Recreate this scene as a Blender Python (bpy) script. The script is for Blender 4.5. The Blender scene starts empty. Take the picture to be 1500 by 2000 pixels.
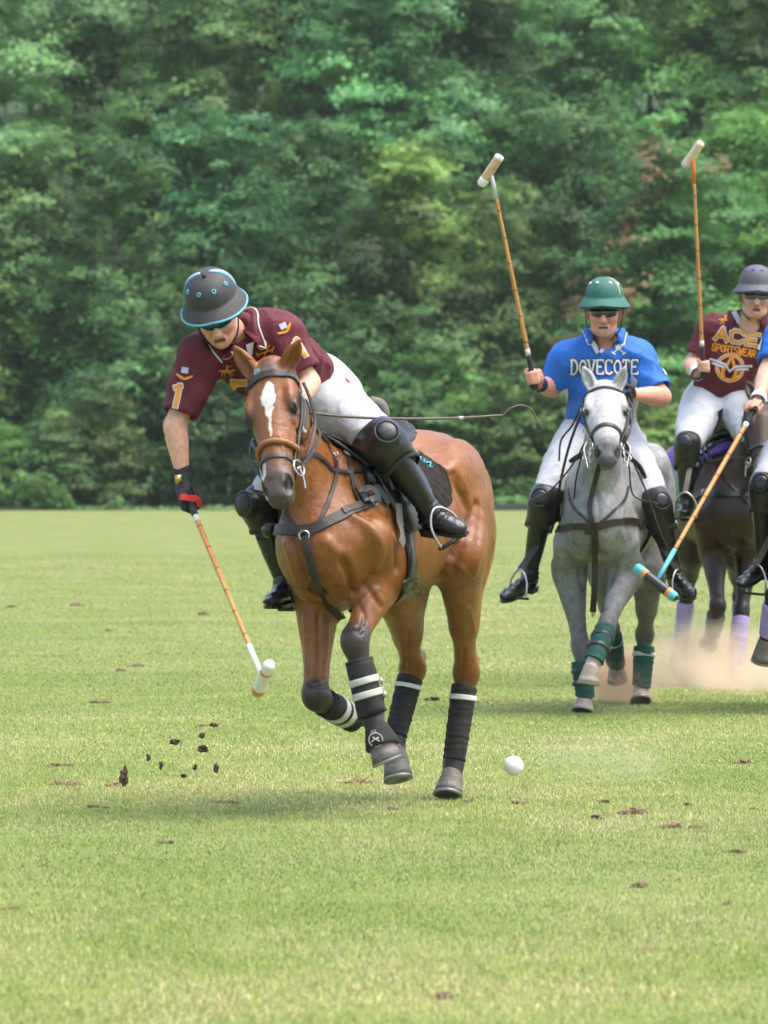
import bpy, bmesh, math, random
import numpy as np
from mathutils import Vector, Matrix
from mathutils.bvhtree import BVHTree

# ---------------------------------------------------------------- camera, light
FPX = 11111.0           # focal length in photo pixels (1500 x 2000)
CAMH = 1.46             # camera height above the field
HOR = 889.0             # horizon row in the photo
scene = bpy.context.scene
COL = scene.collection

cam_data = bpy.data.cameras.new('camera')
cam = bpy.data.objects.new('camera', cam_data)
COL.objects.link(cam)
cam.location = (0, 0, CAMH)
cam.rotation_euler = (math.radians(90), 0, 0)
cam_data.sensor_fit = 'AUTO'
cam_data.sensor_width = 36.0
cam_data.lens = FPX / 2000.0 * 36.0
cam_data.shift_y = (HOR - 1000.0) / 2000.0
cam_data.clip_start = 0.5
cam_data.clip_end = 2000
cam_data.dof.use_dof = True
cam_data.dof.focus_distance = 26.2
cam_data.dof.aperture_fstop = 7.6
scene.camera = cam

SUN_EL, SUN_AZ = math.radians(68), math.radians(100)   # azimuth clockwise from +Y (view direction)
world = bpy.data.worlds.new('World')
scene.world = world
world.use_nodes = True
wn = world.node_tree
wn.nodes.clear()
w_out = wn.nodes.new('ShaderNodeOutputWorld')
w_bg = wn.nodes.new('ShaderNodeBackground')
w_sky = wn.nodes.new('ShaderNodeTexSky')
w_sky.sky_type = 'NISHITA'
w_sky.sun_disc = False
w_sky.sun_elevation = SUN_EL
w_sky.sun_rotation = SUN_AZ
w_sky.air_density = 1.3
w_sky.dust_density = 4.0
w_sky.ozone_density = 1.0
w_bg.inputs['Strength'].default_value = 0.14
wn.links.new(w_sky.outputs[0], w_bg.inputs[0])
wn.links.new(w_bg.outputs[0], w_out.inputs[0])
sun_data = bpy.data.lights.new('sun', 'SUN')
sun_data.energy = 1.5
sun_data.angle = math.radians(52)
sun_data.color = (1.0, 0.94, 0.85)
sun = bpy.data.objects.new('sun', sun_data)
COL.objects.link(sun)
sd = Vector((math.sin(SUN_AZ) * math.cos(SUN_EL), math.cos(SUN_AZ) * math.cos(SUN_EL), math.sin(SUN_EL)))
sun.rotation_euler = sd.to_track_quat('Z', 'Y').to_euler()
sun.location = sd * 60
vs = scene.view_settings
vs.view_transform = 'Standard'
vs.look = 'None'
vs.exposure = 1.45
vs.gamma = 1.0
vs.use_curve_mapping = False
scene.render.engine = 'CYCLES'
cy = scene.cycles
cy.use_denoising = True
cy.use_adaptive_sampling = True
cy.adaptive_threshold = 0.03
cy.max_bounces = 4
cy.diffuse_bounces = 2
cy.glossy_bounces = 2
cy.transmission_bounces = 2
cy.transparent_max_bounces = 8
cy.volume_bounces = 2
cy.volume_step_rate = 1.0
cy.caustics_reflective = False
cy.caustics_refractive = False

# ---------------------------------------------------------------- small maths
A = np.array
def V(*a): return np.array(a, float)
def unit(v):
    v = np.asarray(v, float)
    n = np.linalg.norm(v)
    return v / n if n > 1e-9 else v
def at(px, py, Y):
    """the point seen at photo pixel px, py at distance Y metres"""
    return V((px - 750.0) * Y / FPX, Y, CAMH + (HOR - py) * Y / FPX)
def lerp(a, b, t): return a + (b - a) * t
def cat(points, n):
    """Catmull-Rom through rows of numbers, n samples per span"""
    P = np.asarray(points, float)
    P = np.vstack([2 * P[0] - P[1], P, 2 * P[-1] - P[-2]])
    out = []
    for i in range(1, len(P) - 2):
        for j in range(n):
            t = j / n
            out.append(0.5 * ((2 * P[i]) + (P[i+1] - P[i-1]) * t + (2*P[i-1] - 5*P[i] + 4*P[i+1] - P[i+2]) * t*t
                              + (3*P[i] - P[i-1] - 3*P[i+1] + P[i+2]) * t**3))
    out.append(P[-2])
    return np.array(out)
def _hash(ix, iy, iz, seed):
    n = (ix * 374761393 + iy * 668265263 + iz * 2147483647 + seed * 1274126177) & 0xffffffff
    n = ((n ^ (n >> 13)) * 1274126177) & 0xffffffff
    return ((n ^ (n >> 16)) & 0xffff) / 32767.5 - 1.0
def vnoise(P, seed=0):
    """value noise in -1..1 at rows of P (already scaled)"""
    P = np.asarray(P, float)
    I = np.floor(P).astype(np.int64)
    F = P - I
    F = F * F * (3 - 2 * F)
    r = 0
    for dx in (0, 1):
        for dy in (0, 1):
            for dz in (0, 1):
                w = (F[:, 0] if dx else 1 - F[:, 0]) * (F[:, 1] if dy else 1 - F[:, 1]) * (F[:, 2] if dz else 1 - F[:, 2])
                r = r + w * _hash(I[:, 0] + dx, I[:, 1] + dy, I[:, 2] + dz, seed)
    return r
def sstep(a, b, x):
    t = np.clip((x - a) / (b - a), 0, 1)
    return t * t * (3 - 2 * t)

# ---------------------------------------------------------------- materials
MATS = {}
def mat(name, col, rough=0.6, col2=None, nscale=30.0, ndetail=4.0, bump=0.0, bscale=200.0, spec=0.5, metal=0.0,
        attr=None, coat=0.0, sheen=0.0, trans=0.0, stretch=(1, 1, 1), contrast=(0.35, 0.65), sss=0.0, wrinkle=0.0, wscale=16.0, wdist=.012):
    if name in MATS: return MATS[name]
    m = bpy.data.materials.new(name)
    m.use_nodes = True
    nt = m.node_tree
    b = nt.nodes['Principled BSDF']
    b.inputs['Roughness'].default_value = rough
    b.inputs['Specular IOR Level'].default_value = spec
    b.inputs['Metallic'].default_value = metal
    b.inputs['Coat Weight'].default_value = coat
    b.inputs['Coat Roughness'].default_value = 0.25
    b.inputs['Sheen Weight'].default_value = sheen
    b.inputs['Sheen Roughness'].default_value = 0.4
    if trans: b.inputs['Transmission Weight'].default_value = trans
    if sss:
        b.inputs['Subsurface Weight'].default_value = sss
        b.inputs['Subsurface Radius'].default_value = (0.012, 0.005, 0.003)
        b.inputs['Subsurface Scale'].default_value = 1.0
    tc = nt.nodes.new('ShaderNodeTexCoord')
    mp = nt.nodes.new('ShaderNodeMapping')
    mp.inputs['Scale'].default_value = stretch
    nt.links.new(tc.outputs['Object'], mp.inputs[0])
    src = None
    if attr:
        an = nt.nodes.new('ShaderNodeAttribute')
        an.attribute_name = attr
        src = an.outputs['Color']
    if col2 is not None or attr:
        nz = nt.nodes.new('ShaderNodeTexNoise')
        nz.inputs['Scale'].default_value = nscale
        nz.inputs['Detail'].default_value = ndetail
        nt.links.new(mp.outputs[0], nz.inputs['Vector'])
        rp = nt.nodes.new('ShaderNodeMapRange')
        rp.inputs['From Min'].default_value = contrast[0]
        rp.inputs['From Max'].default_value = contrast[1]
        nt.links.new(nz.outputs['Fac'], rp.inputs['Value'])
        mx = nt.nodes.new('ShaderNodeMix')
        mx.data_type = 'RGBA'
        nt.links.new(rp.outputs[0], mx.inputs['Factor'])
        if attr:
            mx.blend_type = 'MULTIPLY'
            mx.inputs['B'].default_value = (*(col2 if col2 is not None else (0.75, 0.72, 0.7)), 1)
            nt.links.new(src, mx.inputs['A'])
        else:
            mx.inputs['A'].default_value = (*col, 1)
            mx.inputs['B'].default_value = (*col2, 1)
        nt.links.new(mx.outputs['Result'], b.inputs['Base Color'])
    else:
        b.inputs['Base Color'].default_value = (*col, 1)
    wr = None
    if wrinkle:
        n3 = nt.nodes.new('ShaderNodeTexNoise')
        n3.inputs['Scale'].default_value = wscale
        n3.inputs['Detail'].default_value = 4
        n3.inputs['Roughness'].default_value = .55
        n3.inputs['Distortion'].default_value = 1.4
        nt.links.new(tc.outputs['Object'], n3.inputs['Vector'])
        wr = nt.nodes.new('ShaderNodeBump')
        wr.inputs['Strength'].default_value = wrinkle
        wr.inputs['Distance'].default_value = wdist
        nt.links.new(n3.outputs['Fac'], wr.inputs['Height'])
        nt.links.new(wr.outputs[0], b.inputs['Normal'])
    if bump:
        n2 = nt.nodes.new('ShaderNodeTexNoise')
        n2.inputs['Scale'].default_value = bscale
        n2.inputs['Detail'].default_value = 3
        nt.links.new(mp.outputs[0], n2.inputs['Vector'])
        bp = nt.nodes.new('ShaderNodeBump')
        bp.inputs['Strength'].default_value = bump
        bp.inputs['Distance'].default_value = 0.004
        nt.links.new(n2.outputs['Fac'], bp.inputs['Height'])
        if wr is not None: nt.links.new(wr.outputs[0], bp.inputs['Normal'])
        nt.links.new(bp.outputs[0], b.inputs['Normal'])
    MATS[name] = m
    return m

# ---------------------------------------------------------------- objects
def tag(o, label=None, cat_=None, group=None, kind=None):
    if label: o['label'] = label
    if cat_: o['category'] = cat_
    if group: o['group'] = group
    if kind: o['kind'] = kind
    return o
def root(name, loc, label, cat_, group=None):
    o = bpy.data.objects.new(name, None)
    o.empty_display_size = 0.2
    COL.objects.link(o)
    o.location = loc
    return tag(o, label, cat_, group)
def wpos(o):
    p = np.zeros(3)
    while o is not None:
        p = p + np.array(o.location)
        o = o.parent
    return p
def mesh_data(name, v, f, m=None, smooth=True, cols=None, fm=None):
    me = bpy.data.meshes.new(name)
    v = np.asarray(v, np.float32)
    if isinstance(f, np.ndarray):
        k = f.shape[1]
        me.vertices.add(len(v))
        me.vertices.foreach_set('co', v.ravel())
        me.loops.add(f.size)
        me.loops.foreach_set('vertex_index', f.ravel().astype(np.int32))
        me.polygons.add(len(f))
        me.polygons.foreach_set('loop_start', np.arange(0, f.size, k, dtype=np.int32))
        me.update(calc_edges=True)
    else:
        me.from_pydata([tuple(map(float, p)) for p in v], [], f)
        me.update()
    if smooth:
        me.polygons.foreach_set('use_smooth', np.ones(len(me.polygons), bool))
    if cols is not None:
        c = np.ones((len(v), 4), np.float32)
        c[:, :3] = cols
        a = me.attributes.new('Col', 'FLOAT_COLOR', 'POINT')
        a.data.foreach_set('color', c.ravel())
    if m is not None:
        for mm in (m if isinstance(m, (list, tuple)) else [m]):
            me.materials.append(mm)
    if fm is not None:
        me.polygons.foreach_set('material_index', np.asarray(fm, np.int32))
    return me
def obj(name, v, f, m, parent=None, smooth=True, cols=None, fm=None, origin=None):
    """one mesh object from world-space vertices"""
    v = np.asarray(v, float)
    if origin is None:
        if parent is not None:
            base = np.zeros(3)
        else:
            base = np.array([(v[:, 0].min() + v[:, 0].max()) / 2, (v[:, 1].min() + v[:, 1].max()) / 2, v[:, 2].min()])
    else:
        base = np.asarray(origin, float)
    pw = wpos(parent) if parent is not None else np.zeros(3)
    o = bpy.data.objects.new(name, mesh_data(name, v - pw - base, f, m, smooth, cols, fm))
    COL.objects.link(o)
    o.location = base
    if parent is not None: o.parent = parent
    return o

class MB:
    """collects simple shapes into one mesh (world coordinates)"""
    def __init__(s): s.v = []; s.f = []; s.m = []
    def add(s, v, f, mi=0):
        o = len(s.v)
        s.v.extend([tuple(p) for p in v])
        s.f.extend([tuple(i + o for i in q) for q in f])
        s.m.extend([mi] * len(f))
        return s
    def ring_loft(s, rings, closed=True, cap0=True, cap1=True, mi=0):
        n = len(rings[0])
        v = [p for r in rings for p in r]
        f = []
        for i in range(len(rings) - 1):
            for j in range(n if closed else n - 1):
                k = (j + 1) % n
                f.append((i*n+j, i*n+k, (i+1)*n+k, (i+1)*n+j))
        if cap0: f.append(tuple(range(n - 1, -1, -1)))
        if cap1: f.append(tuple((len(rings)-1)*n + j for j in range(n)))
        return s.add(v, f, mi)
    def tube(s, pts, r, n=10, side=None, cap=True, mi=0, ry=None):
        """tube through pts; r number or list; side fixes the frame; ry second radius"""
        P = np.asarray(pts, float)
        r = np.broadcast_to(np.asarray(r, float), (len(P),))
        ry = r if ry is None else np.broadcast_to(np.asarray(ry, float), (len(P),))
        T = np.gradient(P, axis=0)
        rings = []
        sd_ = None
        for i in range(len(P)):
            t = unit(T[i])
            ref = np.asarray(side, float) if side is not None else (sd_ if sd_ is not None else (V(0, 0, 1) if abs(t[2]) < 0.9 else V(1, 0, 0)))
            u = unit(ref - t * (ref @ t))
            w = np.cross(t, u)
            sd_ = u
            a = np.linspace(0, 2 * math.pi, n, endpoint=False)
            rings.append([P[i] + u * r[i] * math.cos(q) + w * ry[i] * math.sin(q) for q in a])
        return s.ring_loft(rings, True, cap, cap, mi)
    def box(s, c, h, R=None, mi=0):
        R = np.eye(3) if R is None else np.asarray(R)
        v = [np.asarray(c) + R.T @ (np.array(q) * np.asarray(h)) for q in
             [(-1,-1,-1),(1,-1,-1),(1,1,-1),(-1,1,-1),(-1,-1,1),(1,-1,1),(1,1,1),(-1,1,1)]]
        return s.add(v, [(0,3,2,1),(4,5,6,7),(0,1,5,4),(1,2,6,5),(2,3,7,6),(3,0,4,7)], mi)
    def build(s, name, m, parent=None, smooth=True, origin=None):
        return obj(name, np.array(s.v), s.f, m, parent, smooth, fm=s.m if isinstance(m, (list, tuple)) else None, origin=origin)

def strap_mesh(P, N, w, t):
    """flat strap along P with surface normals N, width w, thickness t"""
    P = np.asarray(P, float); N = np.asarray(N, float)
    w = np.broadcast_to(np.asarray(w, float), (len(P),))
    T = np.gradient(P, axis=0)
    rings = []
    for i in range(len(P)):
        tt = unit(T[i]); n = unit(N[i] - tt * (N[i] @ tt)); b = np.cross(tt, n)
        hw = w[i] / 2; e = t * 0.35
        rings.append([P[i] - b*hw, P[i] - b*(hw-e) + n*t, P[i] + b*(hw-e) + n*t, P[i] + b*hw, P[i] + b*(hw-e) - n*t*0.4, P[i] - b*(hw-e) - n*t*0.4])
    return MB().ring_loft(rings)

def bvh_of(v, f):
    return BVHTree.FromPolygons([tuple(map(float, p)) for p in v], [tuple(int(i) for i in q) for q in f])

# ---------------------------------------------------------------- signed distance modelling
class SDF:
    def __init__(s, lo, hi, h, fine=()):
        lo = np.asarray(lo, float) - 2 * h
        hi = np.asarray(hi, float) + 2 * h
        s.h = h; s.lo = lo
        s.ax = []
        for i in range(3):
            x = [lo[i]]
            while x[-1] < hi[i]:
                st = h
                for a, b, hf in fine:
                    if a[i] - h < x[-1] < b[i]: st = min(st, hf)
                x.append(x[-1] + st)
            s.ax.append(np.array(x, np.float32))
        s.D = np.full(tuple(len(x) for x in s.ax), 0.3, np.float32)
    def _blk(s, lo, hi):
        sl = []
        for i in range(3):
            a = int(np.searchsorted(s.ax[i], lo[i]))
            b = max(a, int(np.searchsorted(s.ax[i], hi[i])))
            sl.append(slice(a, b))
        X = s.ax[0][sl[0]][:, None, None]; Y = s.ax[1][sl[1]][None, :, None]; Z = s.ax[2][sl[2]][None, None, :]
        return tuple(sl), X, Y, Z
    def _mix(s, sl, d, k, mode):
        a = s.D[sl]
        if a.size == 0: return
        if mode == 'u':
            if k > 0:
                h = np.maximum(k - np.abs(a - d), 0) / k
                s.D[sl] = np.minimum(a, d) - h * h * (k * 0.25)
            else: s.D[sl] = np.minimum(a, d)
        else:
            d = -d
            if k > 0:
                h = np.maximum(k - np.abs(a - d), 0) / k
                s.D[sl] = np.maximum(a, d) + h * h * (k * 0.25)
            else: s.D[sl] = np.maximum(a, d)
    def _cap(s, X, Y, Z, a, b, r0, r1, e0, e1, sv):
        w = b - a; L = np.linalg.norm(w); w = w / max(L, 1e-9)
        dx, dy, dz = X - np.float32(a[0]), Y - np.float32(a[1]), Z - np.float32(a[2])
        t = dx * np.float32(w[0]) + dy * np.float32(w[1]) + dz * np.float32(w[2])
        tc = np.clip(t, 0, L); o = t - tc; q = tc / np.float32(max(L, 1e-9))
        if sv is None:
            r2 = np.maximum(dx*dx + dy*dy + dz*dz - t*t, 0) + o * o
            return np.sqrt(r2) - (np.float32(r0) + np.float32(r1 - r0) * q)
        u = unit(sv - w * (sv @ w)); v = np.cross(w, u)
        pu = dx * np.float32(u[0]) + dy * np.float32(u[1]) + dz * np.float32(u[2])
        pv = dx * np.float32(v[0]) + dy * np.float32(v[1]) + dz * np.float32(v[2])
        ru = np.float32(r0) + np.float32(r1 - r0) * q; rv = np.float32(e0) + np.float32(e1 - e0) * q
        ro = np.minimum(ru, rv)
        k0 = np.sqrt((pu/ru)**2 + (pv/rv)**2 + (o/ro)**2)
        k1 = np.sqrt((pu/ru**2)**2 + (pv/rv**2)**2 + (o/ro**2)**2) + 1e-6
        return np.maximum(k0 * (k0 - 1) / k1, -np.minimum(ru, rv))
    def cap(s, a, b, r0, r1=None, k=0.03, e0=None, e1=None, side=None, mode='u'):
        a = np.asarray(a, float); b = np.asarray(b, float)
        r1 = r0 if r1 is None else r1
        if side is not None:
            e0 = r0 if e0 is None else e0; e1 = e0 if e1 is None else e1
            side = np.asarray(side, float)
        m = max(r0, r1, e0 or 0, e1 or 0) + k + 3 * s.h
        sl, X, Y, Z = s._blk(np.minimum(a, b) - m, np.maximum(a, b) + m)
        if s.D[sl].size: s._mix(sl, s._cap(X, Y, Z, a, b, r0, r1, e0, e1, side), k, mode)
    def ell(s, c, r, ax=None, k=0.03, mode='u'):
        c = np.asarray(c, float); r = np.broadcast_to(np.asarray(r, float), (3,))
        if ax is None: R = np.eye(3)
        else: R = np.asarray(ax, float)
        ext = np.sqrt(((R.T * r) ** 2).sum(1)) + k + 3 * s.h
        sl, X, Y, Z = s._blk(c - ext, c + ext)
        if not s.D[sl].size: return
        dx, dy, dz = X - np.float32(c[0]), Y - np.float32(c[1]), Z - np.float32(c[2])
        k0 = 0; k1 = 0
        for i in range(3):
            p = dx * np.float32(R[i, 0]) + dy * np.float32(R[i, 1]) + dz * np.float32(R[i, 2])
            k0 = k0 + (p / r[i]) ** 2; k1 = k1 + (p / r[i] ** 2) ** 2
        k0 = np.sqrt(k0); k1 = np.sqrt(k1) + 1e-6
        s._mix(sl, np.maximum(k0 * (k0 - 1) / k1, -r.min()).astype(np.float32), k, mode)
    def loft(s, rows, side, k=0.03, n=4):
        """rows: (x, y, z, r_side, r_other); elliptical sections"""
        R = cat(rows, n)
        R[:, 3:] = np.maximum(R[:, 3:], 0.002)
        side = np.asarray(side, float)
        m = R[:, 3:].max() + k + 3 * s.h
        sl0, _, _, _ = s._blk(R[:, :3].min(0) - m, R[:, :3].max(0) + m)
        T = np.full(s.D[sl0].shape, 0.3, np.float32)
        if T.size == 0: return
        for i in range(len(R) - 1):
            a, b = R[i], R[i+1]
            mm = max(a[3:].max(), b[3:].max()) + k + 3 * s.h
            sl, X, Y, Z = s._blk(np.minimum(a[:3], b[:3]) - mm, np.maximum(a[:3], b[:3]) + mm)
            if not s.D[sl].size: continue
            ls = tuple(slice(sl[j].start - sl0[j].start, sl[j].stop - sl0[j].start) for j in range(3))
            d = s._cap(X, Y, Z, a[:3], b[:3], a[3], b[3], a[4], b[4], side if side.ndim == 1 else side[min(i // n, len(side) - 1)])
            T[ls] = np.minimum(T[ls], d)
        s._mix(sl0, T, k, 'u')
    def cut(s, p, nrm, k=0.0):
        """remove everything on the +n side of the plane"""
        p = np.asarray(p, float); nrm = unit(nrm)
        d = ((s.ax[0] - p[0]) * nrm[0])[:, None, None] + ((s.ax[1] - p[1]) * nrm[1])[None, :, None] + ((s.ax[2] - p[2]) * nrm[2])[None, None, :]
        s._mix((slice(None),) * 3, -d.astype(np.float32), k, 's')
    def mesh(s, smooth=1):
        D = s.D; h = s.h
        S = D < 0
        nx, ny, nz = D.shape
        c = [S[i:nx-1+i, j:ny-1+j, k:nz-1+k] for i in (0, 1) for j in (0, 1) for k in (0, 1)]
        anyc = c[0].copy(); allc = c[0].copy()
        for q in c[1:]:
            anyc |= q; allc &= q
        act = anyc & ~allc
        idx = np.argwhere(act)
        ids = np.full(act.shape, -1, np.int64)
        ids[act] = np.arange(len(idx))
        vals = np.stack([D[idx[:, 0]+i, idx[:, 1]+j, idx[:, 2]+k] for i in (0, 1) for j in (0, 1) for k in (0, 1)], 1)
        cor = np.array([(i, j, k) for i in (0, 1) for j in (0, 1) for k in (0, 1)], float)
        acc = np.zeros((len(idx), 3)); cnt = np.zeros(len(idx))
        for e0 in range(8):
            for e1 in range(e0 + 1, 8):
                if np.abs(cor[e0] - cor[e1]).sum() != 1: continue
                a, b = vals[:, e0], vals[:, e1]
                m = (a < 0) != (b < 0)
                t = np.where(m, a / np.where(m, a - b, 1), 0)
                acc += np.where(m[:, None], cor[e0] + (cor[e1] - cor[e0]) * t[:, None], 0)
                cnt += m
        fr = acc / cnt[:, None]
        v = np.stack([s.ax[i][idx[:, i]] + fr[:, i] * (s.ax[i][idx[:, i] + 1] - s.ax[i][idx[:, i]]) for i in range(3)], 1).astype(float)
        F = []
        for axis in range(3):
            d0 = [slice(None)] * 3; d1 = [slice(None)] * 3
            d0[axis] = slice(0, -1); d1[axis] = slice(1, None)
            A0, A1 = S[tuple(d0)], S[tuple(d1)]
            cr = np.argwhere(A0 != A1)
            o = [q for q in range(3) if q != axis]
            ok = (cr[:, o[0]] > 0) & (cr[:, o[1]] > 0) & (cr[:, o[0]] < D.shape[o[0]] - 1) & (cr[:, o[1]] < D.shape[o[1]] - 1)
            cr = cr[ok]
            def g(da, db):
                q = cr.copy(); q[:, o[0]] -= da; q[:, o[1]] -= db
                return ids[q[:, 0], q[:, 1], q[:, 2]]
            qd = np.stack([g(1, 1), g(0, 1), g(0, 0), g(1, 0)], 1)
            inside = S[cr[:, 0], cr[:, 1], cr[:, 2]]
            flip = inside if axis != 1 else ~inside
            qd[~flip] = qd[~flip][:, ::-1]
            F.append(qd)
        F = np.vstack(F)
        F = F[(F >= 0).all(1)]
        for _ in range(smooth): v = relax(v, F, 0.5)
        return v, F
def relax(v, F, lam=0.5, w=None):
    acc = np.zeros_like(v); cnt = np.zeros(len(v))
    for a, b in ((0, 1), (1, 2), (2, 3), (3, 0)):
        for p, q in ((a, b), (b, a)):
            for j in range(3): acc[:, j] += np.bincount(F[:, p], v[F[:, q], j], len(v))
            cnt += np.bincount(F[:, p], minlength=len(v))
    t = acc / np.maximum(cnt, 1)[:, None]
    l = lam if w is None else (lam * w)[:, None]
    return v + (t - v) * l
def vnormals(v, F):
    n = np.cross(v[F[:, 2]] - v[F[:, 0]], v[F[:, 3]] - v[F[:, 1]])
    N = np.zeros_like(v)
    for i in range(4):
        for j in range(3): N[:, j] += np.bincount(F[:, i], n[:, j], len(v))
    return N / (np.linalg.norm(N, axis=1)[:, None] + 1e-12)
def rot3(f, up):
    """rows: forward, left, up"""
    f = unit(f); l = unit(np.cross(up, f)); return np.array([f, l, np.cross(f, l)])
# ---------------------------------------------------------------- field
def ground_mat():
    m = bpy.data.materials.new('mown_turf'); m.use_nodes = True
    nt = m.node_tree; b = nt.nodes['Principled BSDF']
    b.inputs['Roughness'].default_value = .9; b.inputs['Specular IOR Level'].default_value = .1
    tc = nt.nodes.new('ShaderNodeTexCoord')
    def noise(scale, detail, sx, sy, rough=.6):
        mp = nt.nodes.new('ShaderNodeMapping'); mp.inputs['Scale'].default_value = (sx, sy, 1)
        nt.links.new(tc.outputs['Object'], mp.inputs[0])
        n = nt.nodes.new('ShaderNodeTexNoise'); n.inputs['Scale'].default_value = scale; n.inputs['Detail'].default_value = detail; n.inputs['Roughness'].default_value = rough
        nt.links.new(mp.outputs[0], n.inputs['Vector']); return n.outputs['Fac']
    def ramp(src, stops):
        r = nt.nodes.new('ShaderNodeValToRGB'); nt.links.new(src, r.inputs[0])
        e = r.color_ramp.elements
        e[0].position, e[0].color = stops[0][0], (*stops[0][1], 1); e[1].position, e[1].color = stops[-1][0], (*stops[-1][1], 1)
        for p, c in stops[1:-1]:
            x = e.new(p); x.color = (*c, 1)
        return r.outputs['Color']
    def mix(a, c, f, mode='MIX', fac=None):
        x = nt.nodes.new('ShaderNodeMix'); x.data_type = 'RGBA'; x.blend_type = mode
        nt.links.new(a, x.inputs['A']); nt.links.new(c, x.inputs['B'])
        if fac is not None: x.inputs['Factor'].default_value = fac
        else: nt.links.new(f, x.inputs['Factor'])
        return x.outputs['Result']
    base = ramp(noise(.8, 9, 1, .8, .68), [(.30, (.135, .178, .048)), (.5, (.185, .218, .080)), (.70, (.24, .26, .122))])
    fine = ramp(noise(38, 4, 1, .5, .7), [(.3, (.62, .66, .55)), (.7, (1.18, 1.15, 1.1))])
    c = mix(base, fine, None, 'MULTIPLY', 1.0)
    straw = ramp(noise(2.4, 6, 1, .6, .65), [(.56, (0, 0, 0)), (.72, (.55, .55, .55))])
    st = nt.nodes.new('ShaderNodeRGB'); st.outputs[0].default_value = (.30, .24, .12, 1)
    c = mix(c, st.outputs[0], straw)
    nt.links.new(c, b.inputs['Base Color'])
    bp = nt.nodes.new('ShaderNodeBump'); bp.inputs['Strength'].default_value = .6; bp.inputs['Distance'].default_value = .03
    nt.links.new(noise(55, 3, 1, .6), bp.inputs['Height']); nt.links.new(bp.outputs[0], b.inputs['Normal'])
    return m
tag(obj('field', [(-400, -60, 0), (400, -60, 0), (400, 700, 0), (-400, 700, 0)], [(0, 1, 2, 3)], ground_mat(), smooth=False), 'mown polo field', None, None, 'structure')

def patch_noise(x, y):
    q = np.stack([x, y, 0 * x], 1)
    return .6 * vnoise(q * V(.9, .45, 1), 11) + .3 * vnoise(q * V(2.6, 1.3, 1), 12) + .18 * vnoise(q * V(9, 5, 1), 13)
def grass_part(rng, y0, y1, dens, hgt, wid, seg):
    n = int(dens * (y1 - y0) * ((y0 + y1) / 2 * .135 + 2.6))
    y = rng.uniform(y0, y1, n); x = rng.uniform(-.5, .5, n) * (y * .135 + 2.6)
    p = patch_noise(x, y)
    h = hgt * rng.uniform(.45, 1.25, n) * (1 + .35 * p)
    a = rng.uniform(0, 2 * math.pi, n); lean = rng.uniform(.1, .9, n)
    la = rng.uniform(0, 2 * math.pi, n)
    dx, dy = np.cos(a) * wid * .5, np.sin(a) * wid * .5
    B = np.stack([x, y, np.zeros(n)], 1); D = np.stack([dx, dy, np.zeros(n)], 1)
    Ln = np.stack([np.cos(la), np.sin(la), np.zeros(n)], 1) * (h * lean)[:, None]
    Z = np.zeros((n, 3)); Z[:, 2] = h * np.sqrt(np.maximum(1 - lean ** 2 * .6, .2))
    # colour
    g1, g2, st, dk = V(.235, .345, .058), V(.410, .445, .142), V(.60, .50, .31), V(.140, .230, .045)
    t = sstep(-.40, .30, p + rng.normal(0, .15, n))[:, None]
    c = g1 * (1 - t) + g2 * t
    s_ = (rng.random(n) < .06 + .42 * sstep(.05, .55, p) + .25 * sstep(.45, .75, vnoise(np.stack([x * 1.7, y * .8, 0 * x], 1), 21))).astype(float)[:, None]
    c = c * (1 - s_) + st * s_
    d_ = (rng.random(n) < .22).astype(float)[:, None] * .8
    c = c * (1 - d_) + dk * d_
    q_ = np.stack([x * .18, y * .55, 0 * x], 1)
    band = .7 * vnoise(q_, 41) + .5 * vnoise(q_ * 2.3, 42)
    c *= rng.uniform(.8, 1.25, (n, 1)) * (1 + .20 * band[:, None])
    c[:, 0] *= 1 + .10 * band
    if seg == 1:
        v = np.stack([B - D, B + D, B + Ln + Z], 1); f = np.arange(3 * n).reshape(n, 3); k = 3
    else:
        M = B + Ln * .35 + Z * .62
        v = np.stack([B - D, B + D, M + D * .7, B + Ln + Z, M - D * .7], 1); k = 5
        o = (np.arange(n) * 5)[:, None]
        f = np.concatenate([o + A([0, 1, 2]), o + A([0, 2, 4]), o + A([4, 2, 3])], 0)
    return v.reshape(-1, 3), f, np.repeat(c, k, 0)
def build_grass():
    rng = np.random.default_rng(5)
    parts = [grass_part(rng, 12.5, 18.5, 5600, .016, .0025, 2), grass_part(rng, 18.5, 27, 4200, .0155, .0030, 1), grass_part(rng, 27, 38, 1800, .015, .0044, 1), grass_part(rng, 38, 54, 600, .014, .007, 1), grass_part(rng, 54, 85, 170, .013, .012, 1)]
    v = []; f = []; c = []; o = 0
    for a, b, q in parts:
        v.append(a); f.append(b + o); c.append(q); o += len(a)
    m = mat('grass_blades', None, rough=.55, spec=.25, attr='Col', col2=(.85, .87, .8), nscale=3)
    g = obj('grass', np.vstack(v), np.vstack(f), m, None, smooth=False, cols=np.vstack(c), origin=(0, 0, 0))
    tag(g, 'short mown green grass covering the polo field', 'grass', None, 'stuff')
build_grass()

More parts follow.
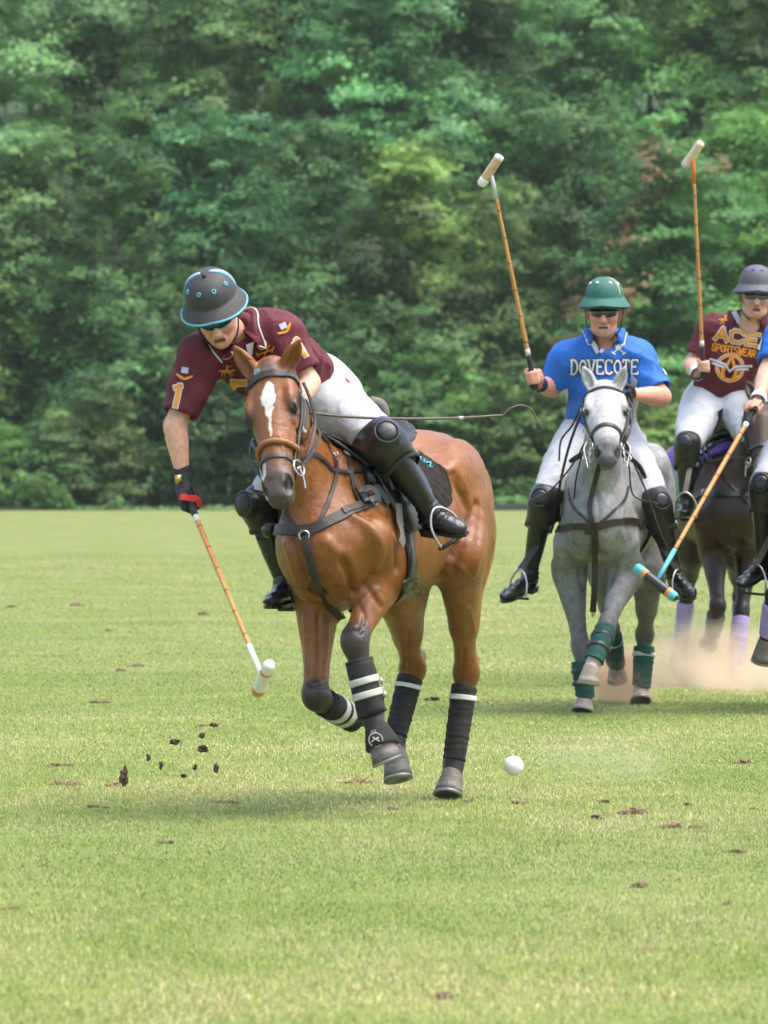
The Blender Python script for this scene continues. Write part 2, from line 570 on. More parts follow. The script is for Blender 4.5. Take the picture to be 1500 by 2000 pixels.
# ---------------------------------------------------------------- wood behind the field
def leaf_mat():
    m = bpy.data.materials.new('tree_leaves'); m.use_nodes = True
    nt = m.node_tree; nt.nodes.clear()
    out = nt.nodes.new('ShaderNodeOutputMaterial'); mx = nt.nodes.new('ShaderNodeMixShader'); mx.inputs[0].default_value = .38
    d = nt.nodes.new('ShaderNodeBsdfPrincipled'); d.inputs['Roughness'].default_value = .55; d.inputs['Specular IOR Level'].default_value = .3
    t = nt.nodes.new('ShaderNodeBsdfTranslucent')
    at_ = nt.nodes.new('ShaderNodeAttribute'); at_.attribute_name = 'Col'
    oi = nt.nodes.new('ShaderNodeObjectInfo')
    hs = nt.nodes.new('ShaderNodeHueSaturation')
    mr = nt.nodes.new('ShaderNodeMapRange'); mr.inputs['To Min'].default_value = .475; mr.inputs['To Max'].default_value = .525
    mv = nt.nodes.new('ShaderNodeMapRange'); mv.inputs['To Min'].default_value = .8; mv.inputs['To Max'].default_value = 1.25
    ml = nt.nodes.new('ShaderNodeMath'); ml.operation = 'MULTIPLY'; ml.inputs[1].default_value = 7.31
    fr = nt.nodes.new('ShaderNodeMath'); fr.operation = 'FRACT'
    L = nt.links.new
    L(oi.outputs['Random'], mr.inputs['Value']); L(oi.outputs['Random'], ml.inputs[0]); L(ml.outputs[0], fr.inputs[0]); L(fr.outputs[0], mv.inputs['Value'])
    L(mr.outputs[0], hs.inputs['Hue']); L(mv.outputs[0], hs.inputs['Value']); L(at_.outputs['Color'], hs.inputs['Color'])
    tn = nt.nodes.new('ShaderNodeMix'); tn.data_type = 'RGBA'; tn.blend_type = 'MULTIPLY'; tn.inputs['Factor'].default_value = 1.0
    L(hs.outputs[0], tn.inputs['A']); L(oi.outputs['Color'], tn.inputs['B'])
    L(tn.outputs['Result'], d.inputs['Base Color']); L(tn.outputs['Result'], t.inputs['Color'])
    L(d.outputs[0], mx.inputs[1]); L(t.outputs[0], mx.inputs[2]); L(mx.outputs[0], out.inputs['Surface'])
    return m
M_LEAF = leaf_mat()
M_BARK = mat('bark', (.030, .024, .020), .9, (.05, .04, .032), 6, bump=.6, bscale=14, stretch=(1, 1, .2))
def crown_mesh(name, seed, h, w, base, nclump, nleaf, leaf, droop=.0, dead=0.0, shape=.8):
    """leaf-sized faces gathered in clumps through the crown's volume; base = height where the crown starts"""
    rng = np.random.default_rng(seed)
    LB = []; guard = 0                                     # big lobes of the crown
    nl_ = max(5, nclump // 13)
    while len(LB) < nl_ and guard < 4000:
        guard += 1
        z = rng.uniform(0, 1); a = rng.uniform(0, 2 * math.pi)
        wz = w * (math.sin(math.pi * min(1, (z * .80 + .20))) ** shape * .65 + .35 * (1 - z))
        r = wz * math.sqrt(rng.uniform(.0, 1)) * .85
        R_ = rng.uniform(.36, .70) * w * (1.1 - .35 * z)
        p = V(math.cos(a) * r, math.sin(a) * r, base + R_ * .5 + z * (h - base - R_))
        if any(np.linalg.norm((p - q[0]) * V(1, 1, 1.25)) < .44 * (R_ + q[1]) for q in LB) and rng.random() < .95: continue
        LB.append((p, R_))
    C = []; CN = []; cr = []; CK = []
    for p, R_ in LB:
        kk = rng.uniform(.42, 1.6)
        for i in range(int(nclump / nl_ * (R_ / (.45 * w)) ** 1.7) + 3):
            d = rng.normal(0, 1, 3); d = unit(d)
            if d[2] < -.25: d[2] = -d[2]
            C.append(p + d * R_ * rng.uniform(.5, 1.08) * V(1, 1, .92)); CN.append(d); cr.append(rng.uniform(.20, .36) * R_); CK.append(kk * rng.uniform(.8, 1.25))
    C = np.array(C); n = len(C)
    P = []; N = []; K = []
    for i in range(n):
        k = int(nleaf * (cr[i] / .42) ** 1.7 * rng.uniform(.7, 1.3)) + 4
        d = rng.normal(0, 1, (k, 3)); d /= np.linalg.norm(d, axis=1)[:, None]
        d[:, 2] = np.where(d[:, 2] < -.3, -d[:, 2] * .5, d[:, 2])
        rad = cr[i] * np.abs(rng.normal(.75, .34, k))
        p = d * rad[:, None] * V(1.2, 1.2, .72 + droop)
        p[:, 2] -= droop * .6 * (p[:, 0] ** 2 + p[:, 1] ** 2) / cr[i]
        P.append(C[i] + p)
        nn = d * .35 + CN[i] * .85 + V(0, 0, .70) + rng.normal(0, .24, (k, 3)); N.append(nn / np.linalg.norm(nn, axis=1)[:, None])
        K.append(np.full(k, CK[i]))
    P = np.vstack(P); N = np.vstack(N); K = np.concatenate(K); n = len(P)
    t = rng.normal(0, 1, (n, 3)); t -= N * (t * N).sum(1)[:, None]; t /= np.linalg.norm(t, axis=1)[:, None]
    b = np.cross(N, t); sz = leaf * rng.uniform(.6, 1.35, n)[:, None]
    v = np.stack([P - t * sz, P - b * sz * .42 + t * sz * .1, P + t * sz, P + b * sz * .42 + t * sz * .1], 1).reshape(-1, 3)
    f = np.arange(4 * n).reshape(n, 4)
    col = np.where(rng.random((n, 1)) < .5, V(.080, .185, .058), V(.150, .270, .074)) * (K * rng.uniform(.8, 1.25, n))[:, None]
    if dead:
        q = vnoise(P * .9, seed + 5) > dead
        col[q] = V(.30, .17, .10) * rng.uniform(.7, 1.2, (q.sum(), 1))
    return mesh_data(name, v, f, M_LEAF, False, np.repeat(col, 4, 0)), C
def trunk_mesh(name, seed, h, r, C):
    rng = np.random.default_rng(seed + 100)
    mb = MB()
    top = V(rng.uniform(-.5, .5), rng.uniform(-.5, .5), h * .7)
    ax = cat([V(0, 0, -.3), V(rng.uniform(-.15, .15), 0, h * .25), V(rng.uniform(-.3, .3), rng.uniform(-.3, .3), h * .5), top], 5)
    mb.tube(ax, np.linspace(r, r * .25, len(ax)) * np.where(np.arange(len(ax)) == 0, 1.4, 1), 9)
    for i in rng.choice(len(C), min(9, len(C)), replace=False):
        c = C[i]; t = np.clip((c[2] / h) * .75 + rng.uniform(-.15, 0), .12, .95)
        a = ax[int(t * (len(ax) - 1))]
        m = lerp(a, c, .5) + V(0, 0, .25)
        mb.tube(cat([a, m, c], 4), np.linspace(r * .28, .015, 9), 5)
    me = mesh_data(name, np.array(mb.v), mb.f, M_BARK)
    return me
KINDS_T = {}
for nm, sd_, h, w, base, nc, nl, lf, dr, dead, shp in (
    ('tall', 1, 17.5, 3.4, 2.5, 560, 88, .098, .15, 0, .5), ('tall_b', 2, 18.5, 3.1, 3.0, 540, 92, .102, .30, 0, .45), ('round', 3, 11, 3.2, .4, 400, 95, .092, .12, 0, .6),
    ('vine', 4, 10, 2.4, .0, 330, 100, .086, .40, 0, .45), ('bush', 5, 3.6, 2.0, -.3, 170, 100, .078, .05, 0, .5), ('rust', 6, 11, 3.0, .4, 380, 95, .092, .12, .55, .6)):
    cm, C = crown_mesh('crown_' + nm, sd_, h, w, base, nc, nl, lf, dr, dead, shp)
    KINDS_T[nm] = (cm, trunk_mesh('trunk_' + nm, sd_, h, .10 + h * .009, C))
def tree(name, kind, px, Y, s, rot, label, cat_='tree', group='trees along the far edge of the field', z=0.0, sz=1.0, tint=(1, 1, 1)):
    p = at(px, 889, Y)
    r = root(name, (p[0], Y, z), label, cat_, group)
    for nm, me in zip(('crown', 'trunk'), KINDS_T[kind]):
        o = bpy.data.objects.new(nm, me); COL.objects.link(o); o.parent = r
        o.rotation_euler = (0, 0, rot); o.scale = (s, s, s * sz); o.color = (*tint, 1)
    return r
TREES = [
 # tall wood at the back
 ('tall', -60, 178, 1.05, 0.2, 'tall tree filling the top left corner behind the field'), ('tall_b', 160, 182, 1.05, 1.3, 'tall feathery tree above the low bushes at far left'),
 ('tall', 360, 176, 1.0, 2.4, 'tall tree rising straight above the black helmet'), ('tall_b', 560, 180, 1.1, 3.3, 'tall dark tree above the leaning rider back'),
 ('tall', 760, 174, 1.02, 4.1, 'tall tree in the middle of the wood above the whip'), ('tall_b', 950, 181, 1.08, 5.2, 'tall tree behind the raised mallet with pale head'),
 ('tall', 1150, 177, 1.0, 0.9, 'tall tree between the two raised mallets'), ('tall_b', 1340, 180, 1.06, 1.9, 'tall tree right behind the orange tipped mallet'),
 ('tall', 1530, 176, 1.05, 2.9, 'tall tree filling the top right corner behind the field'), ('tall', 1680, 180, 1.0, 4.4, 'tall tree beyond the right edge of the wood'), ('tall_b', -210, 180, 1.0, 5.6, 'tall tree beyond the left edge of the wood'),
 ('tall_b', 60, 190, 1.12, 2.0, 'tall pale tree at the top left of the wood, second row'), ('tall', 270, 192, 1.15, 3.0, 'tall pale tree between the top left corner and the black helmet'), ('tall_b', 470, 190, 1.15, 4.0, 'tall pale tree in the back row above the leaning rider'), ('tall', 670, 191, 1.15, .5, 'tall pale tree in the back row above the bay horse'), ('tall_b', 860, 190, 1.15, 1.5, 'tall pale tree in the back row left of the raised mallet'), ('tall', 1060, 192, 1.15, 2.5, 'tall pale tree in the back row right of the raised mallet'), ('tall_b', 1250, 190, 1.12, 3.5, 'tall pale tree in the back row above the green helmet'), ('tall', 1440, 191, 1.15, 5.0, 'tall pale tree in the back row at upper right'),
 # middle row
 ('round', 40, 166, 1.05, 0.4, 'round crowned tree at far left above the low bushes'), ('vine', 240, 163, 1.1, 1.7, 'vine draped tree left of the black helmet'), ('round', 430, 167, 1.1, 2.6, 'round crowned tree right behind the black helmet'),
 ('vine', 640, 164, 1.15, 0.3, 'vine draped tree behind the maroon rider back'), ('round', 800, 166, 1.0, 3.9, 'round crowned tree above the bay horse rump'), ('vine', 960, 163, .95, 4.6, 'vine draped tree left of the green helmet'),
 ('round', 1110, 167, 1.12, 5.5, 'round crowned tree right behind the green helmet'), ('rust', 1290, 162, 1.02, .8, 'tree with rusty brown dead leaves between the two right riders'), ('round', 1480, 166, 1.1, 1.4, 'round crowned tree behind the grey helmet'), ('round', 1640, 165, 1.0, 2.2, 'round crowned tree beyond the right riders'), ('vine', -110, 164, 1.05, 3.1, 'vine draped tree beyond the left bushes'),
]
# leaf tints: species hues with the wood's haze, shade and bright zones painted in
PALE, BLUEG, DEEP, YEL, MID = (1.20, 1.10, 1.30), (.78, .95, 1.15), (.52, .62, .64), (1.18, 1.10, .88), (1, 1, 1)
ZONE_TINTS = [PALE, BLUEG, MID, DEEP, BLUEG, DEEP, MID, YEL, MID, MID, MID, PALE, MID, BLUEG, MID, DEEP, PALE, MID, YEL, PALE, DEEP, BLUEG, DEEP, YEL, MID, DEEP, MID, YEL, YEL, MID]
for (kd, px, Y, s_, ro, lb), tn_ in zip(TREES, ZONE_TINTS + [MID] * 20):
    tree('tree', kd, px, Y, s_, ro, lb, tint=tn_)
for px, Y, s_, ro, sz, lb in [
  (-30, 153, .95, .1, .75, 'bright low bush at the left edge of the field'), (90, 152.6, .85, 1.1, .72, 'low bush second from the left edge of the field'), (185, 153.5, .9, 2.2, 1.0, 'taller bush left of the hanging mallet hand'), (300, 157, 1.25, 3.6, 1.2, 'dark shaded bush right behind the gloved hand'),
  (420, 157, 1.2, 2.9, 1.15, 'dark shaded bush just left of the bay horse head'), (560, 157, 1.2, 4.9, 1.3, 'shaded bush hidden behind the bay horse neck'), (860, 156, 1.2, .7, 1.2, 'bush above the bay horse rump at the field edge'), (985, 154, 1.05, 1.8, 1.0, 'bright bush between the bay horse and the grey horse'),
  (1120, 155, 1.1, 2.8, 1.1, 'bush behind the grey horse at the field edge'), (1290, 154, 1.0, 4.2, .85, 'bright yellowish bush beside the grey horse flank'), (1420, 155, 1.1, 5.3, 1.0, 'bush behind the dark horse at the field edge'), (1560, 154, 1.0, .2, 1.0, 'bush at the right end of the field edge'), (720, 156, 1.2, 5.9, 1.2, 'bush behind the bay horse saddle at the field edge')]:
    tree('bush', 'bush', px, Y, s_, ro, lb, 'bush', 'bushes along the far edge of the field', sz=sz, tint=YEL if 'bright' in lb else DEEP if 'shaded' in lb else MID)  # shaded bushes: shade painted in as a darker leaf tint
# weeds and saplings along the foot of the wood: nobody could count them
def undergrowth():
    rng = np.random.default_rng(77)
    P = []; K = []
    for x0, x1, hh, cnt in ((at(-420, 0, 150)[0], at(235, 0, 150)[0], 1.15, 5600), (at(235, 0, 150)[0], at(840, 0, 150)[0], .16, 900), (at(840, 0, 150)[0], at(2000, 0, 150)[0], .7, 4200)):
        x = rng.uniform(x0, x1, cnt); y = 150.6 + np.abs(rng.normal(0, .7, cnt))
        top = hh * (.42 + .75 * vnoise(np.stack([x * .9, y * .5, 0 * x], 1), 3)) * (1 + .5 * vnoise(np.stack([x * 3, 0 * x, 0 * x], 1), 4))
        z = np.maximum(top, .06) * np.sqrt(rng.uniform(0, 1, cnt))
        P.append(np.stack([x, y, z], 1)); K.append(.8 + .4 * rng.random(cnt))
    P = np.vstack(P); K = np.concatenate(K); n = len(P)
    N = rng.normal(0, .5, (n, 3)) + V(0, -.35, .9); N /= np.linalg.norm(N, axis=1)[:, None]
    t = rng.normal(0, 1, (n, 3)); t -= N * (t * N).sum(1)[:, None]; t /= np.linalg.norm(t, axis=1)[:, None]
    b = np.cross(N, t); sz = .075 * rng.uniform(.6, 1.5, n)[:, None]
    v = np.stack([P - t * sz, P - b * sz * .4, P + t * sz, P + b * sz * .4], 1).reshape(-1, 3)
    c = np.where(rng.random((n, 1)) < .5, V(.10, .20, .055), V(.15, .26, .075)) * K[:, None]
    o = obj('undergrowth', v, np.arange(4 * n).reshape(n, 4), M_LEAF, None, False, cols=np.repeat(c, 4, 0))
    tag(o, 'bright green weeds along the foot of the wood', 'weeds', None, 'stuff')
undergrowth()
# the wood goes on past both edges of the picture
for i in range(7):
    for sd, nm in ((-1, 'left'), (1, 'right')):
        e = -330 if sd < 0 else 1830
        tree('tree', 'tall' if i % 2 else 'tall_b', e + sd * i * 150, 178 + 6 * (i % 3), 1.05, i * 1.3, 'tree of the wood beyond the %s frame edge' % nm, group='trees beyond the %s frame edge' % nm)
        tree('tree', 'round' if i % 2 else 'vine', e + sd * (i * 150 + 40), 163 + 3 * (i % 2), 1.05, i * 2.1, 'tree of the wood beyond the %s frame edge' % nm, group='trees beyond the %s frame edge' % nm)
        if i < 6: tree('bush', 'bush', e + 120 * -sd + sd * i * 140, 154 + i % 2, 1.05, i * 1.7, 'bush at the foot of the wood beyond the %s frame edge' % nm, 'bush', 'bushes beyond the %s frame edge' % nm)
# wooded slope closing the view behind the trees
rng = np.random.default_rng(9)
gx = np.linspace(-70, 70, 60); gy = np.linspace(196, 260, 24)
vv = []; ff = []
for i, y in enumerate(gy):
    for x in gx:
        vv.append((x, y, -.5 + (y - 196) * .62 + 2.2 * vnoise(np.array([[x * .12, y * .12, 0]]), 3)[0]))
for i in range(len(gy) - 1):
    for k in range(len(gx) - 1):
        a = i * len(gx) + k; ff.append((a, a + 1, a + len(gx) + 1, a + len(gx)))
tag(obj('hill', vv, ff, mat('leafy_slope', (.020, .045, .018), .95, (.045, .085, .032), .9, bump=1, bscale=2)), 'dark green wooded slope', None, None, 'structure')
# leafy wood floor strip hides the trunks' feet
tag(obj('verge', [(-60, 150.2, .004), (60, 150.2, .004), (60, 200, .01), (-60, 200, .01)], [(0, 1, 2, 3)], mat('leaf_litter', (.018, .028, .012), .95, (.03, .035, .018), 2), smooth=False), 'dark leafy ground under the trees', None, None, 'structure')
# low side boards along the edge of the field
M_BOARD = mat('weathered_board', (.050, .055, .062), .8, (.075, .08, .088), 4, bump=.3, bscale=30, stretch=(.2, 1, 2))
for i in range(6):
    x0 = at(955, 0, 149.8)[0] + i * 2.44
    o = MB().box((x0 + 1.22, 149.8, .045), (1.2, .02, .04)).box((x0 + 1.22, 149.8, .135), (1.2, .02, .04)).box((x0 + .03, 149.83, .09), (.04, .03, .095)).build('side_board', M_BOARD, None, smooth=False)
    tag(o, ['low grey side board just right of the bay horse rump', 'low grey side board second along from the bay horse', 'low grey side board behind the grey horse legs', 'low grey side board behind the dark horse', 'low grey side board at the right frame edge', 'low grey side board beyond the right frame edge'][i], 'side board', 'low side boards along the far edge of the field')

# ---------------------------------------------------------------- summer haze over the far wood
hz = MB().box((0, 320, 36), (415, 392, 37.5)).build('haze', None, None, smooth=False)
hm = bpy.data.materials.new('humid_air'); hm.use_nodes = True
hm.node_tree.nodes.clear()
ho = hm.node_tree.nodes.new('ShaderNodeOutputMaterial'); hv = hm.node_tree.nodes.new('ShaderNodeVolumePrincipled')
hv.inputs['Color'].default_value = (.80, .95, .93, 1); hv.inputs['Density'].default_value = .00014; hv.inputs['Anisotropy'].default_value = .0
hm.node_tree.links.new(hv.outputs[0], ho.inputs['Volume'])
hz.data.materials.clear(); hz.data.materials.append(hm)
tag(hz, 'pale summer haze over the field and wood', 'haze', None, 'stuff')
# ---------------------------------------------------------------- horses
class Horse:
    def __init__(h, ox, oy, yaw):
        h.O = V(ox, oy, 0)
        y = math.radians(yaw)
        h.fw = V(-math.sin(y), -math.cos(y), 0)     # forward
        h.lf = V(math.cos(y), -math.sin(y), 0)      # the horse's left
        h.up = V(0, 0, 1)
        h.R = np.array([h.fw, h.lf, h.up])
    def L(h, f, l, z): return h.O + h.fw * f + h.lf * l + h.up * z
    def X(h, px, py, f):
        a, b = (px - 750) / FPX, (HOR - py) / FPX
        Y = (f + h.O @ h.fw) / (a * h.fw[0] + h.fw[1])
        return V(a * Y, Y, CAMH + b * Y)
    def loc(h, p):
        return (np.asarray(p) - h.O) @ h.R.T
    def set_head(h, poll, S, left):
        h.hp = np.asarray(poll, float)
        h.hS = unit(S); h.hL = unit(left - h.hS * (np.asarray(left) @ h.hS)); h.hN = np.cross(h.hS, h.hL)
        h.hR = np.array([h.hS, h.hL, h.hN])
    hw = 1.2
    def H(h, s, l, n): return h.hp + h.hS * s + h.hL * (l * h.hw) + h.hN * n
    def hloc(h, p): return ((np.asarray(p) - h.hp) @ h.hR.T) / V(1, h.hw, 1)

def horse_sdf(h, legs, ears, neck, res=0.009, hres=0.0045, head=True, trunk=1.0, fs=1.25, hs=1.12):
    pts = [h.L(-1.1, 0, 1.2), h.L(.6, 0, 1.2), h.L(-.8, .3, 1.58), h.L(-.8, -.3, 1.58), h.L(0, .3, .8), h.L(0, -.3, .8)]
    for k in legs: pts += [np.asarray(p) + d for p in legs[k] for d in (V(.09, .09, .09), V(-.09, -.09, -.09))]
    fine = []
    if head:
        hp = np.array([h.H(s, l, n) for s in (-.16, .63) for l in (-.13, .13) for n in (.03, -.27)])
        fine = [(hp.min(0), hp.max(0), hres)]
        pts += list(hp) + [e[1] for e in ears]
    for n_ in neck: pts += [n_[:3] + V(.2, .2, .2), n_[:3] - V(.2, .2, .2)]
    pts = np.array(pts)
    s = SDF(pts.min(0), pts.max(0), res, fine)
    T = trunk
    rows = [(-1.00, 1.22, .13, .12), (-.92, 1.23, .25, .19), (-.78, 1.245, .305, .255), (-.58, 1.225, .32, .275), (-.38, 1.185, .30, .275),
            (-.16, 1.155, .315, .282), (.05, 1.15, .325, .262), (.2, 1.15, .32, .238), (.33, 1.12, .28, .222), (.45, 1.09, .21, .195), (.52, 1.08, .12, .13)]
    s.loft([(*h.L(f, 0, z), w * T, hh) for f, z, hh, w in rows], h.lf, k=0.02, n=3)
    s.cap(h.L(.12, 0, 1.44), h.L(-.15, 0, 1.40), .05, .05, k=.14, side=h.lf, e0=.11, e1=.08)      # withers
    s.cap(h.L(-.5, 0, 1.5), h.L(-.85, 0, 1.45), .05, .06, k=.1)                                  # croup ridge
    for sd in (1, -1):                                                                              # haunches
        s.ell(h.L(-.62, .17 * sd, 1.33), (.24, .115, .2), h.R, k=.05)
        s.ell(h.L(-.84, .13 * sd, 1.17), (.16, .12, .27), h.R, k=.05)
        s.ell(h.L(-.47, .235 * sd, 1.38), (.10, .03, .06), h.R, k=.08)                            # point of hip
        s.ell(h.L(.20, .15 * sd, 1.20), (.11, .07, .22), rot3(h.fw * .9 - h.up * .35, h.up), k=.09)    # shoulder
        s.ell(h.L(.28, .15 * sd, 1.05), (.13, .07, .12), h.R, k=.07)
        s.ell(h.L(.42, .08 * sd, .99), (.09, .07, .12), h.R, k=.03)                                  # breast
    s.loft([(*p[:3], p[3], p[4]) for p in neck], h.lf, k=.07, n=4)
    s.cap(h.L(.56, 0, 1.10), h.L(.50, 0, .88), .022, .03, k=.05, mode='s')                      # groove between the breast muscles
    for sd in (1, -1):
        s.cap(h.L(-.40, .30 * sd, 1.22), h.L(-.36, .26 * sd, .98), .012, .02, k=.05, mode='s')   # flank fold
        s.cap(h.L(-.93, .225 * sd, 1.30), h.L(-.80, .25 * sd, 1.02), .008, .012, k=.045, mode='s')  # line of the hamstring
        s.cap(h.L(.42, .21 * sd, 1.16), h.L(.10, .265 * sd, .97), .010, .016, k=.05, mode='s')   # behind the shoulder
    for key in legs:
        P = [np.asarray(p, float) for p in legs[key]]
        if key[1] == 'F':
            sh, el, kn, fe, co, so = P
            s.cap(sh, el, .082, .09, k=.07)
            d = kn - el; fwd = unit(np.cross(h.lf, unit(d)))
            if fwd @ h.fw < 0: fwd = -fwd
            s.loft([(*lerp(el, kn, t) + fwd * o, a * fs, b * fs) for t, a, b, o in
                    ((-.12, .085, .115, 0), (.12, .075, .098, .004), (.35, .062, .076, .006), (.62, .046, .053, 0), (.85, .041, .044, 0), (1, .043, .046, 0))], h.lf, k=.035)
            s.cap(lerp(el, kn, .02) + fwd * .04, lerp(el, kn, .45) + fwd * .03, .045, .03, k=.03)
            s.cap(lerp(el, kn, .05) - fwd * .06, lerp(el, kn, .5) - fwd * .028, .035, .022, k=.025)
            s.ell(kn + fwd * .006 - unit(d) * .022, (.047 * fs, .046 * fs, .044 * fs), rot3(fwd, -unit(d)), k=.012)
            s.ell(kn + fwd * .004 + unit(fe - kn) * .020, (.045 * fs, .043 * fs, .040 * fs), rot3(fwd, -unit(d)), k=.012)
            c = fe - kn; cf = unit(np.cross(h.lf, unit(c)))
            if cf @ fwd < 0: cf = -cf
            s.cap(kn, fe, .037 * fs, .031, k=.025, side=h.lf, e0=.04 * fs, e1=.036)
            s.cap(lerp(kn, fe, .1) - cf * .022, lerp(kn, fe, .95) - cf * .022, .018, .018, k=.015)
            s.ell(fe, (.043, .04, .042), k=.02)
            s.cap(fe, co, .036, .043, k=.02)
        else:
            st, hk, fe, co, so = P
            sd = 1 if key[0] == 'L' else -1
            hip = h.L(-.70, .15 * sd, 1.22)
            s.loft([(*hip, .13, .25), (*lerp(hip, st, .5), .125, .22), (*lerp(hip, st, 1), .10, .15)], h.lf, k=.06, n=3)
            ham = h.L(-.92, .12 * sd, 1.12)
            d = hk - st; bk = unit(np.cross(h.lf, unit(d)))
            if bk @ h.fw > 0: bk = -bk
            s.loft([(*ham, .11, .1), (*lerp(lerp(ham, lerp(st, hk, .45) + bk * .05, .6), hk, .05), .085, .085), (*lerp(st, hk, .62) + bk * .02, .05, .05)], h.lf, k=.06, n=3)
            s.loft([(*lerp(st, hk, t) + bk * o, a * hs, b * hs) for t, a, b, o in
                    ((0, .095, .125, .02), (.25, .078, .105, .025), (.5, .06, .075, .015), (.75, .043, .05, .005), (1, .044, .05, 0))], h.lf, k=.05)
            c = fe - hk; cb = unit(np.cross(h.lf, unit(c)))
            if cb @ bk < 0: cb = -cb
            poh = hk + bk * .045 + cb * .03 - unit(c) * .025
            s.cap(lerp(st, hk, .72) + bk * .045, poh, .014, .024, k=.03)                              # tendon to point of hock
            s.cap(poh, lerp(hk, fe, .25) + cb * .02, .026, .02, k=.035)
            s.ell(hk, (.052 * hs, .05 * hs, .066 * hs), rot3(-bk, -unit(d)), k=.025)
            s.cap(hk, fe, .04, .034, k=.03, side=h.lf, e0=.046, e1=.038)
            s.cap(lerp(hk, fe, .12) + cb * .022, lerp(hk, fe, .95) + cb * .022, .02, .02, k=.015)
            s.ell(fe, (.045, .042, .045), k=.02)
            s.cap(fe, co, .038, .045, k=.02)
    if head:
        H = h.H; R = h.hR
        prof = [(-.03, -.07, .055, .05), (.05, -.07, .078, .065), (.14, -.078, .09, .077), (.21, -.08, .086, .08), (.31, -.072, .068, .071),
                (.41, -.064, .056, .062), (.49, -.062, .053, .057), (.55, -.066, .05, .05), (.595, -.075, .036, .036)]
        s.loft([(*H(a, 0, n), w * h.hw, d) for a, n, w, d in prof], h.hL, k=.02, n=3)
        s.cap(H(.16, 0, -.028), H(.5, 0, -.03), .042, .034, k=.025, side=h.hL, e0=.028, e1=.024)    # nasal bone
        s.cap(H(.22, 0, -.19), H(.5, 0, -.12), .03, .028, k=.06)
        for sd in (1, -1):
            s.ell(H(.17, .056 * sd, -.145), (.125, .032, .105), R, k=.03)                            # cheek
            s.ell(H(.165, .08 * sd, -.036), (.05, .02, .026), R, k=.022)                             # brow
            s.cap(H(.215, .076 * sd, -.075), H(.37, .058 * sd, -.078), .012, .008, k=.02)           # facial crest
            s.ell(H(.09, .07 * sd, -.06), (.05, .022, .03), R, k=.03)
            s.ell(H(.203, .093 * sd, -.052), (.024, .014, .018), R, k=.008, mode='s')               # eye socket
            s.cap(H(.178, .092 * sd, -.038), H(.208, .100 * sd, -.026), .009, .006, k=.008)
            s.cap(H(.226, .089 * sd, -.05), H(.212, .098 * sd, -.03), .006, .005, k=.008)
            s.ell(H(.535, .042 * sd, -.045), (.038, .02, .032), R, k=.02)                            # nostril wing
            s.ell(H(.542, .052 * sd, -.024), (.027, .013, .020), np.array([unit(h.hS + .25 * sd * h.hL), unit(h.hL - .25 * sd * h.hS), h.hN]), k=.01, mode='s')
            s.ell(H(.545, .046 * sd, -.04), (.022, .012, .018), R, k=.008, mode='s')
            s.late = getattr(s, 'late', []) + [H(.570, .046 * sd, -.042)]
        s.ell(H(.59, 0, -.062), (.026, .046, .036), R, k=.025)
        s.ell(H(.578, 0, -.112), (.032, .037, .024), R, k=.02)
        s.ell(H(.548, 0, -.128), (.03, .032, .026), R, k=.03)
        s.ell(H(.572, 0, -.092), (.05, .07, .0045), np.array([unit(h.hS - .1 * h.hN), h.hL, unit(h.hN + .1 * h.hS)]), k=.01, mode='s')
        for c_ in s.late: s.ell(c_, (.030, .0165, .023), R, k=.008, mode='s')
        for (b, tip, face) in ears:
            b = np.asarray(b); tip = np.asarray(tip); ax = tip - b; sdv = unit(np.cross(ax, face))
            nf = unit(np.cross(sdv, ax))
            if nf @ np.asarray(face) < 0: nf = -nf
            s.loft([(*(b - ax * .15), .03, .03), (*lerp(b, tip, .12), .034, .03), (*lerp(b, tip, .4), .039, .026), (*lerp(b, tip, .72), .027, .017), (*tip, .004, .004)], sdv, k=.02, n=4)
            s.ell(lerp(b, tip, .45) + nf * .021, (np.linalg.norm(ax) * .44, .0215, .021), np.array([unit(ax), sdv, nf]), k=.008, mode='s')
    return s

def hoof_mesh(co, so, fwd, r0=.046, r1=.062):
    """hoof from coronet co to sole so, toe towards fwd: wall + shoe, two materials"""
    ax = unit(so - co); f = unit(fwd - ax * (fwd @ ax)); l = np.cross(ax, f)
    mb = MB()
    n = 24
    a = np.linspace(0, 2 * math.pi, n, endpoint=False)
    def ring(t, r, push):
        c = lerp(co, so, t)
        out = []
        for q in a:
            x, y = math.cos(q), math.sin(q)
            heel = 1.0 if x > 0 else 0.78 + .22 * (1 - abs(x))
            sk = .02 * x * t                                   # slanting toe
            out.append(c + f * (r * x * heel * 1.06 + push * t) + l * r * y + ax * (-.018 * (1 - t) * x))
        return out
    rings = [ring(-.12, r0 * .86, .012), ring(0.0, r0 * 1.03, .012), ring(.1, r0 * 1.01, .014), ring(.4, lerp(r0, r1, .45), .016), ring(.42, lerp(r0, r1, .45) * .985, .016), ring(.7, lerp(r0, r1, .75), .018), ring(.93, r1, .02)]
    mb.ring_loft(rings, cap1=True)
    sh = [ring(.93, r1 * 1.02, .02), ring(1.03, r1 * 1.03, .02), ring(1.03, r1 * .66, .02), ring(.96, r1 * .6, .02)]
    mb.ring_loft(sh, cap0=False, cap1=True, mi=1)
    return mb

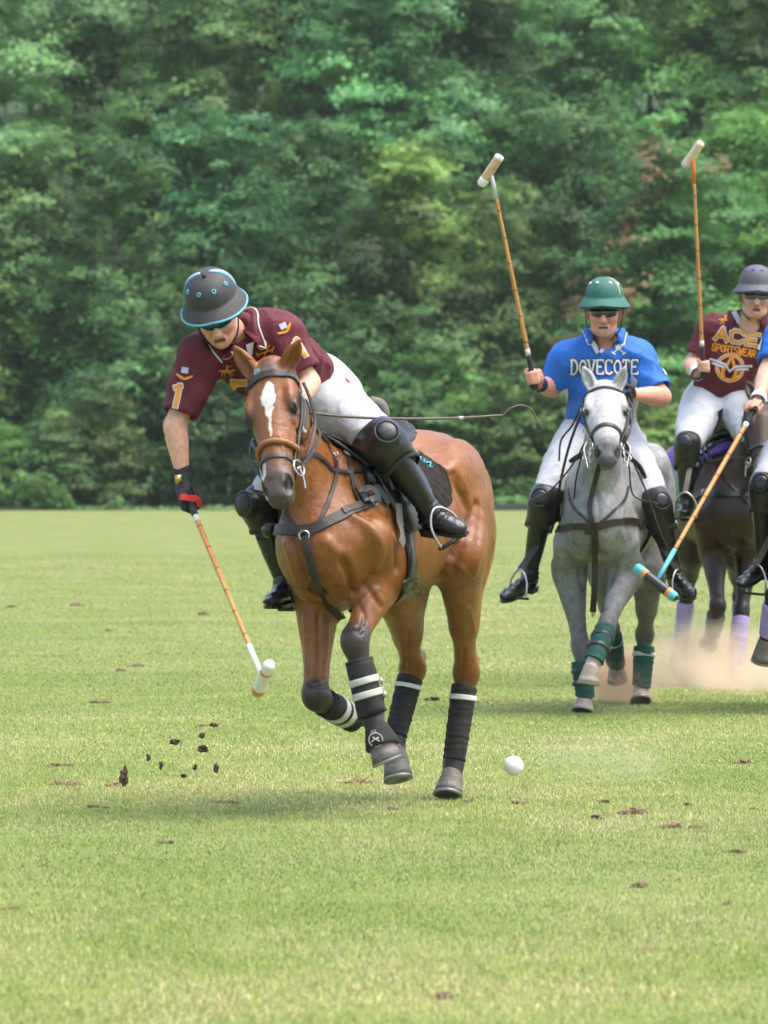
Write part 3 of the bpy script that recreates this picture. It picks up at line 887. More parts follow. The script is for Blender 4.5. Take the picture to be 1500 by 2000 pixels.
def wrap_mesh(a, b, r0, r1, turns=9, n=26, lip=.004, seed=0, bulge=0.0, side=None, e=1.12):
    """bandage wound round a leg from a to b: overlapping turns"""
    rings = []
    rng = random.Random(seed)
    ax = unit(b - a); ref = unit(np.cross(ax, V(.3, -1, .2))); w = np.cross(ax, ref)
    m = turns * 4
    tilt = rng.uniform(.1, .2)
    ed = np.cumsum([0] + [rng.uniform(.6, 1.5) for _ in range(turns)]); ed = ed / ed[-1]
    tl = [rng.uniform(.05, .30) * (1 if k % 3 else -.4) for k in range(turns + 1)]
    for i in range(m + 1):
        t = i / m
        k = min(int(np.searchsorted(ed, t, 'right')) - 1, turns - 1)
        ph = (t - ed[k]) / (ed[k + 1] - ed[k])
        r = lerp(r0, r1, t) + bulge * math.sin(math.pi * t) + lip * (ph if i < m else 1) + rng.uniform(-.0006, .0006)
        c = lerp(a, b, t)
        ti = lerp(tl[k], tl[k + 1], min(ph, 1)) if turns > 1 else .12
        rings.append([c + ref * (r + (.0012 * math.sin(3 * q + 5 * t * turns) if turns > 1 else 0)) * math.cos(q) + w * r * e * math.sin(q) + ax * (ti * r * math.cos(q + turns)) for q in np.linspace(0, 2 * math.pi, n, endpoint=False)])
    c0, c1 = np.mean(rings[0], 0), np.mean(rings[-1], 0)
    rings = [[lerp(c0, q, .86) for q in rings[0]], [lerp(c0, q, .995) for q in rings[0]]] + rings + [[lerp(c1, q, .995) for q in rings[-1]], [lerp(c1, q, .86) for q in rings[-1]]]
    return MB().ring_loft(rings)

def coat_bay(h, legs, v):
    c = np.tile(V(.240, .086, .019), (len(v), 1))
    loc = h.loc(v); hl = h.hloc(v)
    n = vnoise(v * 7, 3)[:, None]
    c *= 1 + .12 * n
    # paler belly and inner legs, darker topline of the mane
    def blend(w, col):
        nonlocal c
        c = c * (1 - w[:, None]) + np.asarray(col) * w[:, None]
    blend(.3 * sstep(.95, .8, loc[:, 2]) * (loc[:, 2] > .6), (.29, .125, .042))
    for key in legs:
        P = legs[key]
        j = P[2] if key[1] == 'F' else P[1]
        e = P[3] if key[1] == 'F' else P[2]
        d = np.linalg.norm(v - j, axis=1)
        nn = vnoise(v * 28, 5) * .03
        if key[1] == 'F': blend((.72 if key[0] == 'L' else .55) * sstep(.105, .035, d + nn * 2.6), (.078, .048, .034))
        else: blend(.4 * sstep(.12, .04, d + nn), (.10, .05, .025))
        for q in range(2 if key[1] == 'F' else 1, len(P) - 1):
            a, b = np.asarray(P[q]), np.asarray(P[q+1])
            t = np.clip(((v - a) @ (b - a)) / ((b - a) @ (b - a)), 0, 1)
            dd = np.linalg.norm(v - a - t[:, None] * (b - a), axis=1)
            w = sstep(.1, .06, dd)
            if key[1] == 'H' and q == 1: w = w * sstep(.25, .6, t)
            blend(w, (.035, .026, .022))
    s_, l_, n_ = hl[:, 0], hl[:, 1], hl[:, 2]
    inh = (s_ > -.05) & (s_ < .7) & (np.abs(l_) < .16) & (n_ > -.3) & (n_ < .08)
    nz = vnoise(v * 60, 8)
    blend(inh * sstep(.40, .53, s_ + .02 * nz) * .93, (.088, .066, .058))
    blend(inh * sstep(.548, .60, s_) * .8, (.05, .042, .04))
    for sd in (1, -1):
        d = np.sqrt(((s_ - .2) / 1.25) ** 2 + (l_ - .09 * sd) ** 2 + (n_ + .05) ** 2)
        blend(inh * sstep(.055, .024, d + .008 * nz) * .85, (.03, .018, .013))
    for sd in (1, -1):
        d = np.sqrt(((s_ - .556) / 1.25) ** 2 + (l_ - .046 * sd) ** 2 + ((n_ + .038) / 1.2) ** 2)
        blend(inh * sstep(.025, .015, d), (.008, .007, .007))
    # star and stripe
    cx = .012 - .02 * s_
    wst = np.interp(s_, [.075, .10, .135, .165, .2, .25, .33, .345], [0, .019, .023, .030, .014, .0065, .0035, 0])
    m = (np.abs(l_ - cx + .006 * vnoise(v * 45, 2)) < wst * (1 + .25 * nz)) & (n_ > -.05) & inh
    blend(m * .97, (.74, .70, .66))
    m = (np.abs(l_ + .035 + .1 * (s_ - .47)) < .011 * sstep(.44, .46, s_) * sstep(.53, .5, s_) * (1 + .3 * nz)) & (n_ > -.06) & inh
    blend(m * .9, (.7, .66, .63))
    # grey smudge on the poll
    d = np.sqrt((s_ + .0) ** 2 + l_ ** 2)
    blend(((n_ > -.06) & (s_ < .06)) * sstep(.05, .02, d + .01 * nz) * .8, (.13, .11, .10))
    return c

M_BAY = mat('bay_coat', None, rough=.40, spec=.42, attr='Col', col2=(.70, .66, .62), nscale=42, ndetail=7, stretch=(1, 1, .45), bump=.22, bscale=260, contrast=(.32, .68), wrinkle=.30, wscale=26, wdist=.010)
M_HOOF = mat('hoof_horn', (.11, .092, .08), .6, (.19, .165, .145), 22, bump=.2, bscale=90, stretch=(1, 1, 4))
M_SHOE = mat('steel_shoe', (.35, .34, .33), .4, metal=.8)
M_WRAPB = mat('black_wrap', (.006, .006, .007), .85, (.024, .020, .016), 18, ndetail=8, bump=.5, bscale=300)
M_TAPE = mat('white_tape', (.62, .62, .60), .6, (.5, .5, .48), 40)
M_BOOTC = mat('cream_leather_strap', (.55, .53, .47), .65, (.42, .40, .34), 50, bump=.2)
M_BLKL = mat('black_leather', (.005, .005, .0055), .28, (.010, .010, .011), 16, ndetail=7, bump=.15, bscale=180, spec=.5, wrinkle=.2, wscale=30)
M_BRNL = mat('dark_brown_leather', (.018, .0105, .008), .5, (.032, .019, .014), 30, bump=.2, bscale=220)
M_TAN = mat('tan_braided_leather', (.33, .15, .055), .55, (.2, .085, .03), 120, bump=.6, bscale=160)
M_STEEL = mat('polished_steel', (.42, .40, .38), .28, metal=1.0)
M_BRASS = mat('brass', (.6, .42, .16), .3, metal=1.0)
M_EYE = mat('dark_eye', (.006, .004, .003), .06, spec=.8)

def place_hoof(P, fwd, parent, m=None, r=(.046, .062)):
    hf = obj_from(hoof_mesh(P[-2], P[-1], fwd, *r), 'hoof', [m or M_HOOF, M_SHOE], parent)
    return hf
def obj_from(mb, name, m, parent=None, smooth=True): return mb.build(name, m, parent, smooth)
def eyes(h, parent, r=.0235):
    for sd in (1, -1):
        s = SDF(h.H(.203, .084 * sd, -.05) - .03, h.H(.203, .084 * sd, -.05) + .03, .004)
        s.ell(h.H(.202, .079 * sd, -.046), (r * 1.15, r, r), h.hR, k=0)
        v, f = s.mesh(1)
        obj('eye', v, f, M_EYE, parent)

def sculpt(v, F, strokes_, N=None):
    """press creases (negative) or raise ridges along strokes drawn on the visible side: (pixel points, height, width)"""
    b = bvh_of(v, F)
    N = vnormals(v, F)
    off = np.zeros(len(v))
    for pts, amp, sig in strokes_:
        H = []
        for x, y in cat(pts, 6):
            r = hit(b, x, y)
            if r is not None: H.append(r[0])
        if len(H) < 2: continue
        H = np.array(H)
        near = np.where(((v > H.min(0) - 3 * sig) & (v < H.max(0) + 3 * sig)).all(1))[0]
        d = np.full(len(near), 9.)
        for i in range(len(H) - 1):
            a, bb = H[i], H[i+1]; L = bb - a
            t = np.clip(((v[near] - a) @ L) / (L @ L + 1e-9), 0, 1)
            d = np.minimum(d, np.linalg.norm(v[near] - a - t[:, None] * L, axis=1))
        off[near] += 1.45 * amp * np.exp(-(d / sig) ** 2)
    return v + N * off[:, None]
# ---------------------------------------------------------------- tack helpers
CAMP = Vector((0, 0, CAMH))
def hit(bvh, px, py):
    d = Vector(at(px, py, 20.0)) - CAMP
    r = bvh.ray_cast(CAMP, d.normalized(), 80)
    return None if r[0] is None else (np.array(r[0]), np.array(r[1]))
def hp(bvh, px, py, Y=None):
    r = hit(bvh, px, py)
    return at(px, py, Y) if r is None else r[0]
def snap(P, bvh, off, reach=.08, sm=3):
    P = np.asarray(P, float).copy(); N = np.zeros_like(P)
    for i, p in enumerate(P):
        r = bvh.find_nearest(Vector(p))
        n = np.array(r[1]); q = np.array(r[0])
        N[i] = n
        if r[3] < reach or (p - q) @ n < 0: P[i] = q + n * off
    for _ in range(sm):
        N[1:-1] = (N[:-2] + N[1:-1] * 2 + N[2:]) / 4
        P[1:-1] = (P[:-2] + P[1:-1] * 2 + P[2:]) / 4
    N /= np.linalg.norm(N, axis=1)[:, None] + 1e-9
    return P, N
def strap(name, pts, w, m, parent, bvh=None, t=.004, off=.003, n=8, normal=None, reach=.08):
    P = cat(pts, n)
    if np.ndim(w): w = np.interp(np.linspace(0, 1, len(P)), np.linspace(0, 1, len(w)), w)
    if bvh is not None:
        P, N = snap(P, bvh, off, reach)
        for i, p in enumerate(P):                  # keep proud of the skin after smoothing
            r = bvh.find_nearest(Vector(p)); q = np.array(r[0]); nn = np.array(r[1])
            if (p - q) @ nn < off: P[i] = q + nn * off
    else: N = np.tile(np.asarray(normal if normal is not None else V(0, -1, 0), float), (len(P), 1))
    return strap_mesh(P, N, w, t).build(name, m, parent, smooth=False)
def cord(name, pts, r, m, parent, n=8, sides=8):
    return MB().tube(cat(pts, n), r, sides).build(name, m, parent)
def torus(c, ax, R, r, n=24, k=8, arc=(0, 2 * math.pi), sx=1.0, u=None):
    ax = unit(ax); u = unit(np.cross(ax, V(.2, .3, 1)) if u is None else u - ax * (np.asarray(u) @ ax)); w = np.cross(ax, u)
    full = abs(arc[1] - arc[0] - 2 * math.pi) < 1e-6
    a = np.linspace(*arc, n + 1)
    P = [c + u * R * sx * math.cos(q) + w * R * math.sin(q) for q in a]
    return MB().tube(P, r, k, cap=not full)
def buckle(c, ax, u, w, l, m, parent, r=.0022):
    """rectangular wire buckle"""
    ax = unit(ax); u = unit(u - ax * (u @ ax)); q = np.cross(ax, u)
    P = [c + u*l*a + q*w*b for a, b in ((-1,-1),(-1,1),(1,1),(1,-1),(-1,-1))]
    mb = MB()
    for i in range(4): mb.tube([P[i], P[i+1]], r, 6)
    mb.tube([c - u*l, c + u*l], r*.8, 6)
    return mb.build('buckle', m, parent)
def shell(h, bvh, f0, f1, phimax, phimin=None, nf=26, na=30, off=.012, thick=.008, zc=1.12, bulge=None):
    """sheet laid over the horse's back: phimax(f) gives how far down each side (radians from the top)"""
    V0 = []; 
    for i in range(nf + 1):
        f = lerp(f0, f1, i / nf); row = []
        lo, hi_ = phimin(f) if phimin else -phimax(f), phimax(f)
        for j in range(na + 1):
            ph = lerp(lo, hi_, j / na)
            d = h.lf * math.sin(ph) + h.up * math.cos(ph)
            c = h.L(f, 0, zc)
            r = bvh.ray_cast(Vector(c + d * .8), Vector(-d), 2)
            p = np.array(r[0]) if r[0] is not None else c + d * .3
            q = np.linalg.norm(p - c)
            if abs(ph) > 2.0 and q > .335: p = c + d * .335
            row.append((p, d))
        V0.append(row)
    P = np.array([[q[0] for q in r] for r in V0]); Dn = np.array([[q[1] for q in r] for r in V0])
    for _ in range(4):
        P[1:-1] = (P[:-2] + 2 * P[1:-1] + P[2:]) / 4; P[:, 1:-1] = (P[:, :-2] + 2 * P[:, 1:-1] + P[:, 2:]) / 4
    top = P + Dn * (off + thick); bot = P + Dn * (off - .004)
    if bulge is not None:
        for i in range(nf + 1):
            for j in range(na + 1): top[i, j] += Dn[i, j] * bulge(i / nf, j / na)
    n1, n2 = nf + 1, na + 1
    v = np.vstack([top.reshape(-1, 3), bot.reshape(-1, 3)])
    fcs = []
    for i in range(nf):
        for j in range(na):
            a, b, c, d = i*n2+j, i*n2+j+1, (i+1)*n2+j+1, (i+1)*n2+j
            fcs.append((a, b, c, d)); o = n1 * n2
            fcs.append((o+d, o+c, o+b, o+a))
    o = n1 * n2
    for i in range(nf):
        for j in (0, na):
            a, b = i*n2+j, (i+1)*n2+j
            fcs.append((a, b, o+b, o+a) if j == 0 else (b, a, o+a, o+b))
    for j in range(na):
        for i in (0, nf):
            a, b = i*n2+j, i*n2+j+1
            fcs.append((b, a, o+a, o+b) if i == 0 else (a, b, o+b, o+a))
    return v, fcs

def bridle(h, bvh, label, band_m, nose_m, wide=.034, nose_tube=True, emblem=None, group=None, sb=.045, lower=True):
    H = h.H
    b = root('bridle', H(0, 0, -.02), label, 'bridle', group)
    bb = strap('browband', [H(sb + .03, -.095, -.10), H(sb + .015, -.092, -.055), H(sb, -.06, .0), H(sb - .008, 0, .02), H(sb, .06, .0), H(sb + .015, .092, -.055), H(sb + .03, .095, -.10)], wide, band_m, b, bvh, t=.005, off=.004)
    strap('crownpiece', [H(.05, -.09, -.09), H(-.02, -.07, -.12), H(-.05, 0, -.12), H(-.02, .07, -.12), H(.05, .09, -.09)], .03, band_m, b, bvh, off=.006)
    for sd in (1, -1):
        strap('cheekpiece', [H(.04, .095 * sd, -.085), H(.15, .098 * sd, -.095), H(.26, .09 * sd, -.095), H(.37, .072 * sd, -.09), H(.45, .06 * sd, -.085)], .024, band_m, b, bvh, off=.007)
        strap('cheek_strap', [H(.06, .1 * sd, -.11), H(.16, .1 * sd, -.13), H(.27, .088 * sd, -.12), H(.36, .075 * sd, -.11)], .019, band_m, b, bvh, off=.010)
        strap('throat_lash', [H(.06, .1 * sd, -.12), H(.12, .1 * sd, -.2), H(.17, .06 * sd, -.25), H(.18, 0, -.265)], .014, band_m, b, bvh, off=.006)
        buckle(H(.14, .108 * sd, -.09), h.hL * sd, h.hS, .012, .012, M_STEEL, b)
        buckle(H(.29, .098 * sd, -.098), h.hL * sd, h.hS, .012, .012, M_STEEL, b)
        rg = torus(H(.46, .068 * sd, -.092), h.hL * sd + .25 * h.hN, .033, .005).build('bit_ring', M_STEEL, b)
        cord('bit_shank', [H(.455, .07 * sd, -.09), H(.50, .074 * sd, -.115), H(.54, .072 * sd, -.13)], .005, M_STEEL, b)
    ns = .375
    pts = [H(ns + .01, -.03, -.17), H(ns + .005, -.07, -.12), H(ns, -.066, -.06), H(ns - .006, -.03, -.005), H(ns - .008, 0, .0), H(ns - .006, .03, -.005), H(ns, .066, -.06), H(ns + .005, .07, -.12), H(ns + .01, .03, -.17)]
    if nose_tube:
        P, N = snap(cat(pts, 10), bvh, .008)
        nb = MB().tube(P, .012 + .0016 * np.sin(np.arange(len(P)) * 2.1), 10).build('noseband', nose_m, b)
    else: strap('noseband', pts, .026, nose_m, b, bvh, t=.005, off=.004)
    if lower:
        ns = .437
        pts = [H(ns + .03, -.03, -.15), H(ns + .015, -.062, -.11), H(ns, -.058, -.05), H(ns - .004, 0, .0), H(ns, .058, -.05), H(ns + .015, .062, -.11), H(ns + .03, .03, -.15)]
        strap('drop_noseband', pts, .017, band_m, b, bvh, off=.004)
    cord('bit', [H(.462, -.07, -.09), H(.472, 0, -.098), H(.462, .07, -.09)], .007, M_STEEL, b)
    return b, bb

def ring_flat(c, nrm, u, r0, r1, n=28, t=.0015):
    nrm = unit(nrm); u = unit(u - nrm * (u @ nrm)); w = np.cross(nrm, u)
    a = np.linspace(0, 2 * math.pi, n, endpoint=False)
    R = lambda r, z: [c + u * r * math.cos(q) + w * r * math.sin(q) + nrm * z for q in a]
    return MB().ring_loft([R(r0, 0), R(r0, t), R(r1, t), R(r1, 0)], cap0=False, cap1=False)

def hoof_boot(a, b, r0, r1, parent, back):
    """black tendon boot with two cream straps, each with a buckle"""
    ax = unit(b - a)
    bt = wrap_mesh(a, b, r0, r1, turns=3, lip=.003, seed=4).build('tendon_boot', M_WRAPB, parent)
    MB().tube([lerp(a, b, -.06), lerp(a, b, .03)], [r0 * 1.06, r0 * 1.0], 20).build('boot_collar', M_WRAPB, bt)
    for t in (.34, .60):
        c = lerp(a, b, t); r = lerp(r0, r1, t) * 1.16
        wrap_mesh(c - ax * .014, c + ax * .014, lerp(r0, r1, t) + .0055, lerp(r0, r1, t) + .0055, turns=1, lip=0, seed=4).build('strap', M_BOOTC, bt)
        buckle(c + back * r * 1.08, back, ax, .012, .012, M_STEEL, bt, .003)
    return bt

def stirrup(c, up, fwd, parent, s=1.0):
    """stirrup iron: arch + tread, c is the centre of the tread"""
    up = unit(up); fwd = unit(fwd - up * (fwd @ up)); l = np.cross(up, fwd)
    mb = MB()
    P = [c + l * .06 * s, c + l * .064 * s + up * .03 * s, c + l * .058 * s + up * .08 * s, c + l * .03 * s + up * .122 * s, c + up * .135 * s,
         c - l * .03 * s + up * .122 * s, c - l * .058 * s + up * .08 * s, c - l * .064 * s + up * .03 * s, c - l * .06 * s]
    mb.tube(cat(P, 5), .0058, 8)
    o = mb.build('stirrup', M_STEEL, parent)
    MB().box(c, (.024, .062 * s, .007), np.array([fwd, l, up])).build('tread', M_BLKL, o)
    return o
# ---------------------------------------------------------------- riders
M_SKIN = mat('skin', None, rough=.5, spec=.4, attr='Col', col2=(.86, .80, .78), nscale=60, bump=.06, bscale=350, sss=.12)
M_MAROON = mat('maroon_jersey', (.105, .0045, .015), .75, (.085, .0035, .012), 12, bump=.12, bscale=700, wrinkle=.8, wscale=10)
M_BLUE = mat('blue_jersey', (.008, .125, .52), .7, (.006, .105, .46), 12, bump=.12, bscale=700, wrinkle=.8, wscale=10)
M_WHITE = mat('white_cloth', (.58, .58, .60), .8, (.52, .52, .55), 15, bump=.12, bscale=600)
M_NAVY = mat('navy_thread', (.012, .014, .06), .7)
M_ORANGE = mat('orange_print', (.72, .27, .012), .6, (.66, .24, .01), 40)
M_PRWHITE = mat('white_print', (.62, .61, .60), .6)
M_BREECH = mat('white_breeches', (.46, .47, .50), .75, (.40, .41, .445), 8, bump=.15, bscale=500, wrinkle=.7, wscale=9)
M_KNEE = mat('knee_pad_leather', (.006, .0065, .0075), .34, (.016, .015, .015), 14, ndetail=7, bump=.25, bscale=160, wrinkle=.25, wscale=24)
M_GLASS = mat('dark_lens', (.012, .016, .012), .08, spec=.9)
M_REDT = mat('red_webbing', (.55, .03, .02), .6)
M_STRAPB = mat('black_webbing', (.012, .012, .013), .7)

def fold(v, N, axis, amp, seed, fa=22., fl=5.):
    """cloth folds: ridged noise drawn out along axis"""
    ax = unit(axis); u = unit(np.cross(ax, V(.31, .52, .79))); w = np.cross(ax, u)
    warp = .03 * np.stack([vnoise(v * 5, seed + 7), vnoise(v * 5, seed + 8), vnoise(v * 5, seed + 9)], 1)
    p = v + warp
    q = np.stack([p @ ax * fl, p @ u * fa, p @ w * fa], 1)
    r = 1 - np.abs(vnoise(q, seed)) * 2
    return v + N * (amp * r)[:, None]

class Scaled:
    def __init__(q, s, hs): q.s = s; q.hs = hs
    def ell(q, c, r, ax=None, k=.03, mode='u'): q.s.ell(c, np.asarray(r, float) * q.hs, ax, k * q.hs, mode)
    def cap(q, a, b, r0, r1=None, k=.03, e0=None, e1=None, side=None, mode='u'):
        q.s.cap(a, b, r0 * q.hs, None if r1 is None else r1 * q.hs, k * q.hs, None if e0 is None else e0 * q.hs, None if e1 is None else e1 * q.hs, side, mode)
def head_sdf(s, c, hf, hu, chin=1.0, k=1.0, hs=1.0):
    """c: centre of the skull; faces hf"""
    hf = unit(hf); hu = unit(hu - hf * (hu @ hf)); hl = np.cross(hu, hf)
    s = Scaled(s, hs)
    P = lambda x, y, z: c + (hf * x + hl * y + hu * z) * hs
    R = np.array([hf, hl, hu])
    s.ell(P(-.012, 0, .03), (.098 * k, .077 * k, .098), R, k=.01)
    s.ell(P(.03, 0, -.045), (.062, .066 * k, .085), R, k=.04)                 # face block
    s.ell(P(.035, 0, -.105), (.05, .052 * k * chin, .035), R, k=.03)          # jaw
    s.ell(P(.068, 0, -.118), (.022, .024 * chin, .018), R, k=.025)            # chin
    for sd in (1, -1):
        s.ell(P(.062, .042 * sd, -.045), (.022, .024, .022), R, k=.02)        # cheek
        s.ell(P(-.012, .078 * k * sd, -.03), (.016, .01, .03), R, k=.008)         # ear
        s.ell(P(.092, .033 * sd, -.012), (.018, .022, .012), R, k=.012, mode='s')  # eye hollow
        s.ell(P(.103, .012 * sd, -.058), (.011, .009, .008), R, k=.008)        # nose wing
        s.ell(P(.078, .030 * sd, -.012), (.014, .016, .012), R, k=.004)        # eyeball
    s.cap(P(.086, 0, -.005), P(.117, 0, -.052), .0115, .0145, k=.012)         # nose
    s.cap(P(.083, -.035, .012), P(.083, .035, .012), .011, .011, k=.015)      # brow
    s.cap(P(.091, -.018, -.083), P(.091, .018, -.083), .008, .008, k=.008, side=hu, e0=.009)
    s.cap(P(.088, -.017, -.096), P(.088, .017, -.096), .009, .009, k=.008)
    s.ell(P(.098, 0, -.089), (.014, .026, .0035), R, k=.004, mode='s')
    return R
def face_cols(v, c, R, stubble=0.0, base=(.56, .29, .20), cols=None, hs=1.0):
    L = (v - c) @ R.T / hs
    n = vnoise(v * 40, 4)
    C = np.tile(V(*base), (len(v), 1)) * (1 + .06 * n[:, None]) if cols is None else cols
    def bl(w, col):
        nonlocal C
        C = C * (1 - w[:, None]) + np.asarray(col) * w[:, None]
    head = np.linalg.norm(L - V(.02, 0, -.03), axis=1) < .16
    bl(head * .45 * sstep(.035, .012, np.hypot(L[:, 1] - .045, L[:, 2] + .055)) * (L[:, 0] > .03), (.60, .22, .16))
    bl(head * .45 * sstep(.035, .012, np.hypot(L[:, 1] + .045, L[:, 2] + .055)) * (L[:, 0] > .03), (.60, .22, .16))
    bl(head * .8 * sstep(.016, .007, np.abs(L[:, 2] + .089)) * sstep(.03, .022, np.abs(L[:, 1])) * (L[:, 0] > .06), (.40, .11, .09))
    bl(head * .9 * sstep(.006, .003, np.abs(L[:, 2] + .089)) * sstep(.026, .02, np.abs(L[:, 1])) * (L[:, 0] > .06), (.06, .02, .02))
    bl(head * .7 * sstep(.010, .005, np.hypot(np.abs(L[:, 1]) - .008, L[:, 2] + .066)) * (L[:, 0] > .08), (.14, .05, .035))  # nostril shading painted into the skin colour
    bl(head * .4 * sstep(.010, .004, np.abs(np.hypot(np.abs(L[:, 1]) - .0, L[:, 2] + .085) - .038)) * (L[:, 2] < -.05) * (L[:, 0] > .05), (.34, .15, .10))  # shade of the crease round the mouth, painted into the skin
    if stubble:
        w = head * stubble * sstep(-.085, -.10, L[:, 2]) * (L[:, 0] > .02) * (np.abs(L[:, 1]) < .045)
        w = np.maximum(w, head * stubble * .8 * sstep(.012, .006, np.abs(L[:, 2] + .071)) * (np.abs(L[:, 1]) < .03) * (L[:, 0] > .06))
        bl(w * (.7 + .3 * n), (.42, .36, .33))
    return C

def grip_hand(s, wrist, c, a, e2, hr=.016, k=1.0):
    """a fist closed round a handle through c along a (towards the thumb side); e2 points to the palm side"""
    a = unit(a); w = wrist - c; e1 = unit(w - a * (w @ a)); e2 = unit(e2 - a * (e2 @ a) - e1 * (e2 @ e1))
    P = lambda x, y, z: c + e1 * x + e2 * y + a * z
    fr = .0098 * k
    R = hr + fr * .8
    s.cap(wrist, P(.035, R * .6 + .004, 0), .026, .03, k=.02, side=a, e0=.02, e1=.02)
    s.cap(P(.03, R + .005, -.025), P(.03, R + .005, .025), .018, .018, k=.02)
    s.cap(P(-.012, R + .006, -.03), P(-.012, R + .004, .03), .0145, .0145, k=.02)
    s.cap(P(.03, R + .005, .0), P(-.012, R + .006, 0), .02, .018, k=.02, side=a, e0=.034, e1=.034) if False else None
    for i, (z, ln) in enumerate(((.030, 1.0), (.0105, 1.06), (-.0095, 1.0), (-.029, .86))):
        k0 = P(-.016, R + .006, z)
        k1 = P(-R - .016 * ln, R * .35, z * .97)
        k2 = P(-R - .004, -R * .75 - .002, z * .95)
        k3 = P(.002, -R - .006, z * .93)
        k4 = P(.016 * ln, -R - .001, z * .92)
        s.cap(k0, k1, .0125 * k, fr * 1.06, k=.004); s.cap(k1, k2, fr * 1.04, fr, k=.004)
        s.cap(k2, k3, fr, fr * .95, k=.004); s.cap(k3, k4, fr * .95, fr * .8, k=.004)
    t0, t1, t2, t3 = P(.045, .006, .022), P(.028, -.012, .042), P(.008, -R - .006, .047), P(-.012, -R - .012, .043)
    s.cap(t0, t1, .017, .0125, k=.015); s.cap(t1, t2, .0125, .0108, k=.005); s.cap(t2, t3, .0108, .0088, k=.005)

def limb(s, a, b, c, r, k=.02, m=5):
    """arm: shoulder a, elbow b, wrist c; r radii"""
    s.loft([(*a, r[0], r[0]), (*lerp(a, b, .5), r[0] * .96, r[0] * .96), (*b, r[1], r[1])], V(.2, .7, .4), k=k, n=m)
    s.loft([(*b, r[1], r[1]), (*lerp(b, c, .28), r[1] * 1.08, r[1] * 1.05), (*lerp(b, c, .7), r[2] * 1.2, r[2] * 1.12), (*c, r[2] * 1.08, r[2] * .9)], V(.2, .7, .4), k=k, n=m)

def bbox(P, m): 
    P = np.array(P); return P.min(0) - m, P.max(0) + m

def helmet(c, hf, hu, m, brim_m, parent, rx=.128, ry=.150, rz=.135, brim=.05, front=.066, name='helmet', edge=.006, ad=None):
    """polo helmet: domed crown over a flared brim. c: centre of the head opening"""
    hf = unit(hf); hu = unit(hu - hf * (hu @ hf)); hl = np.cross(hu, hf)
    n = 64
    a = np.linspace(0, 2 * math.pi, n, endpoint=False)
    def ring(r, z, ext=0.0, droop=0.0):
        out = []
        for q in a:
            cx, sy = math.cos(q), math.sin(q)
            e = ext * (1 + (front / brim - 1) * max(0, cx) ** 2 - .25 * max(0, -cx) ** 2)
            d = droop * (1 + .5 * abs(sy))
            out.append(c + hf * (cx * (ry * r + e)) + hl * (sy * (rx * r + e)) + hu * (z - d))
        return out
    prof = [(math.cos(t) ** .82, rz * math.sin(t)) for t in np.linspace(0, math.pi / 2 * .985, 18)]
    rings = [ring(.90, -.025), ring(.955, -.012), ring(.985, 0.004)]
    outer = [ring(1.0, 0, brim * t, .034 * t ** 1.3) for t in (1.0, .97, .7, .4, .15, 0.04)]
    under = [ring(.93, -.012, brim * t, .034 * t ** 1.3 + .004) for t in (.0, .5, .98)]
    mb = MB().ring_loft(under + outer, cap0=False, cap1=False)
    mb.ring_loft([ring(1.0, 0.0, .002, 0)] + [ring(r, z + .006) for r, z in prof], cap0=False, cap1=True)
    o = mb.build(name, m, parent)
    eg = ring(1.0, -.002, brim * 1.0, .034)
    MB().tube([*eg, eg[0], eg[1]], edge, 8, side=hu).build('brim_trim', brim_m, o)
    def dome(az, el, off=.0):
        """point on the crown"""
        t = el
        r = math.cos(t) ** .82
        return c + hf * (math.cos(az) * ry * r) + hl * (math.sin(az) * rx * r) + hu * (rz * math.sin(t) + .006)
    def dn(az, el):
        p = dome(az, el)
        return unit(np.cross(dome(az + .02, el) - p, dome(az, el + .02) - p))
    return o, dome, dn

def decal_mesh(polys, origin, u, w, d, bvh, off=.002, step=.008):
    """flat print: list of 2-D convex quads/tris/strips (metres) laid on a surface by projecting along d"""
    v = []; f = []
    d = unit(d)
    for P in polys:
        bm = bmesh.new()
        vs_ = [bm.verts.new((p[0], p[1], 0)) for p in P]
        bm.faces.new(vs_)
        L = max((vs_[i].co - vs_[(i + 1) % len(vs_)].co).length for i in range(len(vs_)))
        it = 0
        while L > step * 1.6 and it < 5:
            bmesh.ops.subdivide_edges(bm, edges=bm.edges[:], cuts=1, use_grid_fill=True)
            L /= 2; it += 1
        bm.verts.index_update()
        o = len(v); pts = []
        for q in bm.verts:
            p = origin + u * q.co.x + w * q.co.y
            r = bvh.ray_cast(Vector(p - d * .5), Vector(d), 1.2)
            if r[0] is None: pts.append(None)
            else: pts.append(np.array(r[0]) - d * off + np.array(r[1]) * off * .6)
        good = [p for p in pts if p is not None]
        if good:
            m = {}
            for i, p in enumerate(pts):
                if p is not None: m[i] = len(v); v.append(p)
            zs = np.median([p @ d for p in good])
            for fc in bm.faces:
                ii = [x.index for x in fc.verts]
                if all(i in m for i in ii) and max(pts[i] @ d for i in ii) - min(pts[i] @ d for i in ii) < .05:
                    f.append(tuple(m[i] for i in ii))
        bm.free()
    return v, f
def strokes(lines, w, ext=True):
    """thick polylines -> quads"""
    out = []
    for ln in lines:
        for i in range(len(ln) - 1):
            a, b = np.array(ln[i], float), np.array(ln[i+1], float)
            t = unit(b - a); n = V(-t[1], t[0]) if len(t) == 2 else None
            e = t * w * .5 if ext else 0
            out.append([a - e + n*w/2, a - e - n*w/2, b + e - n*w/2, b + e + n*w/2])
    return out
def arc(cx, cy, rx, ry, a0, a1, n=10):
    return [(cx + rx * math.cos(math.radians(t)), cy + ry * math.sin(math.radians(t))) for t in np.linspace(a0, a1, n)]
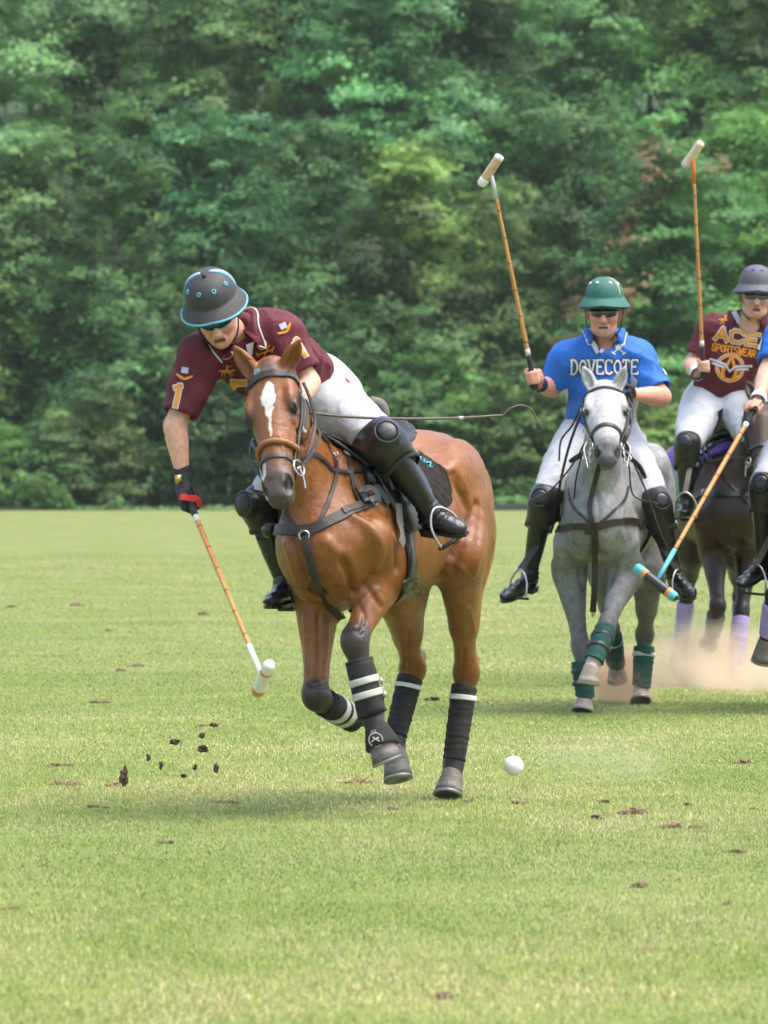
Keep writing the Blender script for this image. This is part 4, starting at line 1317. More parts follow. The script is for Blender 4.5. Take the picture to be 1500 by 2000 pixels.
GLY = {  # stroke letters in a 1 x 1.4 box
 'A': [[(0, 0), (.5, 1.4), (1, 0)], [(.22, .45), (.78, .45)]], 'B': [[(0, 0), (0, 1.4), (.7, 1.4), (.9, 1.1), (.7, .75), (0, .75)], [(.7, .75), (1, .4), (.75, 0), (0, 0)]],
 'C': [[(1, 1.15), (.75, 1.4), (.25, 1.4), (0, 1.1), (0, .3), (.25, 0), (.75, 0), (1, .25)]], 'D': [[(.1, 0), (.1, 1.4), (.6, 1.4), (.95, 1.0), (.95, .4), (.6, 0), (.1, 0)]],
 'E': [[(1, 1.4), (.05, 1.4), (.05, 0), (1, 0)], [(.05, .72), (.75, .72)]], 'O': [[(.5, 1.4), (.1, 1.1), (0, .7), (.1, .3), (.5, 0), (.9, .3), (1, .7), (.9, 1.1), (.5, 1.4)]],
 'P': [[(0, 0), (0, 1.4), (.75, 1.4), (1, 1.15), (1, .85), (.75, .62), (0, .62)]], 'R': [[(0, 0), (0, 1.4), (.75, 1.4), (1, 1.15), (1, .85), (.75, .62), (0, .62)], [(.5, .62), (1, 0)]],
 'S': [[(1, 1.2), (.75, 1.4), (.25, 1.4), (0, 1.15), (.05, .85), (.95, .55), (1, .25), (.75, 0), (.25, 0), (0, .2)]], 'T': [[(0, 1.4), (1, 1.4)], [(.5, 1.4), (.5, 0)]],
 'V': [[(0, 1.4), (.5, 0), (1, 1.4)]], 'W': [[(0, 1.4), (.25, 0), (.5, .9), (.75, 0), (1, 1.4)]], '1': [[(.15, 1.1), (.5, 1.4), (.5, 0)]],
 '3': [[(0, 1.2), (.3, 1.4), (.7, 1.4), (.95, 1.1), (.7, .75), (.35, .75)], [(.7, .75), (1, .4), (.75, 0), (.25, 0), (0, .25)]],
 'serif': []}
def text_strokes(txt, h, adv, wfac=.62):
    out = []; x = 0
    for ch in txt:
        for ln in GLY[ch]: out.append([(x + p[0] * h * wfac, p[1] * h / 1.4) for p in ln])
        x += adv
    return out, x
def decal(name, polys, origin, u, w, d, bvh, m, parent, off=.002, step=.008):
    v, f = decal_mesh(polys, np.asarray(origin, float), unit(u), unit(w), d, bvh, off, step)
    if not f: return None
    return obj(name, v, f, m, parent, smooth=False)

def mallet(hand, head, grip_m, tip_m, hd, label, bands, r=.011, grip=.22, tipl=.14, loops=True, hl=.225, hr=.024, head_m=None, back=.05, body_m=None):
    """cane mallet: grip round the hand, bamboo cane with nodes, cigar-shaped head along hd"""
    hand = np.asarray(hand, float); head = np.asarray(head, float)
    ax = unit(head - hand)
    o = root('mallet', lerp(hand, head, .5), label, 'mallet', 'polo mallets')
    L = np.linalg.norm(head - hand)
    a = hand - ax * back
    T = np.linspace(0, 1, 40)
    g0 = grip; 
    MB().tube([a, a + ax * .01, a + ax * .04, a + ax * .1, a + ax * (g0 - .02), a + ax * g0], [.016, .019, .016, .0155, .0145, .011], 14).build('grip', grip_m, o)
    sh = MB()
    c0 = a + ax * g0; c1 = head - ax * tipl
    P = [lerp(c0, c1, t) for t in T]
    rr = [lerp(r, r * .8, t) for t in T]
    sh.tube(P, rr, 12)
    sh.build('cane', M_CANE, o)
    ln = np.linalg.norm(c1 - c0); nn = 6
    for i in range(nn):
        t = (i + .5) / nn + .02 * math.sin(i * 3.1)
        c = lerp(c0, c1, t); q = lerp(r, r * .8, t)
        MB().tube([c - ax * .006, c, c + ax * .006], [q * 1.0, q * 1.12, q * 1.0], 12).build('cane_node', M_NODE, o)
    MB().tube([c0 - ax * .002, c0 + ax * .035], [r * 1.12, r * 1.1], 12).build('ferrule', M_TAPE, o)
    MB().tube([c1 - ax * .003, head], [r * .95, r * .85], 12).build('tip_wrap', tip_m, o)
    hd = unit(hd)
    S = np.linspace(-1, 1, 25)
    prof = [hr * (1.0 if abs(q) < .8 else math.sqrt(max(0.0, 1 - ((abs(q) - .8) / .23) ** 2 * .55))) for q in S]
    hb = MB().tube([head + hd * hl / 2 * q for q in S], prof, 20).build('head', head_m or M_HEADW, o)
    for (q0, q1, bm) in bands:
        def rad(q): return hr * (1.0 if abs(q) < .8 else math.sqrt(max(0.0, 1 - ((abs(q) - .8) / .23) ** 2 * .55))) + .0012
        qs = np.linspace(q0, q1, 8)
        MB().tube([head + hd * hl / 2 * q for q in qs], [rad(q) for q in qs], 20).build('band', bm, hb)
    return o
M_CANE = mat('bamboo_cane', (.50, .24, .065), .45, (.40, .17, .042), 18, stretch=(1, 1, .3))
M_NODE = mat('bamboo_node', (.22, .09, .03), .6)
M_GRIP = mat('rubber_grip', (.018, .018, .018), .8, bump=.5, bscale=250)
M_HEADW = mat('bleached_wood', (.58, .42, .25), .6, (.5, .34, .18), 30, stretch=(1, 1, 1))
M_TEALP = mat('teal_paint', (.085, .36, .44), .5)
M_WHITEP = mat('white_paint', (.72, .71, .68), .5)
M_ORBAND = mat('orange_tape', (.52, .22, .05), .5)

def on(b, pts, off=.004, Y=23.0): 
    return [hp(b, x, y, Y) for x, y in pts]
def one(b, px, py, h, tilt, parent, Y=23.0, m=None, slant=.0):
    t = math.radians(tilt); u = V(math.cos(t), 0, math.sin(t)); w = V(-math.sin(t), 0, math.cos(t))
    st = [[(-.26, .62), (.02, .78), (.02, -.75)]]
    ln = [[(p[0] * h, p[1] * h) for p in q] for q in st]
    decal('number_edge', strokes(ln, h * .50), at(px, py, Y), u, w, V(0, 1, 0), b, M_PRWHITE, parent, off=.002)
    decal('number', strokes(ln, h * .34), at(px, py, Y), u, w, V(0, 1, 0), b, m or M_ORANGE, parent, off=.0035)
def wing(b, px, py, s_, tilt, parent, m, Y=23.0):
    t = math.radians(tilt); u = V(math.cos(t), 0, math.sin(t)); w = V(-math.sin(t), 0, math.cos(t))
    P = [[(-1, .35), (-.95, .05), (-.35, -.30), (-.2, .0)], [(-.35, -.30), (-.2, 0), (0, -.12), (0, -.4)], [(0, -.4), (0, -.12), (.2, 0), (.35, -.30)], [(.2, .0), (.35, -.3), (.95, .05), (1, .35)]]
    decal('wing_print', [[(x * s_, y * s_) for x, y in q] for q in P], at(px, py, Y), u, w, V(0, 1, 0), b, m, parent, off=.003)
def polo_pony(b, px, py, s_, parent, m, Y=23.0, d=V(0, 1, 0), o=None, u=V(1, 0, 0), w=V(0, 0, 1)):
    """small print of a galloping pony and player"""
    P = [[(-.7, -.1), (.5, -.05), (.55, .28), (-.6, .3)], [(.4, .0), (.55, .28), (.95, .45), (.9, .18)], [(.85, .2), (.95, .45), (1.15, .2), (1.0, .08)],
         [(-.2, .25), (.2, .25), (.28, .75), (-.05, .8)], [(.0, .78), (.25, .75), (.22, 1.0), (.03, 1.0)], [(-.6, .1), (-.7, .3), (-1.1, .1), (-1.05, 0)],
         [(-.6, -.05), (-.42, -.08), (-.75, -.6), (-.88, -.55)], [(-.35, -.08), (-.15, -.08), (-.3, -.62), (-.42, -.6)], [(.2, -.05), (.38, -.05), (.62, -.5), (.5, -.55)], [(.4, -.02), (.52, .05), (.95, -.3), (.85, -.4)],
         [(.2, .6), (.25, .68), (.8, .95), (.85, .88)]]
    decal('pony_print', [[(x * s_, y * s_) for x, y in q] for q in P], at(px, py, Y) if o is None else o, u, w, d, b, m, parent, off=.003)
def boot(kn, an, toe, parent, name='boot', r=(.066, .062, .042), sole=V(0, 0, -1), m=M_BLKL, zip_=None):
    s = SDF(*bbox([kn, an, toe], .12), .007)
    ax = unit(an - kn); fd = unit(toe - an)
    s.loft([(*lerp(kn, an, -.06), r[0], r[0]), (*lerp(kn, an, .25), r[1], r[1] * 1.08), (*lerp(kn, an, .6), r[1] * .86, r[1] * .9), (*lerp(kn, an, .9), r[2], r[2] * 1.05), (*an, r[2], r[2] * 1.1)], np.cross(ax, fd), k=.01)
    sd = np.cross(ax, fd)
    heel = an - fd * .035 + sole * .052
    s.cap(an - fd * .01, heel, .042, .036, k=.03)
    s.loft([(*(an + sole * .02), .038, .042), (*lerp(an + sole * .03, toe, .45), .042, .036), (*lerp(an + sole * .035, toe, .8), .044, .028), (*toe, .03, .02)], sd, k=.03)
    v, f = s.mesh(2); N = vnormals(v, f)
    wf = np.exp(-(((v - an) @ ax) / .05) ** 2)
    v = v + N * (.004 * wf * np.sin((v - an) @ (ax + .25 * fd) * 210))[:, None]
    o = obj(name, v, f, m, parent)
    # sole and heel
    up = -sole; q = unit(np.cross(fd, up))
    f2 = fd
    hb = heel + sole * .03; tb = toe + sole * .018
    mb = MB()
    L = np.linalg.norm(tb - hb) ; d = unit(tb - hb)
    prof = [(-.04, .022), (-.03, .034), (.0, .037), (.3 * L, .032), (.62 * L, .043), (.85 * L, .040), (L * .98, .026), (L + .012, .008)]
    top = [hb + d * x + q * w for x, w in prof] + [hb + d * x - q * w for x, w in reversed(prof)]
    bt = [p + sole * .014 for p in top]
    mb.ring_loft([top, bt])
    mb.build('sole', M_BLKL, o, smooth=False)
    MB().box(hb + d * .005 + sole * .022, (.034, .033, .012), np.array([d, q, -sole])).build('heel', M_BLKL, o, smooth=False)
    return o
def knee_pad(a, kn, b, front, parent, r=.088, strap_=True):
    """moulded pad from above the knee to below it, with a round cap in front"""
    s = SDF(*bbox([a, kn, b], .14), .007)
    ax = unit(b - a); front = unit(front - ax * (front @ ax))
    sd = np.cross(ax, front)
    s.loft([(*a, r * .98, r * .98), (*lerp(a, kn, .5), r * 1.02, r * 1.02), (*(kn + front * .012), r, r * 1.02), (*lerp(kn, b, .5), r * .95, r * .95), (*b, r * .88, r * .88)], sd, k=.0)
    s.cut(a + ax * .012, -ax); s.cut(b - ax * .012, ax)
    s.ell(kn + front * r * .93, (.026, .060, .062), np.array([front, sd, ax]), k=.004)
    s.ell(kn + front * r * 1.06, (.022, .044, .046), np.array([front, sd, ax]), k=.002)
    for c in (lerp(a, kn, .35),):
        s.loft([(*(c + front * .0), r * 1.06, r * 1.06), (*(c + ax * .014), r * 1.06, r * 1.06)], sd, k=.004, n=1)
        s.cut(a + ax * .006, -ax)
    v, f = s.mesh(1)
    o = obj('knee_pad', v, f, M_KNEE, parent)
    cc = kn + front * r * 1.12; nn_ = 28
    mb = MB().ring_loft([[cc + sd * R_ * math.cos(q) + ax * R_ * 1.05 * math.sin(q) + front * z for q in np.linspace(0, 2 * math.pi, nn_, endpoint=False)] for R_, z in
        ((.056, -.02), (.054, .002), (.049, .006), (.045, .005), (.043, .000), (.041, .001), (.039, .009), (.034, .013), (.02, .016), (.004, .017))], cap0=False)
    mb.build('knee_cup', M_KNEE, o)
    if strap_:
        c = lerp(kn, b, .80)
        MB().tube([c - ax * .024, c - ax * .02, c + ax * .02, c + ax * .024], [r * .93, r * .985, r * .96, r * .9], 26, cap=False).build('strap', M_STRAPB, o)
        buckle(c + sd * r * .9 * (1 if sd[0] > 0 else -1) + front * .02, sd, ax, .012, .012, M_STEEL, o, .003)
    return o
def glasses(Q, m, frame_m, parent, w=.062, h=.02, wrapx=.03, zc=-.012, x0=.108):
    n = 17; rows = []
    T = np.linspace(-1, 1, n)
    o = MB()
    top = [Q(x0 - wrapx * t * t * 1.3, w * t, zc + h * (1 - .25 * abs(t) ** 3)) for t in T]
    bot = [Q(x0 + .003 - wrapx * t * t * 1.3, w * t, zc - h * (1 - .35 * abs(t) ** 3) * (1 - .55 * math.exp(-(t / .16) ** 2))) for t in T]
    tb = [p + (Q(-.003, 0, 0) - Q(0, 0, 0)) for p in top]; bb = [p + (Q(-.003, 0, 0) - Q(0, 0, 0)) for p in bot]
    v = top + bot + tb + bb; f = []
    for i in range(n - 1):
        f += [(i, i+1, n+i+1, n+i), (2*n+i+1, 2*n+i, 3*n+i, 3*n+i+1), (i+1, i, 2*n+i, 2*n+i+1), (n+i, n+i+1, 3*n+i+1, 3*n+i)]
    g = obj('glasses', v, f, m, parent)
    MB().tube(top, .0028, 6).build('frame', frame_m, g)
    if frame_m is not M_STRAPB: MB().tube(bot, .0028, 6).build('frame', frame_m, g)
    for sd in (1, -1): MB().tube([Q(x0 - wrapx * 1.3, w * sd, zc + h * .4), Q(.02, .082 * sd, zc + .006), Q(-.02, .084 * sd, zc + .0)], .003, 6).build('temple', frame_m, g)
    return g

def grey_cols(h, legs, v, base=.30):
    c = np.full((len(v), 3), base); loc = h.loc(v); hl = h.hloc(v)
    dap = vnoise(v * 16, 2) * .5 + vnoise(v * 34, 3) * .35
    c = c * (1 + .42 * dap[:, None])
    def blend(w, col):
        nonlocal c
        c = c * (1 - w[:, None]) + np.asarray(col) * w[:, None]
    big = vnoise(v * 5, 7)
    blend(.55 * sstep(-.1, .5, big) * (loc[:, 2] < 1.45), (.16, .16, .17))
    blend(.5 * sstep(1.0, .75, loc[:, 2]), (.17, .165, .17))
    for key in legs:
        P = legs[key]; j = P[2] if key[1] == 'F' else P[1]
        blend(.6 * sstep(.16, .05, np.linalg.norm(v - j, axis=1) + .03 * dap), (.075, .07, .07))
        co, so = P[-2], P[-1]
        blend(.85 * sstep(.12, .07, np.linalg.norm(v - co, axis=1)), (.42, .33, .27))
    s_, l_, n_ = hl[:, 0], hl[:, 1], hl[:, 2]
    inh = (s_ > -.1) & (s_ < .7) & (np.abs(l_) < .16) & (n_ > -.3) & (n_ < .08)
    blend(inh * .8, (.48, .475, .47)); c = c * (1 + .06 * dap[:, None])
    blend(inh * sstep(.40, .53, s_ + .02 * dap) * .92, (.050, .049, .052))
    blend(inh * sstep(.50, .56, s_) * sstep(-.085, -.10, n_) * .7, (.26, .23, .18))
    for sd in (1, -1):
        d = np.sqrt(((s_ - .2) / 1.25) ** 2 + (l_ - .09 * sd) ** 2 + (n_ + .05) ** 2)
        blend(inh * sstep(.05, .02, d) * .8, (.08, .075, .075))
        d = np.sqrt(((s_ - .562) / 1.2) ** 2 + (l_ - .044 * sd) ** 2 + ((n_ + .040) / 1.2) ** 2)
        blend(inh * sstep(.027, .017, d), (.010, .009, .009))
    return c
def dark_cols(h, legs, v, base=(.038, .020, .013)):
    c = np.tile(V(*base), (len(v), 1)); loc = h.loc(v)
    c *= 1 + .25 * vnoise(v * 8, 3)[:, None]
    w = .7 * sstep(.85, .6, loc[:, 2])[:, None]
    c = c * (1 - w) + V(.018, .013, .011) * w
    return c
M_GREY = mat('grey_coat', None, wrinkle=.25, wscale=24, rough=.6, spec=.3, attr='Col', col2=(.62, .62, .63), nscale=46, stretch=(1, 1, .6), bump=.08, bscale=400, contrast=(.3, .7))
M_DARK = mat('dark_brown_coat', None, rough=.45, spec=.3, attr='Col', col2=(.8, .78, .76), nscale=60, bump=.05, bscale=300)

def rider(J, r, jersey_m, label_skin=(.56, .29, .20), belly=.0, helm=None, res=.009, gl=None, stub=0., shoulder=1.0, hands=True, gripL=None, gripR=None, thick=1.0, chin=1.0, sole=(V(0, 0, -1), V(0, 0, -1)), hs=1.0):
    """upright rider from joints J (world points)"""
    hc, hf, hu = J['hc'], J['hf'], J['hu']
    pts = [J[k] for k in ('shL', 'elL', 'wrL', 'shR', 'elR', 'wrR', 'nb')] + [hc + .17, hc - .17]
    s = SDF(*bbox(pts, .11), res, [(hc - V(.11, .13, .17), hc + V(.11, .12, .08), .005)])
    R = head_sdf(s, hc, hf, hu, chin=chin, k=1.0 if thick == 1 else 1.05, hs=hs)
    s.cap(hc - R[2] * .08 - R[0] * .02, J['nb'] - V(0, 0, .02), .056 * thick, .066 * thick, k=.03)
    s.cap(lerp(J['shL'], J['shR'], .3), lerp(J['shL'], J['shR'], .7), .09, .09, k=.04)
    for q in 'LR': limb(s, J['sh' + q], J['el' + q], J['wr' + q], (.056 * thick, .048 * thick, .033 * thick))
    if gripR is not None: grip_hand(s, J['wrR'], *gripR)
    if gripL is not None: grip_hand(s, J['wrL'], *gripL)
    v, f = s.mesh(2)
    obj('body', v, f, M_SKIN, r, cols=face_cols(v, hc, R, stub, label_skin, hs=hs))
    # jersey
    s = SDF(*bbox([J['pel'], J['shL'], J['shR'], J['elL'], J['elR'], J['nb']], .22), res)
    sx = unit(J['shL'] - J['shR']); w = np.linalg.norm(J['shL'] - J['shR']) / 2
    pel, nb = J['pel'], J['nb']
    fr = unit(np.cross(sx, unit(nb - pel)));
    if fr[1] > 0: fr = -fr
    s.loft([(*lerp(pel, nb, -.02), .160 + belly * .5, .125 + belly * .6), (*(lerp(pel, nb, .2) + fr * belly * .5), .165 + belly * .6, .125 + belly), (*(lerp(pel, nb, .42) + fr * belly * .5), .165 + belly * .5, .125 + belly), (*lerp(pel, nb, .68), w * .92, .125 + belly * .3), (*lerp(pel, nb, .86), w * .85, .105), (*lerp(pel, nb, 1.0), .085, .075)], sx, k=.02)
    cuf = J.get('cuff', .72)
    for q in 'LR':
        a, e = J['sh' + q], J['el' + q]
        s.cap(lerp(pel, nb, .84), a, .10, .088 * shoulder, k=.06)
        cu = lerp(a, e, cuf)
        s.loft([(*a, .088 * shoulder, .088 * shoulder), (*lerp(a, cu, .5), .084 * shoulder, .084 * shoulder), (*lerp(a, cu, 1.15), .082 * shoulder, .080 * shoulder)], V(.2, .7, .4), k=.05, n=5)
    wc = None
    for q in 'LR':
        a, e = J['sh' + q], J['el' + q]; cu = lerp(a, e, cuf); t = unit(e - a)
        s.cap(lerp(a, cu, .82), cu + t * .13, .062 * shoulder, .068 * shoulder, k=.004, mode='s')
        pl = cu + t * .012
        sl, X_, Y_, Z_ = s._blk(cu - .15, cu + .15)
        dd = (X_ - pl[0]) * t[0] + (Y_ - pl[1]) * t[1] + (Z_ - pl[2]) * t[2]
        s.D[sl] = np.maximum(s.D[sl], np.where(np.sqrt((X_-cu[0])**2 + (Y_-cu[1])**2 + (Z_-cu[2])**2) < .13, dd, -1).astype(np.float32))
    s.cap(nb - V(0, .01, .04) + fr * .03, hc - R[2] * .1 + fr * .05, .056 * thick, .075 * thick, k=.01, mode='s')
    v, f = s.mesh(2); N = vnormals(v, f)
    wc = np.ones(len(v))
    for q in 'LR': wc = np.minimum(wc, sstep(.04, .13, np.linalg.norm(v - lerp(J['sh' + q], J['el' + q], cuf), axis=1)))
    v = fold(v, N * wc[:, None], V(.25, .1, 1), .0095, 5, 9.5, 2.6)
    v = fold(v, N * wc[:, None], V(.8, 0, -.5), .008, 6, 11, 3)
    v = relax(v, f, .3)
    jr = obj('jersey', v, f, jersey_m, r); bj = bvh_of(v, f)
    # breeches
    s = SDF(*bbox([pel, J['hipL'], J['knL'], J['hipR'], J['knR']], .2), res)
    s.loft([(*lerp(pel, nb, .12), .150 + belly * .4, .115 + belly * .4), (*lerp(pel, nb, .0), .165 + belly * .4, .13 + belly * .4), (*(pel - V(0, 0, .10)), .165, .14)], sx, k=.02)
    for q in 'LR':
        a, k_ = J['hip' + q], J['kn' + q]
        s.loft([(*a, .118 * thick, .118 * thick), (*lerp(a, k_, .45), .102 * thick, .104 * thick), (*lerp(a, k_, .8), .08 * thick, .082 * thick), (*k_, .07, .07)], V(0, 1, 0), k=.07)
    v, f = s.mesh(2); N = vnormals(v, f)
    v = fold(v, N, V(.9, .2, .25), .008, 21, 12, 3)
    v = fold(v, N, V(.3, .2, .9), .006, 22, 12, 3)
    obj('breeches', v, f, M_BREECH, r)
    for i, q in enumerate('LR'):
        boot(lerp(J['kn' + q], J['an' + q], .05), J['an' + q], J['to' + q], r, sole=sole[i])
        knee_pad(lerp(J['hip' + q], J['kn' + q], .78), J['kn' + q], lerp(J['kn' + q], J['an' + q], .42), V(-.3 if q == 'R' else .3, -1, .15), r, r=.085)
    Q = lambda x, y, z: hc + (R[0] * x + R[1] * y + R[2] * z) * hs
    return jr, bj, R, Q, fr
def collar(jr, bj, c, fr, up, m, trim, r0=.074, h=.036, opn=42, ro=.112, tip=.035, tr=.0035, drop=.05):
    """turned-down collar: a sheet from the neck down on to the jersey, open in front"""
    up = unit(up); fr = unit(fr - up * (fr @ up)); lf = np.cross(up, fr)
    rings = [[], [], [], []]
    for az in np.radians(np.linspace(opn, 360 - opn, 45)):
        d = fr * math.cos(az) + lf * math.sin(az)
        e = min(az, 2 * math.pi - az) - math.radians(opn)
        R_ = ro + tip * math.exp(-(e / math.radians(22)) ** 2)
        r = bj.ray_cast(Vector(c + d * R_ + up * .2 + fr * .0), Vector(-up), .5)
        q = np.array(r[0]) + up * .010 if r[0] is not None else c + d * R_ - up * .02
        if (q - c) @ up < -drop:
            q = c + d * R_ - up * drop
            rr = bj.find_nearest(Vector(q)); q = np.array(rr[0]) + np.array(rr[1]) * .010
        t0 = c + d * r0 + up * h
        rings[0].append(c + d * (r0 - .006) + up * (h - .03)); rings[1].append(t0); rings[2].append(lerp(t0, q, .45) + up * .014 + d * .004); rings[3].append(q)
    mb = MB()
    n = len(rings[0]); v = [x for r in rings for x in r]
    f = [(i*n+j, i*n+j+1, (i+1)*n+j+1, (i+1)*n+j) for i in range(3) for j in range(n - 1)]
    o = obj('collar', v, f, m, jr)
    md = o.modifiers.new('thickness', 'SOLIDIFY'); md.thickness = .004; md.offset = 0
    if trim is not None: MB().tube([x + up * .002 for x in rings[3]], tr, 6).build('collar_trim', trim, o)
    return o
# ---------------------------------------------------------------- bay horse in front
h1 = Horse(-.082, 23.4, 21)
X = h1.X
legs1 = {
 'LF': [X(728, 1048, .42), X(750, 1118, .22), X(692, 1252, .50), X(730, 1408, .52), X(740, 1438, .53), X(760, 1486, .52)],
 'RF': [X(600, 1048, .42), X(622, 1145, .20), X(617, 1362, .36), X(685, 1402, .12), X(705, 1396, .06), X(722, 1376, .01)],
 'LH': [X(893, 1085, -.50), X(911, 1312, -.95), X(886, 1490, -.86), X(883, 1516, -.84), X(878, 1556, -.80)],
 'RH': [X(775, 1150, -.45), X(806, 1305, -.86), X(772, 1440, -.76), X(772, 1468, -.74), X(782, 1524, -.71)],
}
h1.hw = 1.14
poll = X(516, 714, .78)
h1.set_head(poll, V(.040, -.30, -.475), V(math.cos(math.radians(27)), -math.sin(math.radians(27)), .03))
neck1 = [(*h1.L(.20, 0, 1.20), .17, .28), (*h1.L(.38, -.03, 1.30), .125, .215), (*(lerp(h1.L(.42, 0, 1.36), h1.H(.03, 0, -.16), .5) + V(-.035, 0, -.05)), .095, .16), (*h1.H(.04, 0, -.15), .072, .115), (*h1.H(.05, 0, -.10), .065, .085)]
ears1 = [(h1.H(-.005, .062, -.06), X(586, 662, .76), V(.5, -1, 0)), (h1.H(-.005, -.062, -.06), X(456, 674, .76), V(-.6, -1, 0))]
s1 = horse_sdf(h1, legs1, ears1, neck1, .009, .005)
v1, f1 = s1.mesh(2)
v1 = sculpt(v1, f1, [
 ([(884, 930), (908, 975), (917, 1013), (902, 1050), (884, 1085)], -.014, .022), ([(930, 985), (920, 1027), (905, 1067), (884, 1112)], -.010, .018),
 ([(893, 1062), (874, 1095), (862, 1122)], -.012, .016), ([(940, 1010), (938, 1060), (925, 1120)], .010, .022),
 ([(575, 1050), (585, 1085), (598, 1122)], -.012, .018), ([(668, 1092), (684, 1125), (690, 1158)], -.016, .018), ([(588, 1120), (610, 1150), (635, 1180)], -.012, .016),
 ([(760, 1010), (772, 1060), (776, 1110)], -.010, .018), ([(690, 1010), (722, 1030), (745, 1070), (735, 1110)], .009, .022), ([(640, 1060), (665, 1085)], .010, .03), ([(560, 1060), (575, 1110), (590, 1150)], .008, .025),
 ([(712, 1140), (730, 1165), (745, 1185)], -.008, .012), ([(622, 1205), (620, 1270), (614, 1325)], -.010, .012), ([(596, 1200), (598, 1260), (600, 1310)], .006, .012), ([(700, 1180), (712, 1205), (705, 1235)], -.008, .010), ([(640, 1215), (638, 1270), (632, 1320)], .006, .010), ([(650, 880), (700, 960), (720, 1000)], -.010, .022),
 ([(893, 1103), (905, 1115), (917, 1127)], .004, .008), ([(873, 1160), (895, 1172), (917, 1193), (927, 1233)], .004, .008), ([(850, 900), (880, 925), (905, 960)], .005, .012), ([(700, 1180), (720, 1160), (738, 1150)], .004, .008),
 ([(545, 850), (552, 870), (556, 895)], .003, .007), ([(575, 830), (585, 850), (592, 870)], -.006, .012), ([(905, 1265), (903, 1300), (896, 1335)], -.006, .010), ([(800, 1230), (795, 1270), (788, 1310)], -.006, .010),
 ([(668, 1225), (690, 1232), (715, 1228)], -.006, .010), ([(600, 1335), (622, 1342), (645, 1338)], -.006, .010)])
v1 = v1 + vnormals(v1, f1) * ((.0035 * vnoise(v1 * 11, 31) + .0012 * vnoise(v1 * 34, 32)) * (h1.hloc(v1)[:, 0] < -.05) + .0008 * vnoise(v1 * 50, 33))[:, None]
horse1 = root('horse', h1.L(0, 0, 0), 'bay horse with white star and stripe galloping in front', 'horse', 'polo horses')
obj('body', v1, f1, M_BAY, horse1, cols=coat_bay(h1, legs1, v1))
eyes(h1, horse1)
for k in ('LF', 'RF', 'LH', 'RH'):
    d = legs1[k][-1] - legs1[k][-2]
    fwd = h1.fw if k != 'RF' else -h1.up
    place_hoof(legs1[k], fwd, horse1)
# ---------------------------------------------------------------- bay horse: wraps and tack
b1 = bvh_of(v1, f1)
def q1(px, py, Y=23.2): return hp(b1, px, py, Y)
for k, pxs, tape in (('LH', (.16, .97), 1), ('RH', (.14, .97), 1)):
    P = legs1[k]; a, b = lerp(P[1], P[2], pxs[0]), lerp(P[1], P[2], pxs[1]) 
    w = wrap_mesh(a, b, .054, .046, turns=12, lip=.0028, seed=3).build('leg_wrap', M_WRAPB, horse1)
    ax = unit(b - a); c = lerp(a, b, .16)
    wrap_mesh(lerp(a, b, .12), lerp(a, b, .19), .0600, .0592, turns=1, lip=.0, seed=3).build('tape_band', M_TAPE, w)
P = legs1['LF']; hoof_boot(lerp(P[2], P[3], .28), lerp(P[2], P[3], .93), .056, .058, horse1, V(1, -.2, 0))
P = legs1['RF']; hoof_boot(lerp(P[2], P[3], .30), lerp(P[2], P[3], 1.05), .056, .052, horse1, V(.2, -1, .1))
P = legs1['LF']                                  # bell boot over the lifted hoof
ax = unit(P[5] - P[3])
bb_ = MB().tube([lerp(P[3], P[5], t) + h1.fw * o for t, o in ((.12, 0), (.22, 0), (.42, .004), (.62, .010), (.66, .011))], [.046, .051, .063, .070, .067], 24).build('bell_boot', M_WRAPB, horse1)
c = lerp(P[3], P[5], .42) + V(-.018, -.074, -.005)
ring_flat(c, V(-.15, -1, -.15), V(1, 0, 0), .026, .030).build('badge', M_TAPE, bb_)
MB().tube([c + V(-.018, -.002, -.008), c + V(0, -.003, .004), c + V(.018, -.002, -.008)], .003, 6).add(MB().tube([c + V(-.012, -.003, .01), c + V(0, -.003, .003), c + V(.012, -.003, .01)], .003, 6).v, MB().tube([c, c + V(.01, 0, 0), c + V(.02, 0, 0)], .003, 6).f).build('badge_mark', M_TAPE, bb_)

M_GREYL = mat('dark_grey_leather', (.022, .0225, .025), .42, (.034, .035, .038), 30, bump=.2)
br1, bb1 = bridle(h1, b1, 'dark leather bridle with tan braided noseband on the bay horse', M_GREYL, M_TAN)
M_TEAL = mat('teal_enamel', (.10, .42, .52), .5)
c, n = hit(b1, 505, 728) or (h1.H(.05, 0, .0), h1.hN)
c = c + n * .010
em = ring_flat(c, n, V(1, 0, 0), .012, .0145).build('emblem_ring', M_TEAL, bb1)
mb = MB()
for a, b in (((-.006, -.008), (-.006, .008)), ((.006, -.008), (.006, .008)), ((-.006, 0), (.006, 0)), ((-.010, .004), (.010, .004))):
    mb.tube([c + V(a[0], -.001, a[1]), c + V(b[0], -.001, b[1])], .0014, 5)
mb.build('emblem_letter', M_TEAL, bb1)
# gag rein, rein loops and the strap running back along the neck
strap('rein', [q1(580, 900), q1(612, 888), q1(634, 902), q1(652, 920), q1(690, 922), q1(735, 921)], .018, M_GREYL, br1, b1, off=.006)
strap('rein', [h1.H(.46, .07, -.095), h1.H(.36, .105, -.15), h1.H(.24, .11, -.215), X(598, 812, .5), X(606, 800, .35)], .013, M_BRNL, br1, None, normal=V(.6, -.7, .3))
strap('rein', [h1.H(.46, -.07, -.095), h1.H(.34, -.12, -.12), h1.H(.18, -.13, -.2), X(560, 800, .40), X(590, 790, .35)], .017, M_GREYL, br1, None, normal=V(-.6, -.7, .3))
strap('jaw_strap', [h1.H(.05, .098, -.12), h1.H(.12, .104, -.17), h1.H(.20, .102, -.20), h1.H(.31, .092, -.17), h1.H(.40, .085, -.135)], .016, M_BRNL, br1, None, normal=h1.hL * .8 + h1.hN * .5)
